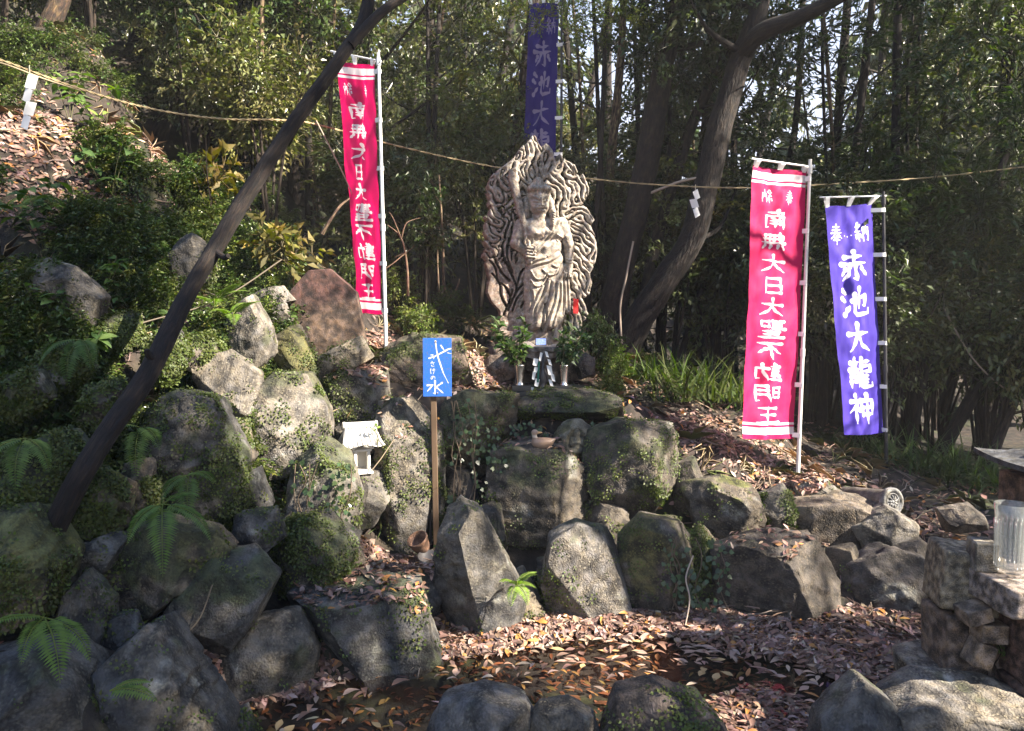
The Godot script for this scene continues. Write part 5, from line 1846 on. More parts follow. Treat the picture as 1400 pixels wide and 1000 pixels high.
	for s in [-1.0, 1.0]:
		for k in 6:
			var pb := Buf.new()
			var y := 0.265 - 0.046 * k + rng.randf_range(-0.01, 0.01)
			var x: float = s * (0.016 + 0.008 * k + 0.012 * (k % 2)) + rng.randf_range(-0.012, 0.012)
			var w := rng.randf_range(0.014, 0.034)
			var dy := rng.randf_range(0.04, 0.075)
			pb.vert(Vector3(x - w * 0.5, y, 0.025), Vector3.BACK, Color.WHITE)
			pb.vert(Vector3(x + w * 0.5, y - 0.006, 0.038), Vector3.BACK, Color.WHITE)
			pb.vert(Vector3(x + w * 0.5 + s * 0.012, y - dy, 0.03), Vector3.BACK, Color.WHITE)
			pb.vert(Vector3(x - w * 0.4 + s * 0.01, y - dy + 0.008, 0.044), Vector3.BACK, Color.WHITE)
			pb.tri(0, 1, 2); pb.tri(0, 2, 3)
			part("streamer", mesh_of(pb, true), mats.paper, g)
	var rb := Buf.new()
	for k in 5:
		var y := 0.20 - 0.035 * k
		rb.vert(Vector3(-0.034 - 0.002 * k, y, 0.045), Vector3.BACK, Color(0.03, 0.20, 0.16))
		rb.vert(Vector3(-0.022 - 0.002 * k, y, 0.05), Vector3.BACK, Color(0.03, 0.20, 0.16))
		if k > 0:
			rb.tri(k * 2 - 2, k * 2 - 1, k * 2); rb.tri(k * 2 - 1, k * 2 + 1, k * 2)
	part("ribbon", mesh_of(rb, true), mats.leaf_soft, g)

func make_duck() -> void:
	var p := at(741, 613, 4.78)
	p.y -= 0.004
	var t := thing("duck_figurine", "small brown duck figurine sitting on the massive boulder's ledge", "figurine", p, 0.1)
	var f := func(q: Vector3) -> float:
		var d := sd_ell(q, Vector3(0.0, 0.035, 0), Vector3(0.062, 0.036, 0.036))
		d = smin(d, sd_cap(q, Vector3(0.045, 0.042, 0), Vector3(0.082, 0.058, 0), 0.022, 0.006), 0.02)
		d = smin(d, sd_cap(q, Vector3(-0.042, 0.045, 0), Vector3(-0.048, 0.088, 0), 0.019, 0.0135), 0.016)
		d = smin(d, sd_ell(q, Vector3(-0.045, 0.103, 0), Vector3(0.021, 0.018, 0.017)), 0.008)
		# wings folded along the sides
		for s in [-1.0, 1.0]:
			d = smin(d, sd_ell(q, Vector3(0.014, 0.043, s * 0.028), Vector3(0.045, 0.019, 0.011)), 0.005)
		return d
	var col := func(q: Vector3) -> Color:
		if q.y > 0.09:
			return Color(0.34, 0.24, 0.18)
		if q.y > 0.072 and q.x < -0.02:
			return Color(0.45, 0.38, 0.31)
		return Color(0.32, 0.23, 0.17).lerp(Color(0.20, 0.13, 0.09), clampf(q.y * 14.0, 0.0, 1.0))
	var b := Buf.new()
	nets(b, f, Vector3(-0.08, -0.012, -0.055), Vector3(0.10, 0.135, 0.055), 0.0042, col)
	part("body", mesh_of(b, true), mats.satin, t)
	var bb := Buf.new()
	var fb := func(q: Vector3) -> float: return smin(sd_ell(q, Vector3(-0.022, 0.101, 0), Vector3(0.024, 0.006, 0.009)), sd_ell(q, Vector3(-0.030, 0.100, 0), Vector3(0.012, 0.009, 0.009)), 0.004)
	# the bill points right, as the head looks over the ledge
	nets(bb, fb, Vector3(-0.05, 0.085, -0.014), Vector3(0.008, 0.115, 0.014), 0.003, func(_q): return Color(0.42, 0.27, 0.12))
	part("bill", mesh_of(bb, true), mats.satin, t)
	for s in [-1.0, 1.0]:
		var eb := Buf.new()
		lathe(eb, Vector3.ZERO, [[0.0001, -0.0025], [0.0025, 0.0], [0.0001, 0.0025]], 8, Color(0.01, 0.01, 0.01))
		part("eye", mesh_of(eb, true), mats.satin, t).position = Vector3(-0.038, 0.107, s * 0.0155)

func make_niche() -> void:
	var p := at(785, 625, 4.95)
	var t := thing("carved_niche_stone", "round stone carved with a small seated praying figure in a niche", "carved stone", p, 0.1)
	var f := func(q: Vector3) -> float:
		var d := sd_ell(q, Vector3(0, 0.115, -0.03), Vector3(0.128, 0.128, 0.085))
		d += nz.get_noise_3dv(q * 14.0) * 0.012 + nf.get_noise_3dv(q * 40.0) * 0.003
		d = maxf(d, q.y * -0.9 - 0.0 + q.x * 0.0)
		# niche hollow
		var n := sd_ell(q, Vector3(0.012, 0.105, 0.055), Vector3(0.068, 0.092, 0.045))
		d = maxf(d, -n)
		return d
	var col := func(q: Vector3) -> Color:
		var c := Color(0.20, 0.185, 0.14) * (0.8 + 0.5 * (nz.get_noise_3dv(q * 20.0) + 0.5))
		if nz.get_noise_3dv(q * 12.0 + Vector3(5, 0, 0)) > 0.1:
			c = c.lerp(Color(0.10, 0.11, 0.03), 0.6)
		c.a = 1.0
		return c
	var b := Buf.new()
	nets(b, f, Vector3(-0.15, -0.02, -0.13), Vector3(0.15, 0.27, 0.075), 0.0068, col)
	part("stone", mesh_of(b, true), mats.rock_plain, t)
	var g := func(q: Vector3) -> float:
		var d := sd_ell(q, Vector3(0.012, 0.158, 0.03), Vector3(0.021, 0.025, 0.02))          # head
		d = smin(d, sd_cap(q, Vector3(0.012, 0.07, 0.018), Vector3(0.012, 0.118, 0.02), 0.036, 0.026), 0.012)
		for s in [-1.0, 1.0]:
			d = smin(d, sd_cap(q, Vector3(0.012 + s * 0.034, 0.122, 0.02), Vector3(0.012 + s * 0.036, 0.085, 0.034), 0.012, 0.011), 0.008)
			d = smin(d, sd_cap(q, Vector3(0.012 + s * 0.036, 0.085, 0.034), Vector3(0.012 + s * 0.004, 0.098, 0.048), 0.011, 0.008), 0.006)
			d = smin(d, sd_cap(q, Vector3(0.012 + s * 0.045, 0.045, 0.03), Vector3(0.012 - s * 0.02, 0.04, 0.045), 0.02, 0.014), 0.01)
		d = smin(d, sd_cap(q, Vector3(0.012, 0.152, 0.05), Vector3(0.012, 0.157, 0.049), 0.003, 0.002), 0.004)
		return d
	var b2 := Buf.new()
	nets(b2, g, Vector3(-0.06, 0.0, -0.03), Vector3(0.085, 0.2, 0.08), 0.0045, func(q): return Color(0.22, 0.205, 0.155) * (0.9 + 0.3 * nz.get_noise_3dv(q * 30.0)))
	part("seated_figure", mesh_of(b2, true), mats.rock_plain, t)
	# two small leftovers of cut stone below it
	var k := 0
	for q in [[797, 640, 4.9, 0.05, 0.055], [806, 655, 4.92, 0.045, 0.04]]:
		var sb := Buf.new()
		rough_slab(sb, Vector3.ZERO, Vector3(q[3], q[4], 0.04), Color(0.24, 0.22, 0.18), 30 + k, 0.004, Basis(Vector3.BACK, 0.4 - k * 0.6))
		var o := part("stone_chip", mesh_of(sb, true), mats.rock_plain, self)
		o.position = at(q[0], q[1], q[2])
		tag(o, ["upper square stone chip lodged under the carved niche stone", "lower flat stone chip lodged under the carved niche stone"][k], "stone chip")
		k += 1

func make_mini_shrine() -> void:
	var base := at(493, 647, 4.45)
	var t := thing("miniature_shrine", "white glazed miniature shrine with a sweeping tiled roof on the rocks", "miniature shrine", base, 0.42)
	var W := Color(0.58, 0.56, 0.51)
	var s := 4.45 / FOCAL
	var b := Buf.new()
	box(b, Vector3(0, 0.008, 0), Vector3(30 * s, 0.016, 0.11), 0.003, W)
	box(b, Vector3(0, 0.02, 0), Vector3(25 * s, 0.010, 0.095), 0.002, W)
	part("base", flat_mesh(b), mats.satin, t)
	for sd in [-1.0, 1.0]:
		var pb := Buf.new()
		box(pb, Vector3(sd * 9.2 * s, 0.078, 0.034), Vector3(4.6 * s, 0.106, 0.02), 0.003, W)
		part("post", flat_mesh(pb), mats.satin, t)
		var wb := Buf.new()
		box(wb, Vector3(sd * 10.2 * s, 0.078, -0.012), Vector3(0.008, 0.106, 0.07), 0.002, W * 0.9)
		part("wall", flat_mesh(wb), mats.satin, t)
	var bk := Buf.new()
	box(bk, Vector3(0, 0.078, -0.045), Vector3(22 * s, 0.106, 0.006), 0.001, W * 0.8)
	part("wall", flat_mesh(bk), mats.satin, t)
	var lb := Buf.new()
	box(lb, Vector3(0, 0.137, 0.0), Vector3(27 * s, 0.014, 0.095), 0.003, W * 0.9)
	part("lintel", flat_mesh(lb), mats.satin, t)
	# gabled porch curve under the eaves
	var gb := Buf.new()
	var up := []
	for k in 21:
		var f := k / 20.0 * 2.0 - 1.0
		up.append(Vector3(f * 15.0 * s, 0.145 + 0.034 * pow(cos(f * PI * 0.5), 1.6) + 0.008 * f * f, 0.064))
	tube(gb, up, [0.0065], 8, W)
	part("curved_gable", mesh_of(gb), mats.satin, t)
	# roof: a curved sheet front and back with rows of rounded ribs
	var roof := func(front: float):
		var rb := Buf.new()
		var NU := 24
		var NV := 10
		for j in NV + 1:
			for k in NU + 1:
				var u := k / float(NU) * 2.0 - 1.0
				var v := j / float(NV)
				var y := 0.262 - 0.112 * sin(v * PI * 0.5) * 0.55 - 0.112 * v * 0.45
				y += 0.022 * pow(absf(u), 3.0) * v                # upswept corners
				y += front * 0.0
				if front > 0:
					y += 0.026 * pow(maxf(0.0, cos(u * PI * 0.5)), 2.0) * v * v      # swell over the porch
				var z := front * (0.004 + 0.092 * v)
				var x := u * (22.0 + 7.5 * v) * s
				rb.vert(Vector3(x, y, z), Vector3.UP, W)
		for j in NV:
			for k in NU:
				var a := j * (NU + 1) + k
				var e := a + NU + 1
				if front > 0:
					rb.tri(a, a + 1, e); rb.tri(a + 1, e + 1, e)
				else:
					rb.tri(a, e, a + 1); rb.tri(a + 1, e, e + 1)
		part("roof_sheet", mesh_of(rb, true), mats.satin, t)
		for k in 9:
			var u := (k - 4) / 4.4
			var pts := []
			for j in 8:
				var v := j / 7.0
				var y := 0.266 - 0.112 * sin(v * PI * 0.5) * 0.55 - 0.112 * v * 0.45 + 0.022 * pow(absf(u), 3.0) * v
				if front > 0:
					y += 0.026 * pow(maxf(0.0, cos(u * PI * 0.5)), 2.0) * v * v
				pts.append(Vector3(u * (22.0 + 7.5 * v) * s, y, front * (0.004 + 0.094 * v)))
			var tb := Buf.new()
			tube(tb, pts, [0.0058], 6, W * 0.96)
			part("tile_rib", mesh_of(tb), mats.satin, t)
	roof.call(1.0)
	roof.call(-1.0)
	var rg := Buf.new()
	box(rg, Vector3(0, 0.276, 0), Vector3(44 * s, 0.026, 0.024), 0.004, W)
	box(rg, Vector3(0, 0.291, 0), Vector3(46 * s, 0.008, 0.03), 0.003, W)
	part("ridge", flat_mesh(rg), mats.satin, t)
	for sd in [-1.0, 1.0]:
		var eb := Buf.new()
		tube(eb, [Vector3(sd * 21.0 * s, 0.28, 0), Vector3(sd * 24.0 * s, 0.28, 0)], [0.021, 0.019], 12, W)
		part("ridge_end", mesh_of(eb), mats.satin, t)
	# a sprouting sprig and a dry stalk beside it
	broad_plant("tiny green seedling sprouting beside the white miniature shrine", at(517, 600, 4.4), 0.10, 4, 0.03, Color(0.13, 0.2, 0.03), {"name": "seedling", "stems": 2, "group": "sprigs"})
	var kb := Buf.new()
	tube(kb, [Vector3.ZERO, Vector3(0.06, 0.075, 0.0), Vector3(0.135, 0.185, -0.02)], [0.003, 0.003, 0.002], 5, Color(0.38, 0.30, 0.2))
	var st := part("dry_stalk", mesh_of(kb), mats.matt, self)
	st.position = at(506, 646, 4.4)
	tag(st, "thin dry stalk leaning right of the white miniature shrine", "twig")

func make_roof_tile() -> void:
	var a := at(1156, 679, 5.05)
	var e := at(1219, 686, 4.72)
	var axis := (e - a).normalized()
	var t := thing("round_roof_tile", "cylindrical grey roof-ridge tile with a crest on its round end, lying on rock", "roof tile", a)
	var b := Buf.new()
	var C := Color(0.16, 0.135, 0.12)
	tube(b, [Vector3.ZERO, (e - a) * 0.5, (e - a) * 0.97], [0.066, 0.068, 0.07], 28, C)
	part("barrel", mesh_of(b), mats.rock_plain, t)
	var bas := Basis.looking_at(-axis, Vector3.UP)      # +z along the axis
	var d := Buf.new()
	var G := Color(0.24, 0.24, 0.24)
	lathe(d, Vector3.ZERO, [[0.0001, -0.02], [0.080, -0.02], [0.085, -0.012], [0.085, 0.014], [0.080, 0.020], [0.064, 0.020], [0.061, 0.008], [0.0001, 0.008]], 36, G)
	var rot := bas * Basis(Vector3.RIGHT, PI / 2)
	var disc := part("end_disc", mesh_of(d, true), mats.rock_plain, t)
	disc.position = e - a
	disc.basis = rot
	# crest: inner ring, a leaf-like fan of ribs and bars
	var cb := Buf.new()
	var ring := []
	for k in 33:
		ring.append(Vector3(cos(TAU * k / 32.0) * 0.049, 0.010, sin(TAU * k / 32.0) * 0.049))
	tube(cb, ring, [0.0045], 6, G * 1.15, 0.0, false)
	for k in 9:
		var an := TAU * k / 9.0 + 0.3
		var r0 := 0.012 + 0.004 * (k % 2)
		tube(cb, smooth_line([Vector3(cos(an) * r0, 0.011, sin(an) * r0), Vector3(cos(an + 0.25) * 0.026, 0.014, sin(an + 0.25) * 0.026), Vector3(cos(an + 0.1) * 0.041, 0.010, sin(an + 0.1) * 0.041)], 4), [0.003, 0.005, 0.006, 0.006, 0.0055, 0.005, 0.004, 0.003, 0.002], 6, G * 1.25)
	lathe(cb, Vector3.ZERO, [[0.0001, 0.017], [0.008, 0.015], [0.011, 0.008]], 12, G * 1.2)
	var crest := part("crest", mesh_of(cb, true), mats.rock_plain, t)
	crest.position = e - a
	crest.basis = rot

func make_stone_shrine() -> void:
	var d := 3.0
	var s := d / FOCAL
	var g := at(1380, 960, d)
	var rel := func(px: float, py: float, dd: float) -> Vector3: return at(px, py, dd) - g
	var t := thing("roofed_stone_shrine", "dark roofed stone shrine cut off by the right edge, on stacked slabs", "stone shrine", g)
	var b := Buf.new()
	var c: Vector3 = rel.call(1462, 697, 3.2)
	box(b, c, Vector3(0.40, 0.28, 0.32), 0.008, Color(0.16, 0.105, 0.075), Basis.IDENTITY, 1.0, 0.004)
	part("cabinet", flat_mesh(b), mats.rock_plain, t)
	var ub := Buf.new()
	var foot_y := H(g.x + c.x, g.z + c.z) - 0.1 - g.y
	rough_slab(ub, Vector3(c.x, (c.y - 0.14 + foot_y) * 0.5, c.z), Vector3(0.46, c.y - 0.138 - foot_y, 0.38), Color(0.2, 0.16, 0.13), 44, 0.01)
	part("plinth", mesh_of(ub, true), mats.rough_block, t)
	# roof: shallow curved hip with a thick eave
	var rb := Buf.new()
	var rc: Vector3 = rel.call(1482, 634, 3.15)
	var NN := 16
	for lyr in 2:
		for j in NN + 1:
			for k in NN + 1:
				var u := k / float(NN) * 2.0 - 1.0
				var v := j / float(NN) * 2.0 - 1.0
				var m := maxf(absf(u), absf(v))
				var y := 0.11 * pow(1.0 - m, 1.4) + 0.02 * pow(absf(u * v), 2.0) - (0.022 if lyr == 1 else 0.0) * 1.0
				if lyr == 1:
					y = -0.022 + 0.02 * pow(absf(u * v), 2.0)
				rb.vert(rc + Vector3(u * 0.29, y, v * 0.27), Vector3.UP, Color(0.10, 0.105, 0.11))
	var LN := (NN + 1) * (NN + 1)
	for lyr in 2:
		for j in NN:
			for k in NN:
				var a := lyr * LN + j * (NN + 1) + k
				var e := a + NN + 1
				if lyr == 0:
					rb.tri(a, a + 1, e); rb.tri(a + 1, e + 1, e)
				else:
					rb.tri(a, e, a + 1); rb.tri(a + 1, e, e + 1)
	for k in NN:
		for ed in [[k, k + 1], [NN * (NN + 1) + k + 1, NN * (NN + 1) + k], [(k + 1) * (NN + 1), k * (NN + 1)], [k * (NN + 1) + NN, (k + 1) * (NN + 1) + NN]]:
			rb.tri(ed[0], ed[0] + LN, ed[1]); rb.tri(ed[1], ed[0] + LN, ed[1] + LN)
	part("roof", flat_mesh(rb), mats.rock_plain, t)
	var kb := Buf.new()
	tube(kb, [rc + Vector3(-0.1, 0.10, 0), rc + Vector3(0.12, 0.11, 0)], [0.02, 0.02], 10, Color(0.2, 0.2, 0.21))
	part("roof_ridge", mesh_of(kb), mats.rock_plain, t)
	# offering slab, pillar under it
	var tb := Buf.new()
	rough_slab(tb, rel.call(1436, 801, 2.95), Vector3(200 * s, 40 * s, 0.42), Color(0.30, 0.25, 0.22), 5, 0.006)
	part("offering_slab", mesh_of(tb, true), mats.rough_block, t)
	var yy := 838.0
	var k := 0
	for hgt in [50.0, 46.0, 60.0, 66.0]:
		var pb := Buf.new()
		rough_slab(pb, rel.call(1440 + (k % 2) * 6, yy + hgt * 0.5 - 16, 2.98), Vector3(150 * s, (hgt + 2.0) * s, 0.36), Color(0.17, 0.105, 0.085) * (1.0 + 0.12 * (k % 2)), 12 + k, 0.007)
		part("pillar_stone", mesh_of(pb, true), mats.rough_block, t)
		yy += hgt
		k += 1
	# pieces that stand on and beside it
	var vb := Buf.new()
	lathe(vb, Vector3.ZERO, [[0.0001, 0.003], [0.046, 0.003], [0.050, 0.006], [0.049, 0.03], [0.050, 0.12], [0.053, 0.20], [0.060, 0.262], [0.0565, 0.262], [0.050, 0.20], [0.046, 0.12], [0.045, 0.016], [0.0001, 0.014]], 32, Color.WHITE)
	var vase := thing("glass_vase", "tall pressed-glass vase standing on the shrine's offering slab", "vase", at(1380, 782, 2.9))
	part("glass", mesh_of(vb, true), mats.pressed_glass, vase)
	var ribb := Buf.new()
	for q in 20:
		var an := TAU * q / 20.0
		tube(ribb, [Vector3(cos(an) * 0.0505, 0.02, sin(an) * 0.0505), Vector3(cos(an) * 0.0515, 0.12, sin(an) * 0.0515), Vector3(cos(an) * 0.0545, 0.20, sin(an) * 0.0545)], [0.0028], 5, Color.WHITE, 0.0, true)
	part("pressed_ribs", mesh_of(ribb, true), mats.pressed_glass, vase)
	var xb := Buf.new()
	box(xb, Vector3.ZERO, Vector3(29 * s, 40 * s, 0.12), 0.005, Color(0.22, 0.20, 0.17), Basis(Vector3.UP, -0.25), 1.0, 0.003)
	var cube := part("stone_cup_block", flat_mesh(xb), mats.rock_plain, self)
	cube.position = at(1343, 758, 3.0)
	tag(cube, "small square-cut stone block left of the glass vase", "stone block")
	var yb := Buf.new()
	rough_slab(yb, Vector3.ZERO, Vector3(78 * s, 86 * s, 0.24), Color(0.33, 0.28, 0.20), 21, 0.011, Basis(Vector3.BACK, -0.10) * Basis(Vector3.UP, -0.2))
	var yo := part("hewn_stone", mesh_of(yb, true), mats.rough_block, self)
	yo.position = at(1316, 788, 3.12)
	tag(yo, "rough-hewn yellowish stone with a sunlit top left of the offering slab", "hewn stone")
	var zb := Buf.new()
	rough_slab(zb, Vector3.ZERO, Vector3(92 * s, 92 * s, 0.22), Color(0.22, 0.165, 0.13), 22, 0.004, Basis(Vector3.BACK, 0.05))
	var zo := part("plinth_slab", mesh_of(zb, true), mats.rock_plain, self)
	zo.position = at(1320, 870, 3.12)
	tag(zo, "smooth brown upright slab supporting the rough yellowish stone", "stone slab")
	var n := 0
	for q in [[1332, 838, 34, 20, 0.10], [1352, 862, 36, 26, 0.10], [1340, 893, 28, 34, 0.08]]:
		var sb := Buf.new()
		rough_slab(sb, Vector3.ZERO, Vector3(q[2] * s, q[3] * s, q[4]), Color(0.27, 0.21, 0.165), 60 + n, 0.006, Basis(Vector3.BACK, 0.25 - 0.3 * n))
		var so := part("wedge_stone", mesh_of(sb, true), mats.rock_plain, self)
		so.position = at(q[0], q[1], 2.95)
		tag(so, ["small wedge stone tucked right under the offering slab's left end", "middle one of the three wedge stones left of the shrine pillar", "lowest pale wedge stone leaning at the shrine pillar's foot"][n], "wedge stone", "wedge stones beside the shrine pillar")
		n += 1
	shrub("moss_clump", "bright green clump growing between the wedge stones and the shrine pillar", at(1358, 905, 2.98), 0.10, 0.05, 5, {"cat": "plant", "stems": 3, "spray": "small", "scale": 0.22, "leafc": Color(0.12, 0.2, 0.03), "stem_r": 0.003})

func make_pot() -> void:
	var p := at(579, 752, 4.42)
	var t := thing("clay_pot", "small terracotta pot tipped beside the foot of the sign post", "pot", p)
	var b := Buf.new()
	lathe(b, Vector3.ZERO, [[0.0001, 0.0], [0.038, 0.0], [0.05, 0.03], [0.056, 0.075], [0.061, 0.08], [0.061, 0.096], [0.054, 0.096], [0.046, 0.04], [0.0001, 0.02]], 22, Color(0.36, 0.20, 0.13))
	part("body", mesh_of(b, true), mats.rock_plain, t).rotation = Vector3(0.5, 0, 0.35)
	var b2 := Buf.new()
	lathe(b2, Vector3.ZERO, [[0.0001, 0.0], [0.045, 0.002], [0.06, 0.02], [0.064, 0.035], [0.058, 0.035], [0.04, 0.015], [0.0001, 0.012]], 22, Color(0.05, 0.045, 0.045))
	var o := thing("dark_bowl", "dark shallow bowl below the terracotta pot by the sign post", "bowl", at(585, 768, 4.35))
	part("body", mesh_of(b2, true), mats.satin, o).rotation = Vector3(0.35, 0, -0.15)
# ---------------------------------------------------------------- trunks traced in space, and the wood behind
func line_at(q: Array) -> Array:
	var o := []
	for p in q:
		o.append(at(p[0], p[1], p[2]))
	return o

func make_trunks() -> void:
	tree("leaning_tree", "dark bare trunk leaning across the left half from the rockery", line_at([[30, 830, 3.1], [48, 780, 3.02], [72, 728, 2.97], [110, 655, 2.98], [150, 590, 3.1], [205, 508, 3.3], [252, 410, 3.55], [290, 345, 3.7], [335, 270, 3.85], [400, 170, 4.0], [465, 80, 4.1], [500, 20, 4.2], [505, -50, 4.25]]), 0.046, 0.033,
		{"limbs": 0, "bark": Color(0.10, 0.072, 0.06), "flare": 0.45, "cat": "tree", "extra": [[line_at([[292, 342, 3.7], [306, 352, 3.66], [312, 350, 3.64]]), 0.018, 0.012], [line_at([[212, 498, 3.32], [202, 484, 3.28], [200, 478, 3.27]]), 0.016, 0.010], [line_at([[478, 62, 4.12], [520, 18, 4.2], [560, -8, 4.3], [620, -40, 4.4]]), 0.03, 0.018], [line_at([[418, 150, 4.05], [405, 176, 4.15], [395, 200, 4.3]]), 0.02, 0.004]]})
	var keep := func(p: Vector3) -> bool: return p.y > 2.2
	tree("evergreen_tree", "thick brown trunk rising right of the statue and leaning right", line_at([[832, 505, 7.4], [835, 440, 7.4], [848, 380, 7.4], [868, 300, 7.4], [888, 200, 7.4], [905, 100, 7.5], [928, 10, 7.6], [950, -120, 7.8], [960, -300, 8.0]]), 0.13, 0.08,
		{"limbs": 7, "from": 0.6, "per": 9, "bark": Color(0.15, 0.115, 0.095), "keep": keep, "group": "big trunks right of the statue"})
	tree("evergreen_tree", "forked dark trunk slanting up to the right, with a branch along the top edge", line_at([[842, 500, 7.2], [872, 440, 7.2], [910, 385, 7.15], [945, 330, 7.1], [965, 255, 7.1], [985, 170, 7.1], [1010, 90, 7.1], [1035, 20, 7.1], [1052, -80, 7.2], [1060, -260, 7.4]]), 0.125, 0.085,
		{"limbs": 6, "from": 0.65, "per": 9, "bark": Color(0.11, 0.088, 0.075), "keep": keep, "group": "big trunks right of the statue",
		"extra": [[line_at([[1012, 75, 7.1], [1040, 45, 6.9], [1090, 25, 6.7], [1150, -5, 6.5], [1230, -50, 6.3]]), 0.09, 0.04], [line_at([[962, 270, 7.1], [985, 200, 7.3], [1000, 130, 7.6], [1003, 40, 7.9], [1010, -80, 8.2]]), 0.05, 0.03], [line_at([[948, 330, 7.1], [985, 310, 7.3], [1005, 260, 7.5]]), 0.03, 0.008]]})
	tree("evergreen_tree", "slim pale trunk between the statue and the thick brown trunk", line_at([[822, 470, 8.0], [838, 330, 8.0], [834, 240, 8.0], [842, 150, 8.0], [850, 60, 8.1], [853, -40, 8.2], [850, -220, 8.3]]), 0.05, 0.035, {"limbs": 5, "from": 0.6, "per": 8, "bark": Color(0.42, 0.36, 0.29), "barkm": "bark_pale", "keep": keep})
	tree("evergreen_tree", "crooked thin trunk crossing in front of the slanting forked one", line_at([[868, 490, 7.6], [880, 420, 7.6], [898, 330, 7.6], [920, 250, 7.7], [950, 160, 7.8], [985, 90, 7.9], [1010, 0, 8.0], [1040, -150, 8.1]]), 0.06, 0.04, {"limbs": 5, "from": 0.6, "per": 8, "bark": Color(0.2, 0.16, 0.13), "keep": keep})
	var k := 0
	for q in [[[952, 500], [962, 380], [958, 250], [968, 120], [975, -60], 8.2, 0.06], [[978, 510], [982, 400], [975, 260], [990, 100], [995, -60], 8.0, 0.045], [[925, 510], [950, 420], [985, 330], [990, 250], [1000, 120], 7.8, 0.035], [[1060, 560], [1072, 420], [1068, 300], [1090, 150], [1100, -50], 8.0, 0.05], [[1122, 590], [1130, 450], [1160, 300], [1180, 120], [1200, -60], 7.6, 0.055], [[1190, 620], [1200, 480], [1215, 340], [1225, 180], [1228, -40], 7.2, 0.06], [[1240, 640], [1262, 520], [1300, 400], [1340, 300], [1390, 180], 7.0, 0.05], [[1270, 650], [1320, 560], [1370, 470], [1430, 380], [1500, 280], 6.8, 0.06], [[1225, 640], [1240, 560], [1280, 470], [1290, 360], [1310, 220], 7.4, 0.04], [[1345, 655], [1370, 590], [1400, 520], [1440, 440], [1480, 330], 6.6, 0.045], [[1295, 655], [1290, 560], [1330, 450], [1345, 330], [1390, 160], 7.8, 0.045]]:
		var l := []
		for j in 5:
			l.append(at(q[j][0], q[j][1], q[5] + 0.12 * j))
		tree("slender_tree", ["straight thin stem just right of the slanting forked trunk", "paler straight stem beside the right red banner", "thin bent stem under the slanting forked trunk", "thin dark stem between the right red and violet banners", "dark leaning stem half behind the right violet banner", "dark upright stem close behind the violet banner's black pole", "stem leaning right above the round roof tile", "low stem slanting right toward the stone shrine's roof", "thin stem curving up right of the black pole", "pale-edged slanting stem beside the stone shrine's roof", "thin stem rising from the bushes behind the stone shrine"][k], l, q[6], q[6] * 0.6,
			{"limbs": 6, "from": 0.35, "per": 6, "spread": 1.0, "bark": Color(0.30, 0.25, 0.2) if k in [1, 9] else Color(0.13, 0.10, 0.085), "spray": "narrow" if k % 2 == 0 else "broad2", "flare": 0.2, "leafc": Color(0.065, 0.095, 0.03), "group": "slender stems at the wood's edge"})
		k += 1
	# upper left corner and the slope
	tree("evergreen_tree", "sunlit brown trunk in the upper left corner above the bank", line_at([[48, 70, 6.6], [66, 35, 6.6], [84, -5, 6.7], [110, -80, 6.8], [130, -220, 7.0]]), 0.09, 0.07, {"limbs": 6, "from": 0.5, "bark": Color(0.34, 0.25, 0.16), "group": ""})
	tree("evergreen_tree", "dark trunk leaning right behind the upper left bank", line_at([[215, 190, 7.6], [240, 140, 7.6], [280, 80, 7.7], [318, 40, 7.8], [400, -20, 8.0], [470, -120, 8.2]]), 0.07, 0.045, {"limbs": 8, "from": 0.3, "bark": Color(0.09, 0.075, 0.06)})
	tree("evergreen_tree", "dark thin trunk leaning parallel below the dark leaning one at the left", line_at([[160, 120, 8.4], [180, 60, 8.4], [215, 0, 8.5], [250, -90, 8.6]]), 0.06, 0.04, {"limbs": 8, "from": 0.2, "bark": Color(0.09, 0.075, 0.06)})
	tree("sapling", "forked pale dead sapling beside the left banner's pole", line_at([[558, 405, 6.3], [556, 360, 6.3], [548, 325, 6.3], [530, 308, 6.35]]), 0.010, 0.004, {"limbs": 0, "bark": Color(0.42, 0.32, 0.28), "barkm": "bark_pale", "cat": "sapling",
		"extra": [[line_at([[549, 325, 6.3], [556, 305, 6.3], [575, 298, 6.4]]), 0.006, 0.002], [line_at([[556, 345, 6.3], [535, 362, 6.25], [520, 372, 6.2]]), 0.006, 0.002], [line_at([[548, 325, 6.3], [538, 300, 6.3], [532, 290, 6.3]]), 0.005, 0.002], [line_at([[540, 352, 6.3], [560, 342, 6.3], [566, 336, 6.3]]), 0.004, 0.002]]})
	tree("sapling", "pair of thin pale stems forking low left of the statue", line_at([[614, 408, 6.9], [607, 390, 6.9], [606, 350, 6.9], [604, 300, 6.9], [600, 240, 7.0]]), 0.014, 0.008, {"limbs": 4, "from": 0.6, "spread": 0.6, "per": 4, "bark": Color(0.45, 0.38, 0.32), "barkm": "bark_pale", "cat": "sapling", "spray": "small",
		"extra": [[line_at([[614, 408, 6.9], [624, 396, 6.9], [628, 382, 6.95]]), 0.014, 0.006], [line_at([[600, 400, 7.0], [598, 350, 7.0], [600, 310, 7.0]]), 0.009, 0.006]]})
	tree("sapling", "small leaning dead branch on the slope left of the left banner", line_at([[440, 320, 6.4], [462, 285, 6.4], [480, 270, 6.5]]), 0.014, 0.006, {"limbs": 0, "bark": Color(0.4, 0.32, 0.28), "barkm": "bark_pale", "cat": "branch"})

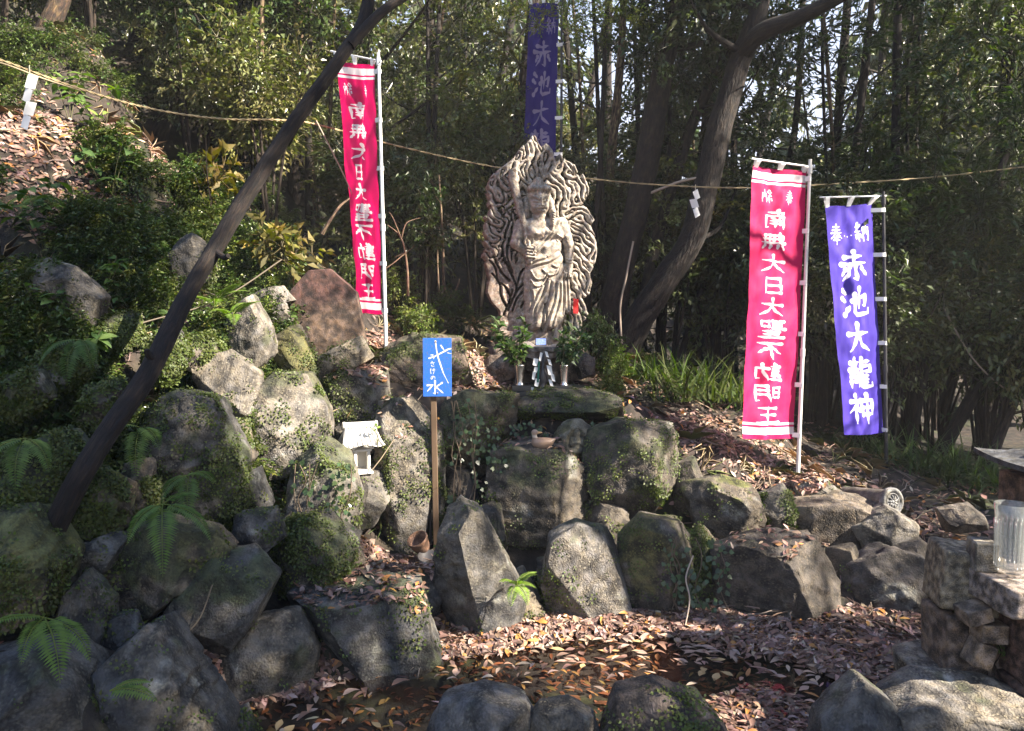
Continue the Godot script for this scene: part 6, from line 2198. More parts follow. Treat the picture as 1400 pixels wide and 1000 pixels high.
func wood_label(p: Vector3, what: String) -> String:      # where a tree or bush of the wood stands, by what one sees before it
	var col := 700.0 + (p.x - eye.x) / (eye.z - p.z) * FOCAL
	var spots := [[-50, "beyond the photograph's left edge"], [60, "behind the far left end of the bank"], [180, "above the bank's leaf-covered slope"], [300, "behind the yellowing bushes"], [420, "behind the leaning trunk's upper half"], [500, "behind the left red banner"], [560, "just right of the left red banner"], [620, "above the blue sign board"], [680, "left of the statue"], [790, "right behind the statue"], [860, "right of the statue"], [960, "behind the two big trunks"], [1030, "left of the right red banner"], [1110, "behind the right red banner"], [1220, "behind the right violet banner"], [1320, "right of the right violet banner"], [1450, "above the stone shrine's roof"]]
	var place := "beyond the photograph's right edge"
	for s in spots:
		if col < s[0]:
			place = s[1]
			break
	var d := -p.z
	if p.x > 3.6 and d < 9.0:
		place += " and " + ("left" if fposmod(p.x * 3.0, 2.0) < 1.0 else "right") + " of its neighbour"
	var row := "nearest row" if d < 7.5 else ("second row" if d < 8.4 else ("third row" if d < 9.5 else ("fourth row" if d < 11.2 else "rear row")))
	return "%s %s, %s" % [what, place, row]

func make_wood() -> void:
	# evergreens filling the slope behind, each with its own trunk and crown
	var spots := [[-5.4, 7.2], [-4.6, 8.6], [-3.4, 8.0], [-2.4, 8.8], [-1.7, 8.3], [-0.9, 9.3], [-0.1, 9.0], [0.9, 9.6], [1.7, 9.0], [2.6, 9.3], [3.4, 8.6], [4.3, 9.2], [5.0, 8.2], [5.8, 7.4], [-6.0, 10.5], [-4.0, 10.8], [-2.2, 11.2], [-0.4, 11.6], [1.4, 11.8], [3.2, 11.4], [5.0, 11.0], [6.6, 9.8], [-7.0, 8.6], [7.4, 12.0], [-5.0, 13.0], [-2.0, 14.0], [1.0, 14.0], [4.0, 14.2], [7.0, 14.5]]
	var keep := func(p: Vector3) -> bool:
		# a thin place in the crowns right of the middle, where the sky shows through
		var v := (p - eye)
		var a := v.x / -v.z
		var e := v.y / -v.z
		if v.x > 2.0 and rng.randf() < 0.4:
			return false
		return not (a > 0.02 and a < 0.46 and e > 0.13 and rng.randf() < 0.72 + 1.1 * (e - 0.13)) and not (a > -0.28 and a < 0.5 and e > 0.27 and rng.randf() < 0.6)
	var k := 0
	for q in spots:
		var x: float = q[0]
		var z: float = -q[1]
		var base := Vector3(x, H(x, z) - 0.1, z)
		var hgt := rng.randf_range(5.0, 8.0)
		var lean := Vector3(rng.randf_range(-0.9, 1.2), 0, rng.randf_range(-0.5, 0.6))
		var line := [base, base + Vector3(lean.x * 0.2, hgt * 0.3, lean.z * 0.2), base + Vector3(lean.x * 0.6, hgt * 0.65, lean.z * 0.5), base + Vector3(lean.x, hgt, lean.z)]
		var sp: String = ["broad", "broad2", "narrow", "broad"][k % 4]
		var lc: Color = [Color(0.105, 0.12, 0.045), Color(0.13, 0.14, 0.06), Color(0.17, 0.18, 0.06), Color(0.10, 0.115, 0.055)][(k * 7) % 4]
		tree("evergreen_tree", wood_label(base, ["dark broad-leaved", "grey-green broad-leaved", "light narrow-leaved", "deep green broad-leaved"][k % 4] + " evergreen"), line, rng.randf_range(0.05, 0.11), 0.03,
			{"limbs": 14, "per": 10, "from": 0.12, "spread": 1.7, "spray": sp, "leafc": lc, "scale": 1.15, "bark": Color(0.14, 0.11, 0.09) * rng.randf_range(0.7, 1.5), "keep": keep, "group": "evergreens of the dense wood"})
		k += 1
	# thin straight stems among them
	for j in 34:
		var x := rng.randf_range(-3.4, 5.4)
		var z := -rng.randf_range(7.4, 10.5)
		var base := Vector3(x, H(x, z) - 0.05, z)
		var lx := rng.randf_range(-0.7, 0.9)
		var hh := rng.randf_range(3.5, 6.0)
		var pale := rng.randf() < 0.45
		tree("slender_tree", "thin %s stem among the many in the dense wood behind the clearing" % ("pale" if pale else "dark"), [base, base + Vector3(lx * 0.3, hh * 0.35, 0.1), base + Vector3(lx * 0.5, hh * 0.7, -0.1), base + Vector3(lx, hh, 0.0)], rng.randf_range(0.018, 0.04), 0.012,
			{"limbs": 5, "per": 4, "from": 0.4, "spread": 0.9, "seg": 3, "flare": 0.1, "spray": "broad2", "leafc": Color(0.12, 0.14, 0.045), "bark": Color(0.36, 0.30, 0.23) if pale else Color(0.12, 0.095, 0.075), "barkm": "bark_pale" if pale else "bark_dark", "keep": keep, "group": ("pale" if pale else "dark") + " stems of the dense wood"})
	# undergrowth at the edge of the wood
	var us := [[-3.6, 6.9], [-2.9, 7.3], [-2.2, 7.2], [-1.5, 7.5], [-0.85, 7.6], [-0.35, 7.5], [0.15, 7.9], [1.0, 8.0], [1.55, 7.7], [2.05, 7.8], [2.5, 7.2], [2.9, 7.6], [3.3, 7.0], [3.75, 7.4], [4.2, 6.9], [4.6, 7.5], [3.0, 6.7], [4.9, 6.4], [-4.2, 6.6], [2.3, 8.5], [-1.2, 8.2], [0.5, 8.5], [3.9, 8.2], [-2.6, 7.9], [1.3, 8.7], [4.6, 8.7], [5.2, 9.5], [3.8, 9.5], [5.7, 8.5], [4.35, 8.0], [6.2, 10.0], [5.2, 7.3], [3.3, 8.1]]
	k = 0
	for q in us:
		var p := on_ground(Vector3(q[0], 0, -q[1]))
		shrub("evergreen_shrub", wood_label(p, ["leafy", "small-leaved", "broad-leaved", "narrow-leaved"][k % 4] + " bush"), p, rng.randf_range(1.3, 2.2), rng.randf_range(0.5, 0.8), 46,
			{"stems": 8, "spray": ["broad2", "small", "broad", "narrow"][k % 4], "scale": 0.9, "stem_r": 0.016, "top": 0.65, "leafc": [Color(0.10, 0.115, 0.045), Color(0.095, 0.11, 0.045), Color(0.14, 0.15, 0.055)][k % 3], "group": "bushes of the undergrowth"})
		k += 1
	# the far wood on the hill: one mass
	var xf := []
	var cols := []
	for j in 1700:
		var x := rng.randf_range(-26, 26)
		var d := rng.randf_range(15, 34)
		var p := on_ground(Vector3(x, 0, -d))
		p.y += rng.randf_range(0.0, 7.0)
		if not keep.call(p):
			continue
		xf.append(Transform3D(rand_basis(rng.randf_range(2.2, 4.0)), p))
		cols.append(tint(Color(0.085, 0.11, 0.05), 0.35))
	var far := many("distant_wood", sprays.far, mats.leaf, xf, cols, self)
	tag(far, "dark mass of leaves of the wood farther up the hill", "wood", "", "stuff")

func make_shade_trees() -> void:
	# the trees right of the clearing whose crowns dapple it with shade
	var u := sun_dir.cross(Vector3.UP).normalized()
	var w := u.cross(sun_dir).normalized()
	var c0 := Vector3(-0.4, 0.9, -4.3) + sun_dir * 8.5
	var trunks := [Vector3(5.2, 0, -4.2), Vector3(6.2, 0, -2.2), Vector3(5.0, 0, -0.6), Vector3(7.2, 0, -5.4), Vector3(7.6, 0, -0.4)]
	var crowns := []
	for k in trunks.size():
		crowns.append([[], []])
	for j in 2300:
		var a := rng.randf_range(-4.6, 4.2)
		var e := rng.randf_range(-2.6, 2.9)
		var p := c0 + u * a + w * e + sun_dir * rng.randf_range(-1.6, 1.8)
		if p.y < 2.2 or p.x < 2.6:
			continue
		if -p.z > 0.5 and p.x < -p.z * 0.70 + 0.5 and p.y < 1.65 + (-p.z) * 0.45 + 0.4:
			continue
		if nz.get_noise_3dv(p * 1.1) < -0.38:
			continue
		if shades(p, 0.20):
			continue
		var best := 0
		for k in trunks.size():
			if Vector2(p.x - trunks[k].x, p.z - trunks[k].z).length() < Vector2(p.x - trunks[best].x, p.z - trunks[best].z).length():
				best = k
		crowns[best][0].append(p)
		crowns[best][1].append(tint(Color(0.055, 0.085, 0.025), 0.3))
	for k in trunks.size():
		var base := on_ground(trunks[k]) - Vector3(0, 0.1, 0)
		var t := thing("shade_tree", "evergreen standing right of the clearing beyond the photograph's edge", "tree", base, 0.0, "trees right of the clearing")
		var b := Buf.new()
		tube(b, smooth_line([Vector3.ZERO, Vector3(0.1, 2.5, 0.1), Vector3(0.0, 5.0, 0.2), Vector3(0.1, 7.6, 0.1)], 6), [0.2, 0.17, 0.15, 0.14, 0.13, 0.13, 0.12, 0.12, 0.11, 0.11, 0.1, 0.1, 0.09, 0.08, 0.07, 0.06, 0.05, 0.04, 0.03], 10, Color(0.15, 0.12, 0.1), 0.12)
		var xf := []
		for j in crowns[k][0].size():
			var p: Vector3 = crowns[k][0][j] - base
			if j % 6 == 0:
				var from := Vector3(0.05, clampf(p.y - 1.2, 1.5, 7.0), 0.1)
				tube(b, smooth_line([from, from.lerp(p, 0.5) + Vector3(0, 0.2, 0), p], 3), [0.035, 0.03, 0.025, 0.02, 0.015, 0.01, 0.006], 5, Color(0.15, 0.12, 0.1), 0.1, false)
			xf.append(Transform3D(rand_basis(rng.randf_range(0.8, 1.2)), p))
		part("trunk", mesh_of(b), mats.bark_dark, t)
		if xf.size() > 0:
			many("crown", sprays.broad, mats.leaf, xf, crowns[k][1], t).set_meta("kind", "stuff")
# ---------------------------------------------------------------- fallen leaves, creepers, small plants
func fallen_mesh(k: int) -> ArrayMesh:      # a dry curled leaf, one unit long
	var b := Buf.new()
	var ids := []
	for s in 6:
		var f := s / 5.0
		var w: float = [0.15, 0.12, 0.17, 0.20][k] * pow(sin(PI * pow(f, [0.85, 1.1, 0.75, 0.95][k]) * 0.97 + 0.04), 0.8) * (1.0 + 0.12 * sin(f * 23.0 + k * 2.0))
		var y: float = [0.05, 0.02, 0.10, 0.0][k] * sin(f * PI) - 0.03 * f * (k % 2)
		var tw: float = [0.0, 0.35, -0.3, 0.7][k] * (f - 0.5)
		for e in [-1.0, 0.0, 1.0]:
			ids.append(b.vert(Vector3(e * w * cos(tw), y + absf(e) * w * [0.3, 0.12, 0.5, 0.2][k] + e * w * sin(tw), 0.5 - f), Vector3.UP, Color.WHITE if e != 0.0 else Color(1.18, 1.12, 1.05)))
	for s in 5:
		for e in 2:
			var a: int = ids[s * 3 + e]
			b.tri(a, a + 3, a + 1); b.tri(a + 1, a + 3, a + 4)
	return mesh_of(b, true)

func dead_colour() -> Color:
	var q := rng.randf()
	var c := Color(0.155, 0.088, 0.062)
	if q < 0.22:
		c = Color(0.27, 0.18, 0.14)
	elif q < 0.55:
		c = Color(0.085, 0.045, 0.032)
	elif q < 0.62:
		c = Color(0.40, 0.30, 0.22)
	elif q < 0.68:
		c = Color(0.30, 0.14, 0.03)
	return tint(c, 0.2)

func lie(nrm: Vector3, s: float, tilt: float) -> Basis:
	var nn := (nrm + Vector3(rng.randf_range(-1, 1), 0, rng.randf_range(-1, 1)) * tilt).normalized()
	var a := rng.randf() * TAU
	var dv := Vector3(cos(a), 0, sin(a))
	var sd := dv.cross(nn).normalized()
	var fw := nn.cross(sd).normalized()
	return Basis(sd * s * rng.randf_range(0.8, 1.3), nn * s, fw * s)

func make_litter() -> void:
	var xf := [[], [], [], []]
	var cols := [[], [], [], []]
	var singles := []
	var put := func(p: Vector3, nrm: Vector3, s: float, tilt: float, c: Color):
		var k := rng.randi() % 4
		xf[k].append(Transform3D(lie(nrm, s, tilt), p))
		cols[k].append(c)
	# over the ground
	for j in 26000:
		var x := rng.randf_range(-4.4, 3.8)
		var d := rng.randf_range(2.0, 7.6)
		var den := 0.35 + nz.get_noise_2d(x * 3.5, d * 3.5) * 1.3
		if x < -1.3 and d < 5.0:
			den -= 0.1
		if d > 4.9 and x > -1.6:
			den += 0.3
		if rng.randf() > den:
			continue
		var p := on_ground(Vector3(x, 0, -d))
		if p.y < -0.02:
			continue
		p.y += rng.randf_range(0.004, 0.03)
		put.call(p, ground_normal(x, -d), rng.randf_range(0.022, 0.07), 0.55, dead_colour())
	# drifts: at the pond's edge, on the ledge behind the angular boulder, round the altar, on the bank
	for q in [[600, 865, 3.85, 0.26, 800], [680, 880, 3.85, 0.22, 600], [760, 880, 3.98, 0.22, 600], [850, 875, 4.05, 0.24, 700], [940, 875, 4.05, 0.24, 700], [1030, 895, 3.9, 0.24, 600], [1110, 925, 3.6, 0.3, 800], [1180, 905, 3.65, 0.3, 600], [1150, 960, 3.2, 0.26, 500], [1200, 890, 3.95, 0.3, 500], [520, 770, 4.25, 0.22, 800], [480, 790, 4.1, 0.2, 500], [350, 985, 3.15, 0.22, 400], [440, 965, 3.25, 0.25, 500], [650, 520, 5.5, 0.35, 600], [610, 450, 5.9, 0.4, 700], [560, 440, 5.9, 0.3, 400], [1020, 600, 5.4, 0.5, 900], [1120, 630, 5.3, 0.3, 400], [470, 500, 5.25, 0.2, 250], [195, 200, 5.9, 0.45, 1000], [245, 240, 6.0, 0.3, 500], [60, 250, 4.9, 0.3, 250], [30, 110, 5.8, 0.4, 500], [20, 200, 5.0, 0.4, 700], [80, 210, 5.2, 0.35, 600], [370, 690, 4.2, 0.16, 250], [160, 705, 3.55, 0.14, 200], [280, 880, 3.3, 0.08, 80], [1250, 720, 4.8, 0.4, 400]]:
		var c := on_ground(at(q[0], q[1], q[2]))
		for j in int(q[4] * 1.9):
			var a := rng.randf() * TAU
			var r: float = q[3] * sqrt(rng.randf()) * 1.1
			var p := on_ground(c + Vector3(cos(a) * r * 1.25, 0, sin(a) * r * 0.8))
			if p.y < -0.05 and (rng.randf() < 0.7 or -p.z < 3.6):
				continue
			p.y = maxf(p.y, 0.0) + rng.randf_range(0.004, 0.045) * (1.0 - r / (q[3] * 1.3))
			put.call(p, ground_normal(p.x, p.z), rng.randf_range(0.022, 0.07), 0.65, dead_colour())
	# sunk and floating in the pond
	for j in 5200:
		var x := rng.randf_range(-1.15, 1.4)
		var d := rng.randf_range(2.35, 4.1)
		var p := on_ground(Vector3(x, 0, -d))
		if p.y > 0.005:
			continue
		var near_far := smoothstep(3.25, 3.85, d) + 0.22 * absf(x - 0.2)
		var up := rng.randf()
		if up < 0.55:
			p.y += rng.randf_range(0.002, 0.02)
			put.call(p, Vector3.UP, rng.randf_range(0.028, 0.062), 0.3, tint(Color(0.17, 0.065, 0.025) if rng.randf() < 0.82 else Color(0.22, 0.13, 0.035), 0.4))
		elif rng.randf() < near_far:
			p.y = 0.003
			if singles.size() < 300 and rng.randf() < 0.6:
				singles.append([p, rng.randf_range(0.045, 0.085)])
			else:
				put.call(p, Vector3.UP, rng.randf_range(0.035, 0.07), 0.12, dead_colour())
	# a raft of leaves on the water by the right shore
	for j in 1500:
		var a := rng.randf() * TAU
		var r := sqrt(rng.randf())
		var p := at(1065, 965, 2.95) + Vector3(cos(a) * r * 0.34, 0, sin(a) * r * 0.34)
		p.y = maxf(H(p.x, p.z), 0.0) + rng.randf_range(0.002, 0.012)
		put.call(p, Vector3.UP, rng.randf_range(0.025, 0.065), 0.25, dead_colour() * 0.8)
	# on top of the boulders
	for rk in rock_tris:
		if rk.litter <= 0.0:
			continue
		var v: PackedVector3Array = rk.v
		var idx: PackedInt32Array = rk.i
		for j in int(2400 * rk.litter):
			var t := (rng.randi() % (idx.size() / 3)) * 3
			var a := v[idx[t]]
			var e := v[idx[t + 1]]
			var g := v[idx[t + 2]]
			var nn := (g - a).cross(e - a).normalized()
			if nn.y < 0.72:
				continue
			put.call(rk.c + (a + e + g) / 3.0 + nn * rng.randf_range(0.004, 0.02), nn, rng.randf_range(0.03, 0.06), 0.4, dead_colour())
	var holder := get_node("ground")
	for k in 4:
		var mm := many("leaf_litter", fallen_mesh(k), mats.dead_leaf, xf[k], cols[k], self)
		tag(mm, "", "", "", "stuff")
		if k == 0:
			tag(mm, "brown fallen leaves drifted over ground, ledges and pond", "fallen leaves")
		else:
			tag(mm, ["", "darker curled fallen leaves lying among the leaf drifts", "tightly curled fallen leaves lying among the leaf drifts", "twisted fallen leaves lying among the leaf drifts"][k], "fallen leaves")
	var tones := []
	for k in 8:
		var b := Buf.new()
		var src := fallen_mesh(k % 4).surface_get_arrays(0)
		var c := [Color(0.31, 0.225, 0.17), Color(0.26, 0.16, 0.12), Color(0.18, 0.10, 0.07), Color(0.33, 0.22, 0.17), Color(0.33, 0.26, 0.19), Color(0.30, 0.14, 0.05), Color(0.24, 0.17, 0.14), Color(0.38, 0.26, 0.12)][k] as Color
		b.v = src[Mesh.ARRAY_VERTEX]
		b.n = src[Mesh.ARRAY_NORMAL]
		b.i = src[Mesh.ARRAY_INDEX] if src[Mesh.ARRAY_INDEX] != null else PackedInt32Array(range(b.v.size()))
		for j in b.v.size():
			b.c.append(c)
			b.uv.append(Vector2.ZERO)
		tones.append(mesh_of(b))
	for q in singles:
		part("fallen_leaf", tones[rng.randi() % 8], mats.dead_leaf, holder).transform = Transform3D(lie(Vector3.UP, q[1], 0.1), q[0])

func make_creepers() -> void:
	# tiny round leaves of creeping fig on the mossy boulders
	var b := Buf.new()
	for k in 5:
		var a := TAU * k / 5.0
		leaf(b, Vector3(cos(a), 0, sin(a)) * 0.010 * (1 + k % 2), Vector3(cos(a + 0.8), 0.35, sin(a + 0.8)).normalized(), Vector3.UP, 0.016, 0.012, Color.WHITE * (0.8 + 0.1 * k), 0.1, 0.2)
	var m := mesh_of(b)
	var xf := []
	var cols := []
	for rk in rock_tris:
		var v: PackedVector3Array = rk.v
		var idx: PackedInt32Array = rk.i
		var n := int(idx.size() / 3 * 0.24 * rk.fig)
		for j in n:
			var t := (rng.randi() % (idx.size() / 3)) * 3
			var p := (v[idx[t]] + v[idx[t + 1]] + v[idx[t + 2]]) / 3.0
			if p.z < -0.08:
				continue
			var w: Vector3 = rk.c + p
			var mk: float = 0.8 * nz.get_noise_3dv(w * 7.0 + Vector3(9, 0, 0)) + 0.7 * nf.get_noise_3dv(w * 16.0) + (rk.fig - 0.75) * 0.45
			if mk < rng.randf_range(-0.12, 0.12):
				continue
			var nn := (v[idx[t + 2]] - v[idx[t]]).cross(v[idx[t + 1]] - v[idx[t]]).normalized()
			nn = (nn + Vector3(rng.randf_range(-1, 1), rng.randf_range(-0.3, 1), rng.randf_range(-1, 1)) * 0.5).normalized()
			var off := Vector3(rng.randf_range(-1, 1), rng.randf_range(-1, 1), rng.randf_range(-1, 1)) * 0.012
			xf.append(Transform3D(lie(nn, rng.randf_range(0.6, 1.15), 0.1), w + nn * 0.003 + off * 0.7))
			cols.append(tint(Color(0.075, 0.10, 0.02), 0.5))
	var mm := many("creeping_fig", m, mats.leaf_soft, xf, cols, self)
	tag(mm, "tiny-leaved creeping fig spreading over the mossy boulders", "creeper", "", "stuff")
	# ivy in the dark gap below the ledge
	var ib := Buf.new()
	leaf(ib, Vector3.ZERO, Vector3(0, 0, 1), Vector3.UP, 1.0, 0.8, Color.WHITE, 0.1, 0.1)
	leaf(ib, Vector3(0, 0, 0.15), Vector3(0.8, 0, 0.6), Vector3.UP, 0.6, 0.4, Color.WHITE, 0.1, 0.1)
	leaf(ib, Vector3(0, 0, 0.15), Vector3(-0.8, 0, 0.6), Vector3.UP, 0.6, 0.4, Color.WHITE, 0.1, 0.1)
	var ivm := mesh_of(ib)
	var gp := 0
	for q in [[655, 640, 4.75, 0.20, 0.42, 260], [950, 780, 4.18, 0.18, 0.20, 260], [760, 590, 5.0, 0.30, 0.05, 70], [440, 690, 4.0, 0.16, 0.22, 150]]:
		var c := at(q[0], q[1], q[2])
		var t := thing("ivy", ["ivy trailing down the dark gap right of the sign post", "ivy draped over the shadowed boulder on the right", "sparse ivy hanging under the altar ledge stone", "ivy on the round-topped boulder left of the white shrine"][gp], "ivy", c, 0.0, "ivy on the rocks")
		var x2 := []
		var c2 := []
		var sb := Buf.new()
		for s in 5:
			var x0 := rng.randf_range(-1, 1) * float(q[3])
			var pts := []
			for j in 6:
				pts.append(Vector3(x0 + rng.randf_range(-0.03, 0.03), float(q[4]) * (1.0 - j / 2.5), 0.04 + rng.randf_range(0, 0.03)))
			tube(sb, smooth_line(pts, 3), [0.003], 4, Color(0.12, 0.09, 0.06), 0.0, false)
		for j in q[5]:
			var p := Vector3(rng.randf_range(-1, 1) * float(q[3]), rng.randf_range(-1, 1) * float(q[4]), rng.randf_range(0.0, 0.09))
			if nz.get_noise_3dv((c + p) * 7.0) < -0.1:
				continue
			x2.append(Transform3D(lie(Vector3(rng.randf_range(-0.4, 0.4), 0.5, 1).normalized(), rng.randf_range(0.02, 0.036), 0.3), p))
			c2.append(tint(Color(0.05, 0.085, 0.03), 0.4))
		part("stem", mesh_of(sb), mats.matt, t)
		many("foliage", ivm, mats.leaf, x2, c2, t).set_meta("kind", "stuff")
		gp += 1

func make_small_plants() -> void:
	# ferns
	fern("long fern frond pair drooping over the broad boulder", at(222, 690, 3.02), [[20, 0.36, 1.5, -35], [75, 0.30, 1.2, -25], [-20, 0.26, 1.3, -20], [150, 0.2, 1.0]], {"col": Color(0.11, 0.18, 0.035), "wid": 0.16, "pairs": 26})
	fern("bright fern between the mossy left-edge boulder and the narrow upright stone", at(60, 845, 2.5), [[40, 0.30, 1.2, -30], [-30, 0.2, 0.8, 5], [75, 0.26, 1.2, -30], [0, 0.2, 1.3, -25]], {"col": Color(0.12, 0.19, 0.03), "wid": 0.19})
	fern("small yellow-green fern at the pointed grey slab's left foot", at(150, 945, 2.42), [[75, 0.20, 0.9, -8], [110, 0.14, 0.9]], {"col": Color(0.15, 0.22, 0.04), "wid": 0.2, "pairs": 16})
	fern("fern growing behind the middle of the leaning trunk", at(192, 585, 3.4), [[10, 0.28, 1.5, -45], [50, 0.22, 1.2, -20], [-40, 0.22, 1.2]], {"col": Color(0.09, 0.15, 0.035)})
	fern("fern hanging above the broad boulder, left of the mossy one", at(258, 650, 3.35), [[15, 0.26, 1.5, -40], [-30, 0.22, 1.4, -20], [60, 0.2, 1.2]], {"col": Color(0.09, 0.15, 0.035)})
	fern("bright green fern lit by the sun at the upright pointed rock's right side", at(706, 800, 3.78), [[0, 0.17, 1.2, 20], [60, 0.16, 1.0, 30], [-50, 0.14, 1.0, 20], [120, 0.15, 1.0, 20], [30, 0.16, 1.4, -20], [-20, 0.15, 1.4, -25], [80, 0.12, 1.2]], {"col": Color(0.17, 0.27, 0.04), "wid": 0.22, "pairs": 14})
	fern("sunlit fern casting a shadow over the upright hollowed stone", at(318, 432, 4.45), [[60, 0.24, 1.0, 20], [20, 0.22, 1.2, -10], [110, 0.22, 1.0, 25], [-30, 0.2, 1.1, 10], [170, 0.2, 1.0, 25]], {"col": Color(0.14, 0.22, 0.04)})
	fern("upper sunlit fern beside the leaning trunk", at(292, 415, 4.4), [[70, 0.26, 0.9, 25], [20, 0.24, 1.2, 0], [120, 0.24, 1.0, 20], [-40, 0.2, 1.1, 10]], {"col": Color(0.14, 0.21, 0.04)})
	fern("fern on the upper bank in front of the weathered grey stone", at(185, 385, 4.7), [[0, 0.3, 1.3, -20], [50, 0.26, 1.2, -10], [-50, 0.26, 1.2, -10], [100, 0.26, 1.0, 10]], {"col": Color(0.11, 0.17, 0.035)})
	fern("fern hanging on the upper bank left of the lumpy half-buried stone", at(205, 330, 5.0), [[0, 0.36, 1.4, -30], [45, 0.32, 1.3, -20], [-45, 0.3, 1.3, -20], [90, 0.28, 1.1, 0]], {"col": Color(0.10, 0.16, 0.035)})
	fern("fern on the far left of the bank under the left paper streamer", at(55, 270, 4.7), [[10, 0.36, 1.4, -30], [60, 0.32, 1.3, -20], [-35, 0.3, 1.3, -20]], {"col": Color(0.09, 0.14, 0.035)})
	fern("fern drooping beside the foot of the weathered grey stone", at(110, 465, 3.65), [[0, 0.30, 1.5, -40], [40, 0.26, 1.3, -30], [-40, 0.26, 1.3, -20]], {"col": Color(0.09, 0.15, 0.035)})
	fern("fern spilling from the gap above the creeper-covered boulder by the left edge", at(35, 600, 2.95), [[10, 0.26, 1.5, -40], [60, 0.22, 1.3, -30], [-30, 0.22, 1.3, -20]], {"col": Color(0.10, 0.16, 0.035)})
	# broad-leaved plants on the left bank
	var k := 0
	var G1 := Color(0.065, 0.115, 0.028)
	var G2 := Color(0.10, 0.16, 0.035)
	for q in [[25, 560, 3.3, 0.34, 12, 0.11, G1, "dense broad-leaved plant at the left edge above the creeper-covered boulder"], [20, 480, 3.6, 0.36, 12, 0.10, G2, "light green broad-leaved plant at the left edge halfway up"], [110, 500, 3.7, 0.30, 10, 0.10, G1, "dark broad-leaved plant left of the leaning trunk's middle"], [140, 400, 4.2, 0.30, 9, 0.10, G2, "light green plant right of the weathered grey stone"], [160, 555, 3.7, 0.22, 8, 0.09, G1, "low broad-leaved plant close left of the leaning trunk"], [60, 320, 4.5, 0.40, 10, 0.12, G1, "broad-leaved plant above the weathered grey stone"], [150, 260, 5.2, 0.4, 9, 0.12, G1, "dark broad-leaved plant below the leaf-covered bare slope"], [265, 470, 4.1, 0.22, 9, 0.09, G2, "bright plant right beside the leaning trunk above the smooth slab"], [340, 665, 4.1, 0.16, 8, 0.08, G1, "small plant in the gap below the large pale boulder"], [320, 735, 3.7, 0.18, 8, 0.09, G1, "small dark plant between the broad and creeper-covered boulders"], [5, 740, 2.75, 0.16, 7, 0.08, G1, "plant on top of the mossy left-edge boulder"], [490, 480, 5.3, 0.16, 7, 0.10, G2, "small plant at the end of the slab with painted red shade"], [95, 145, 5.2, 0.4, 10, 0.10, G2, "sunlit light green plant under the rope near the left paper streamer"], [140, 165, 5.2, 0.36, 9, 0.10, G2, "sunlit light green plant under the rope right of the left paper streamer"], [60, 430, 3.9, 0.28, 9, 0.09, G1, "plant trailing over the foot of the weathered grey stone"], [200, 455, 4.0, 0.3, 9, 0.09, G1, "plant under the leaning trunk at mid height"], [70, 590, 3.25, 0.25, 8, 0.09, G1, "plant above the creeper-covered boulder beside the leaning trunk"], [230, 530, 3.9, 0.22, 8, 0.08, G1, "plant above the big mossy boulder"]]:
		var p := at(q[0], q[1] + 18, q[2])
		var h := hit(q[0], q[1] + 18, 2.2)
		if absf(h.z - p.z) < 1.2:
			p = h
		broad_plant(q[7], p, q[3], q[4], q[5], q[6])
		k += 1
	# a bush with yellowing leaves, and its lower neighbours
	for q in [[370, 205, 5.6, 0.55, "yellow-leaved bush hanging beneath the rope by the leaning trunk"], [295, 255, 5.6, 0.6, "yellowing bush on the slope left of the leaning trunk"], [395, 330, 5.7, 0.4, "orange-yellow bush above the small white-grey stones"]]:
		var h := hit(q[0], q[1] + 60, 3.0)
		shrub("yellowing_bush", q[4], h, q[3], 0.35, 11, {"stems": 5, "spray": "big", "scale": 0.8, "leafc": Color(0.17, 0.135, 0.03), "leafm": "leaf_soft", "stem_r": 0.006, "group": "yellowing bushes"})
	# undergrowth over the left bank: small sprays that cannot be counted
	var xf := []
	var cols := []
	for j in 12500:
		var px := rng.randf_range(-60, 430)
		var py := rng.randf_range(60, 760)
		var lim := 430.0 - (py - 60.0) * 0.1
		if px > lim:
			continue
		if py < 300 - px * 0.2 and rng.randf() < 0.3:
			continue
		var p := hit(px, py, 2.4)
		if p.z < -8.5 or p.x > -0.6:
			continue
		# a bare, leaf-covered slope near the top
		if Vector2(px - 205.0, (py - 195.0) * 1.2 - (px - 205.0) * 0.6).length() < 58.0:
			continue
		if nz.get_noise_3dv(p * 2.6) < -0.12:
			continue
		if rng.randf() < 0.2:
			continue
		xf.append(Transform3D(rand_basis(rng.randf_range(0.28, 0.58)), p + Vector3(0, rng.randf_range(0.0, 0.10), 0)))
		cols.append(tint(Color(0.065, 0.10, 0.026) if rng.randf() < 0.75 else Color(0.12, 0.15, 0.035), 0.4))
	var mm := many("ground_cover", sprays.broad2, mats.leaf, xf, cols, self)
	tag(mm, "low leafy ground cover over the left bank", "ground cover", "", "stuff")
	# dry grasses and twigs lying about the bank
	var tb := Buf.new()
	leaf(tb, Vector3.ZERO, Vector3(0, 0.25, 1).normalized(), Vector3.UP, 1.0, 0.03, Color.WHITE, 0.25, 0.2)
	leaf(tb, Vector3.ZERO, Vector3(0.5, 0.45, 0.8).normalized(), Vector3.UP, 0.8, 0.028, Color.WHITE, 0.35, 0.2)
	leaf(tb, Vector3.ZERO, Vector3(-0.4, 0.5, 0.7).normalized(), Vector3.UP, 0.9, 0.028, Color.WHITE, 0.3, 0.2)
	xf = []
	cols = []
	for j in 2600:
		var x := rng.randf_range(-4.0, 3.2)
		var d := rng.randf_range(3.4, 7.2)
		var p := on_ground(Vector3(x, 0, -d))
		if p.y < 0.3 or nz.get_noise_2d(x * 3.0, d * 3.0) < 0.0:
			continue
		xf.append(Transform3D(lie(ground_normal(x, -d), rng.randf_range(0.08, 0.2), 0.3), p + Vector3(0, 0.01, 0)))
		cols.append(tint(Color(0.30, 0.24, 0.13) if rng.randf() < 0.6 else Color(0.10, 0.13, 0.03), 0.3))
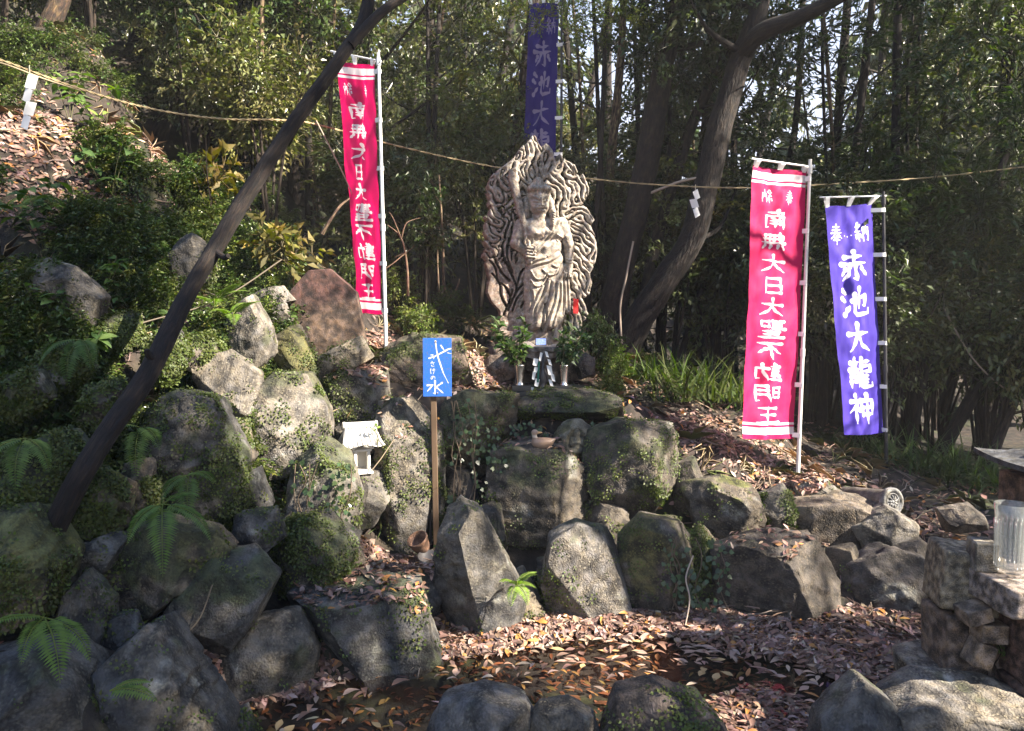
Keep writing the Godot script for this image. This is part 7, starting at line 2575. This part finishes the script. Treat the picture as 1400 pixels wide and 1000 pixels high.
	tag(many("dry_grass", tb_mesh(tb), mats.dead_leaf, xf, cols, self), "dry grass and fallen twigs over the banks", "dry grass", "", "stuff")
	# bamboo grass and low bushes on the mound
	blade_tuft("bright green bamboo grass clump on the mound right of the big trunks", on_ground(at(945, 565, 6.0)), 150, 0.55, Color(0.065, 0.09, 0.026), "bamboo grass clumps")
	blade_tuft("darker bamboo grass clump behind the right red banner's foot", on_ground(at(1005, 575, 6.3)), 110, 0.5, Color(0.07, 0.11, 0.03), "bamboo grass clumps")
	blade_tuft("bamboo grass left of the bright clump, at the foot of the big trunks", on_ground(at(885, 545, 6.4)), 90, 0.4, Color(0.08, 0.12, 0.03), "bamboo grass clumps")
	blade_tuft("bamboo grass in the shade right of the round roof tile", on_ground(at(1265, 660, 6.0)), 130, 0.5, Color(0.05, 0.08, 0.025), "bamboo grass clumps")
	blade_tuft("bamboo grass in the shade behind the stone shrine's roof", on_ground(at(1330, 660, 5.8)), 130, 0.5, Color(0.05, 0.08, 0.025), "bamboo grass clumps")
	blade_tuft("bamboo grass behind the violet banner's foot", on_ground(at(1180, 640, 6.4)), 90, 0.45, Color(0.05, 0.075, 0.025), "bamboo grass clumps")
	for q in [[575, 425, 6.3, 0.28, Color(0.12, 0.17, 0.03), "bright low bush right of the left banner's pole"], [640, 425, 6.7, 0.4, Color(0.07, 0.11, 0.03), "low bush at the statue's left foot"], [545, 400, 6.6, 0.3, Color(0.12, 0.16, 0.03), "low bush behind the left banner's pole"], [800, 470, 6.3, 0.45, Color(0.05, 0.08, 0.025), "low dark bush at the statue's right foot"], [845, 520, 6.2, 0.25, Color(0.13, 0.18, 0.03), "sunlit low plant on the mound's right shoulder"], [830, 540, 5.7, 0.12, Color(0.16, 0.2, 0.04), "tiny sunlit plant beside the altar ledge"], [480, 400, 6.2, 0.3, Color(0.09, 0.12, 0.035), "low bush behind the slab with painted red shade"]]:
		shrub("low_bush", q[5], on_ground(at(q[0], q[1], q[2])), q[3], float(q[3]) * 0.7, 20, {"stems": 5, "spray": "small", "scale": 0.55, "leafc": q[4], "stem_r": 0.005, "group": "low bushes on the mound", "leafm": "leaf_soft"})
	# sprays of bright maple leaves hanging into the picture at the top
	for q in [[760, -40, 6.6, [[690, 20], [720, 30], [745, 22], [785, 35], [770, 12], [800, 20], [830, 48], [655, 40], [830, 10], [870, 20]], "maple branch with bright green leaves hanging in front of the rear banner's top"]]:
		var b0 := at(q[0], q[1] - 160, q[2] + 0.4)
		var t := thing("maple_branch", q[4], "branch", b0)
		var sb := Buf.new()
		var x2 := []
		var c2 := []
		for e in q[3]:
			var en := at(e[0], e[1], q[2] + rng.randf_range(-0.3, 0.3)) - b0
			tube(sb, smooth_line([Vector3.ZERO, en * 0.5 + Vector3(0, 0.15, 0), en], 4), [0.012, 0.01, 0.008, 0.007, 0.006, 0.005, 0.004, 0.003, 0.002], 5, Color(0.2, 0.16, 0.12), 0.0, false)
			for j in 5:
				x2.append(Transform3D(rand_basis(0.45), en + Vector3(rng.randf_range(-1, 1), rng.randf_range(-0.5, 0.5), rng.randf_range(-1, 1)) * 0.10))
				c2.append(tint(Color(0.17, 0.23, 0.03), 0.25))
		part("limb", mesh_of(sb), mats.bark_dark, t)
		many("foliage", sprays.maple, mats.leaf_soft, x2, c2, t).set_meta("kind", "stuff")
	# fallen twigs among the leaves, too many and small to count
	var wb := Buf.new()
	tube(wb, [Vector3(0, 0, -0.5), Vector3(0.04, 0.02, -0.1), Vector3(-0.02, 0.01, 0.2), Vector3(0.03, 0.03, 0.5)], [0.018, 0.016, 0.013, 0.008], 5, Color.WHITE)
	tube(wb, [Vector3(0.0, 0.015, 0.05), Vector3(0.14, 0.05, 0.28)], [0.01, 0.005], 4, Color.WHITE)
	xf = []
	cols = []
	for j in 1100:
		var p := on_ground(Vector3(rng.randf_range(-3.6, 3.0), 0, -rng.randf_range(2.8, 6.8)))
		if p.y < -0.03:
			continue
		xf.append(Transform3D(lie(ground_normal(p.x, p.z), rng.randf_range(0.08, 0.28), 0.25), p + Vector3(0, rng.randf_range(0.01, 0.04), 0)))
		cols.append(tint(Color(0.16, 0.12, 0.09), 0.4))
	tag(many("fallen_twigs", mesh_of(wb), mats.matt, xf, cols, self), "short dead twigs strewn among the fallen leaves", "twigs", "", "stuff")
	# bare vines and twigs
	k = 0
	for q in [[[[100, 470, 3.9], [200, 440, 4.2], [300, 410, 4.4], [385, 355, 4.6]], 0.004, "thin twig reaching right from the leaning trunk toward the white-grey stones"], [[[432, 165, 5.7], [450, 200, 5.8], [470, 240, 5.9], [490, 285, 6.0]], 0.005, "pale vine hanging from the rope beside the left banner"], [[[850, 470, 7.0], [848, 420, 7.0], [856, 380, 7.0], [866, 330, 7.0]], 0.009, "vine climbing the thick brown trunk"], [[[936, 860, 3.95], [943, 820, 4.0], [938, 790, 4.05], [948, 760, 4.1]], 0.004, "bare twig standing before the yellowish mossy boulder"], [[[200, 855, 3.1], [235, 875, 3.05], [270, 850, 3.1], [290, 800, 3.15]], 0.003, "curved bare stem across the boulder dotted with lichen"], [[[880, 268, 7.38], [925, 250, 7.2], [960, 242, 7.05]], 0.012, "broken pale branch stub across the big trunks"], [[[1290, 420, 6.6], [1330, 490, 6.6], [1380, 535, 6.7], [1420, 540, 6.8]], 0.007, "thin curved branch arching over the right-hand undergrowth"]]:
		var l := line_at(q[0])
		var b0: Vector3 = l[0]
		var rl := []
		for p in l:
			rl.append(p - b0)
		var vb := Buf.new()
		var col := Color(0.12, 0.095, 0.07) if k in [0, 4] else Color(0.36, 0.29, 0.23)
		tube(vb, smooth_line(rl, 6), [q[1]], 6, col, 0.15)
		var o := part("vine" if k in [1, 2] else "twig", mesh_of(vb), mats.matt, self)
		o.position = b0
		tag(o, q[2], "vine" if k in [1, 2] else "twig")
		k += 1

func tb_mesh(b: Buf) -> ArrayMesh:
	return mesh_of(b)
func _ready() -> void:
	rng.seed = 20241
	# camera
	var cam := Camera3D.new()
	cam.name = "camera"
	cam.fov = rad_to_deg(2.0 * atan(500.0 / FOCAL))
	cam.position = eye
	cam.rotation = Vector3(PITCH, 0, 0)
	cam.near = 0.05
	cam.far = 400.0
	add_child(cam)
	cam.make_current()
	# sky, air and exposure
	var we := WorldEnvironment.new()
	we.name = "environment"
	var env := Environment.new()
	env.background_mode = Environment.BG_SKY
	var sky := Sky.new()
	var sm := ProceduralSkyMaterial.new()
	sm.sky_top_color = Color(0.52, 0.64, 0.84)
	sm.sky_horizon_color = Color(0.95, 0.95, 0.94)
	sm.sky_curve = 0.18
	sm.ground_bottom_color = Color(0.12, 0.11, 0.09)
	sm.ground_horizon_color = Color(0.5, 0.52, 0.5)
	sm.energy_multiplier = 0.36
	sky.sky_material = sm
	env.sky = sky
	env.tonemap_mode = Environment.TONE_MAPPER_LINEAR
	env.tonemap_exposure = 5.5
	env.fog_enabled = true
	env.fog_density = 0.0028
	env.fog_light_color = Color(0.95, 0.93, 0.90)
	env.sdfgi_enabled = true
	env.ssao_enabled = true
	env.ssil_enabled = true
	we.environment = env
	add_child(we)
	# sun
	var sun := DirectionalLight3D.new()
	sun.name = "sun"
	sun.light_energy = 1.6
	sun.light_color = Color(1.0, 0.95, 0.88)
	sun.light_angular_distance = 0.5
	sun.shadow_enabled = true
	add_child(sun)
	sun.look_at_from_position(sun_dir * 20.0, Vector3.ZERO, Vector3.UP)
	# noise
	nz.seed = 5; nz.frequency = 0.35; nz.fractal_octaves = 3
	nf.seed = 9; nf.frequency = 0.5; nf.fractal_octaves = 2
	nr.seed = 13; nr.frequency = 0.4; nr.fractal_type = FastNoiseLite.FRACTAL_RIDGED; nr.fractal_octaves = 3
	# where the sun gets through: column, row, metres away, radius
	for q in [[770, 330, 6.3, 0.30], [735, 225, 6.3, 0.3], [680, 250, 6.3, 0.12], [665, 300, 6.3, 0.06], [795, 400, 6.3, 0.2], [740, 420, 6.3, 0.15], [600, 450, 5.8, 0.42], [560, 430, 5.9, 0.3], [690, 490, 5.6, 0.1],
			[200, 195, 5.9, 0.5], [250, 240, 6.0, 0.3], [110, 150, 5.2, 0.25], [400, 310, 5.5, 0.42], [340, 450, 4.6, 0.32], [375, 420, 4.9, 0.25], [310, 515, 4.2, 0.2], [395, 575, 4.25, 0.28], [440, 640, 4.1, 0.14], [490, 605, 4.4, 0.2], [460, 490, 5.0, 0.16], [480, 550, 4.9, 0.16], [560, 645, 4.55, 0.10], [300, 410, 4.4, 0.25],
			[490, 240, 5.7, 0.55], [495, 380, 5.7, 0.3], [1165, 350, 5.85, 0.28], [1175, 480, 5.85, 0.28], [1180, 570, 5.85, 0.15], [1060, 300, 5.15, 0.22], [1035, 400, 5.1, 0.08], [1030, 560, 5.1, 0.12],
			[800, 780, 4.1, 0.17], [690, 835, 3.85, 0.13], [690, 780, 3.95, 0.08], [880, 770, 4.15, 0.12], [900, 640, 4.7, 0.08], [790, 690, 4.65, 0.07], [850, 920, 3.6, 0.32], [960, 915, 3.7, 0.32], [760, 895, 3.8, 0.14], [1060, 610, 5.3, 0.4], [950, 585, 5.3, 0.3], [1130, 640, 5.2, 0.3], [860, 545, 5.4, 0.16], [1105, 790, 4.05, 0.11], [1215, 720, 4.6, 0.16], [1190, 690, 4.7, 0.08], [1010, 675, 4.6, 0.06], [1305, 755, 3.0, 0.12], [1310, 910, 3.0, 0.16], [1310, 970, 2.8, 0.2], [1375, 720, 2.9, 0.1], [1370, 790, 2.9, 0.12], [1180, 960, 2.7, 0.08], [945, 540, 6.0, 0.3],
			[895, 410, 7.2, 0.12], [885, 220, 7.3, 0.12], [70, 30, 6.6, 0.15], [540, 880, 3.45, 0.08], [640, 330, 7.2, 0.15], [330, 300, 3.8, 0.06]]:
		lit.append([at(q[0], q[1], q[2]), q[3]])
	make_controls()
	make_materials()
	make_sprays()
	make_ground()
	make_rocks()
	make_trunks()
	make_wood()
	make_shade_trees()
	make_statue()
	make_banners()
	make_sign()
	make_altar()
	make_duck()
	make_niche()
	make_mini_shrine()
	make_roof_tile()
	make_stone_shrine()
	make_rope()
	make_pot()
	make_creepers()
	make_litter()
	make_small_plants()
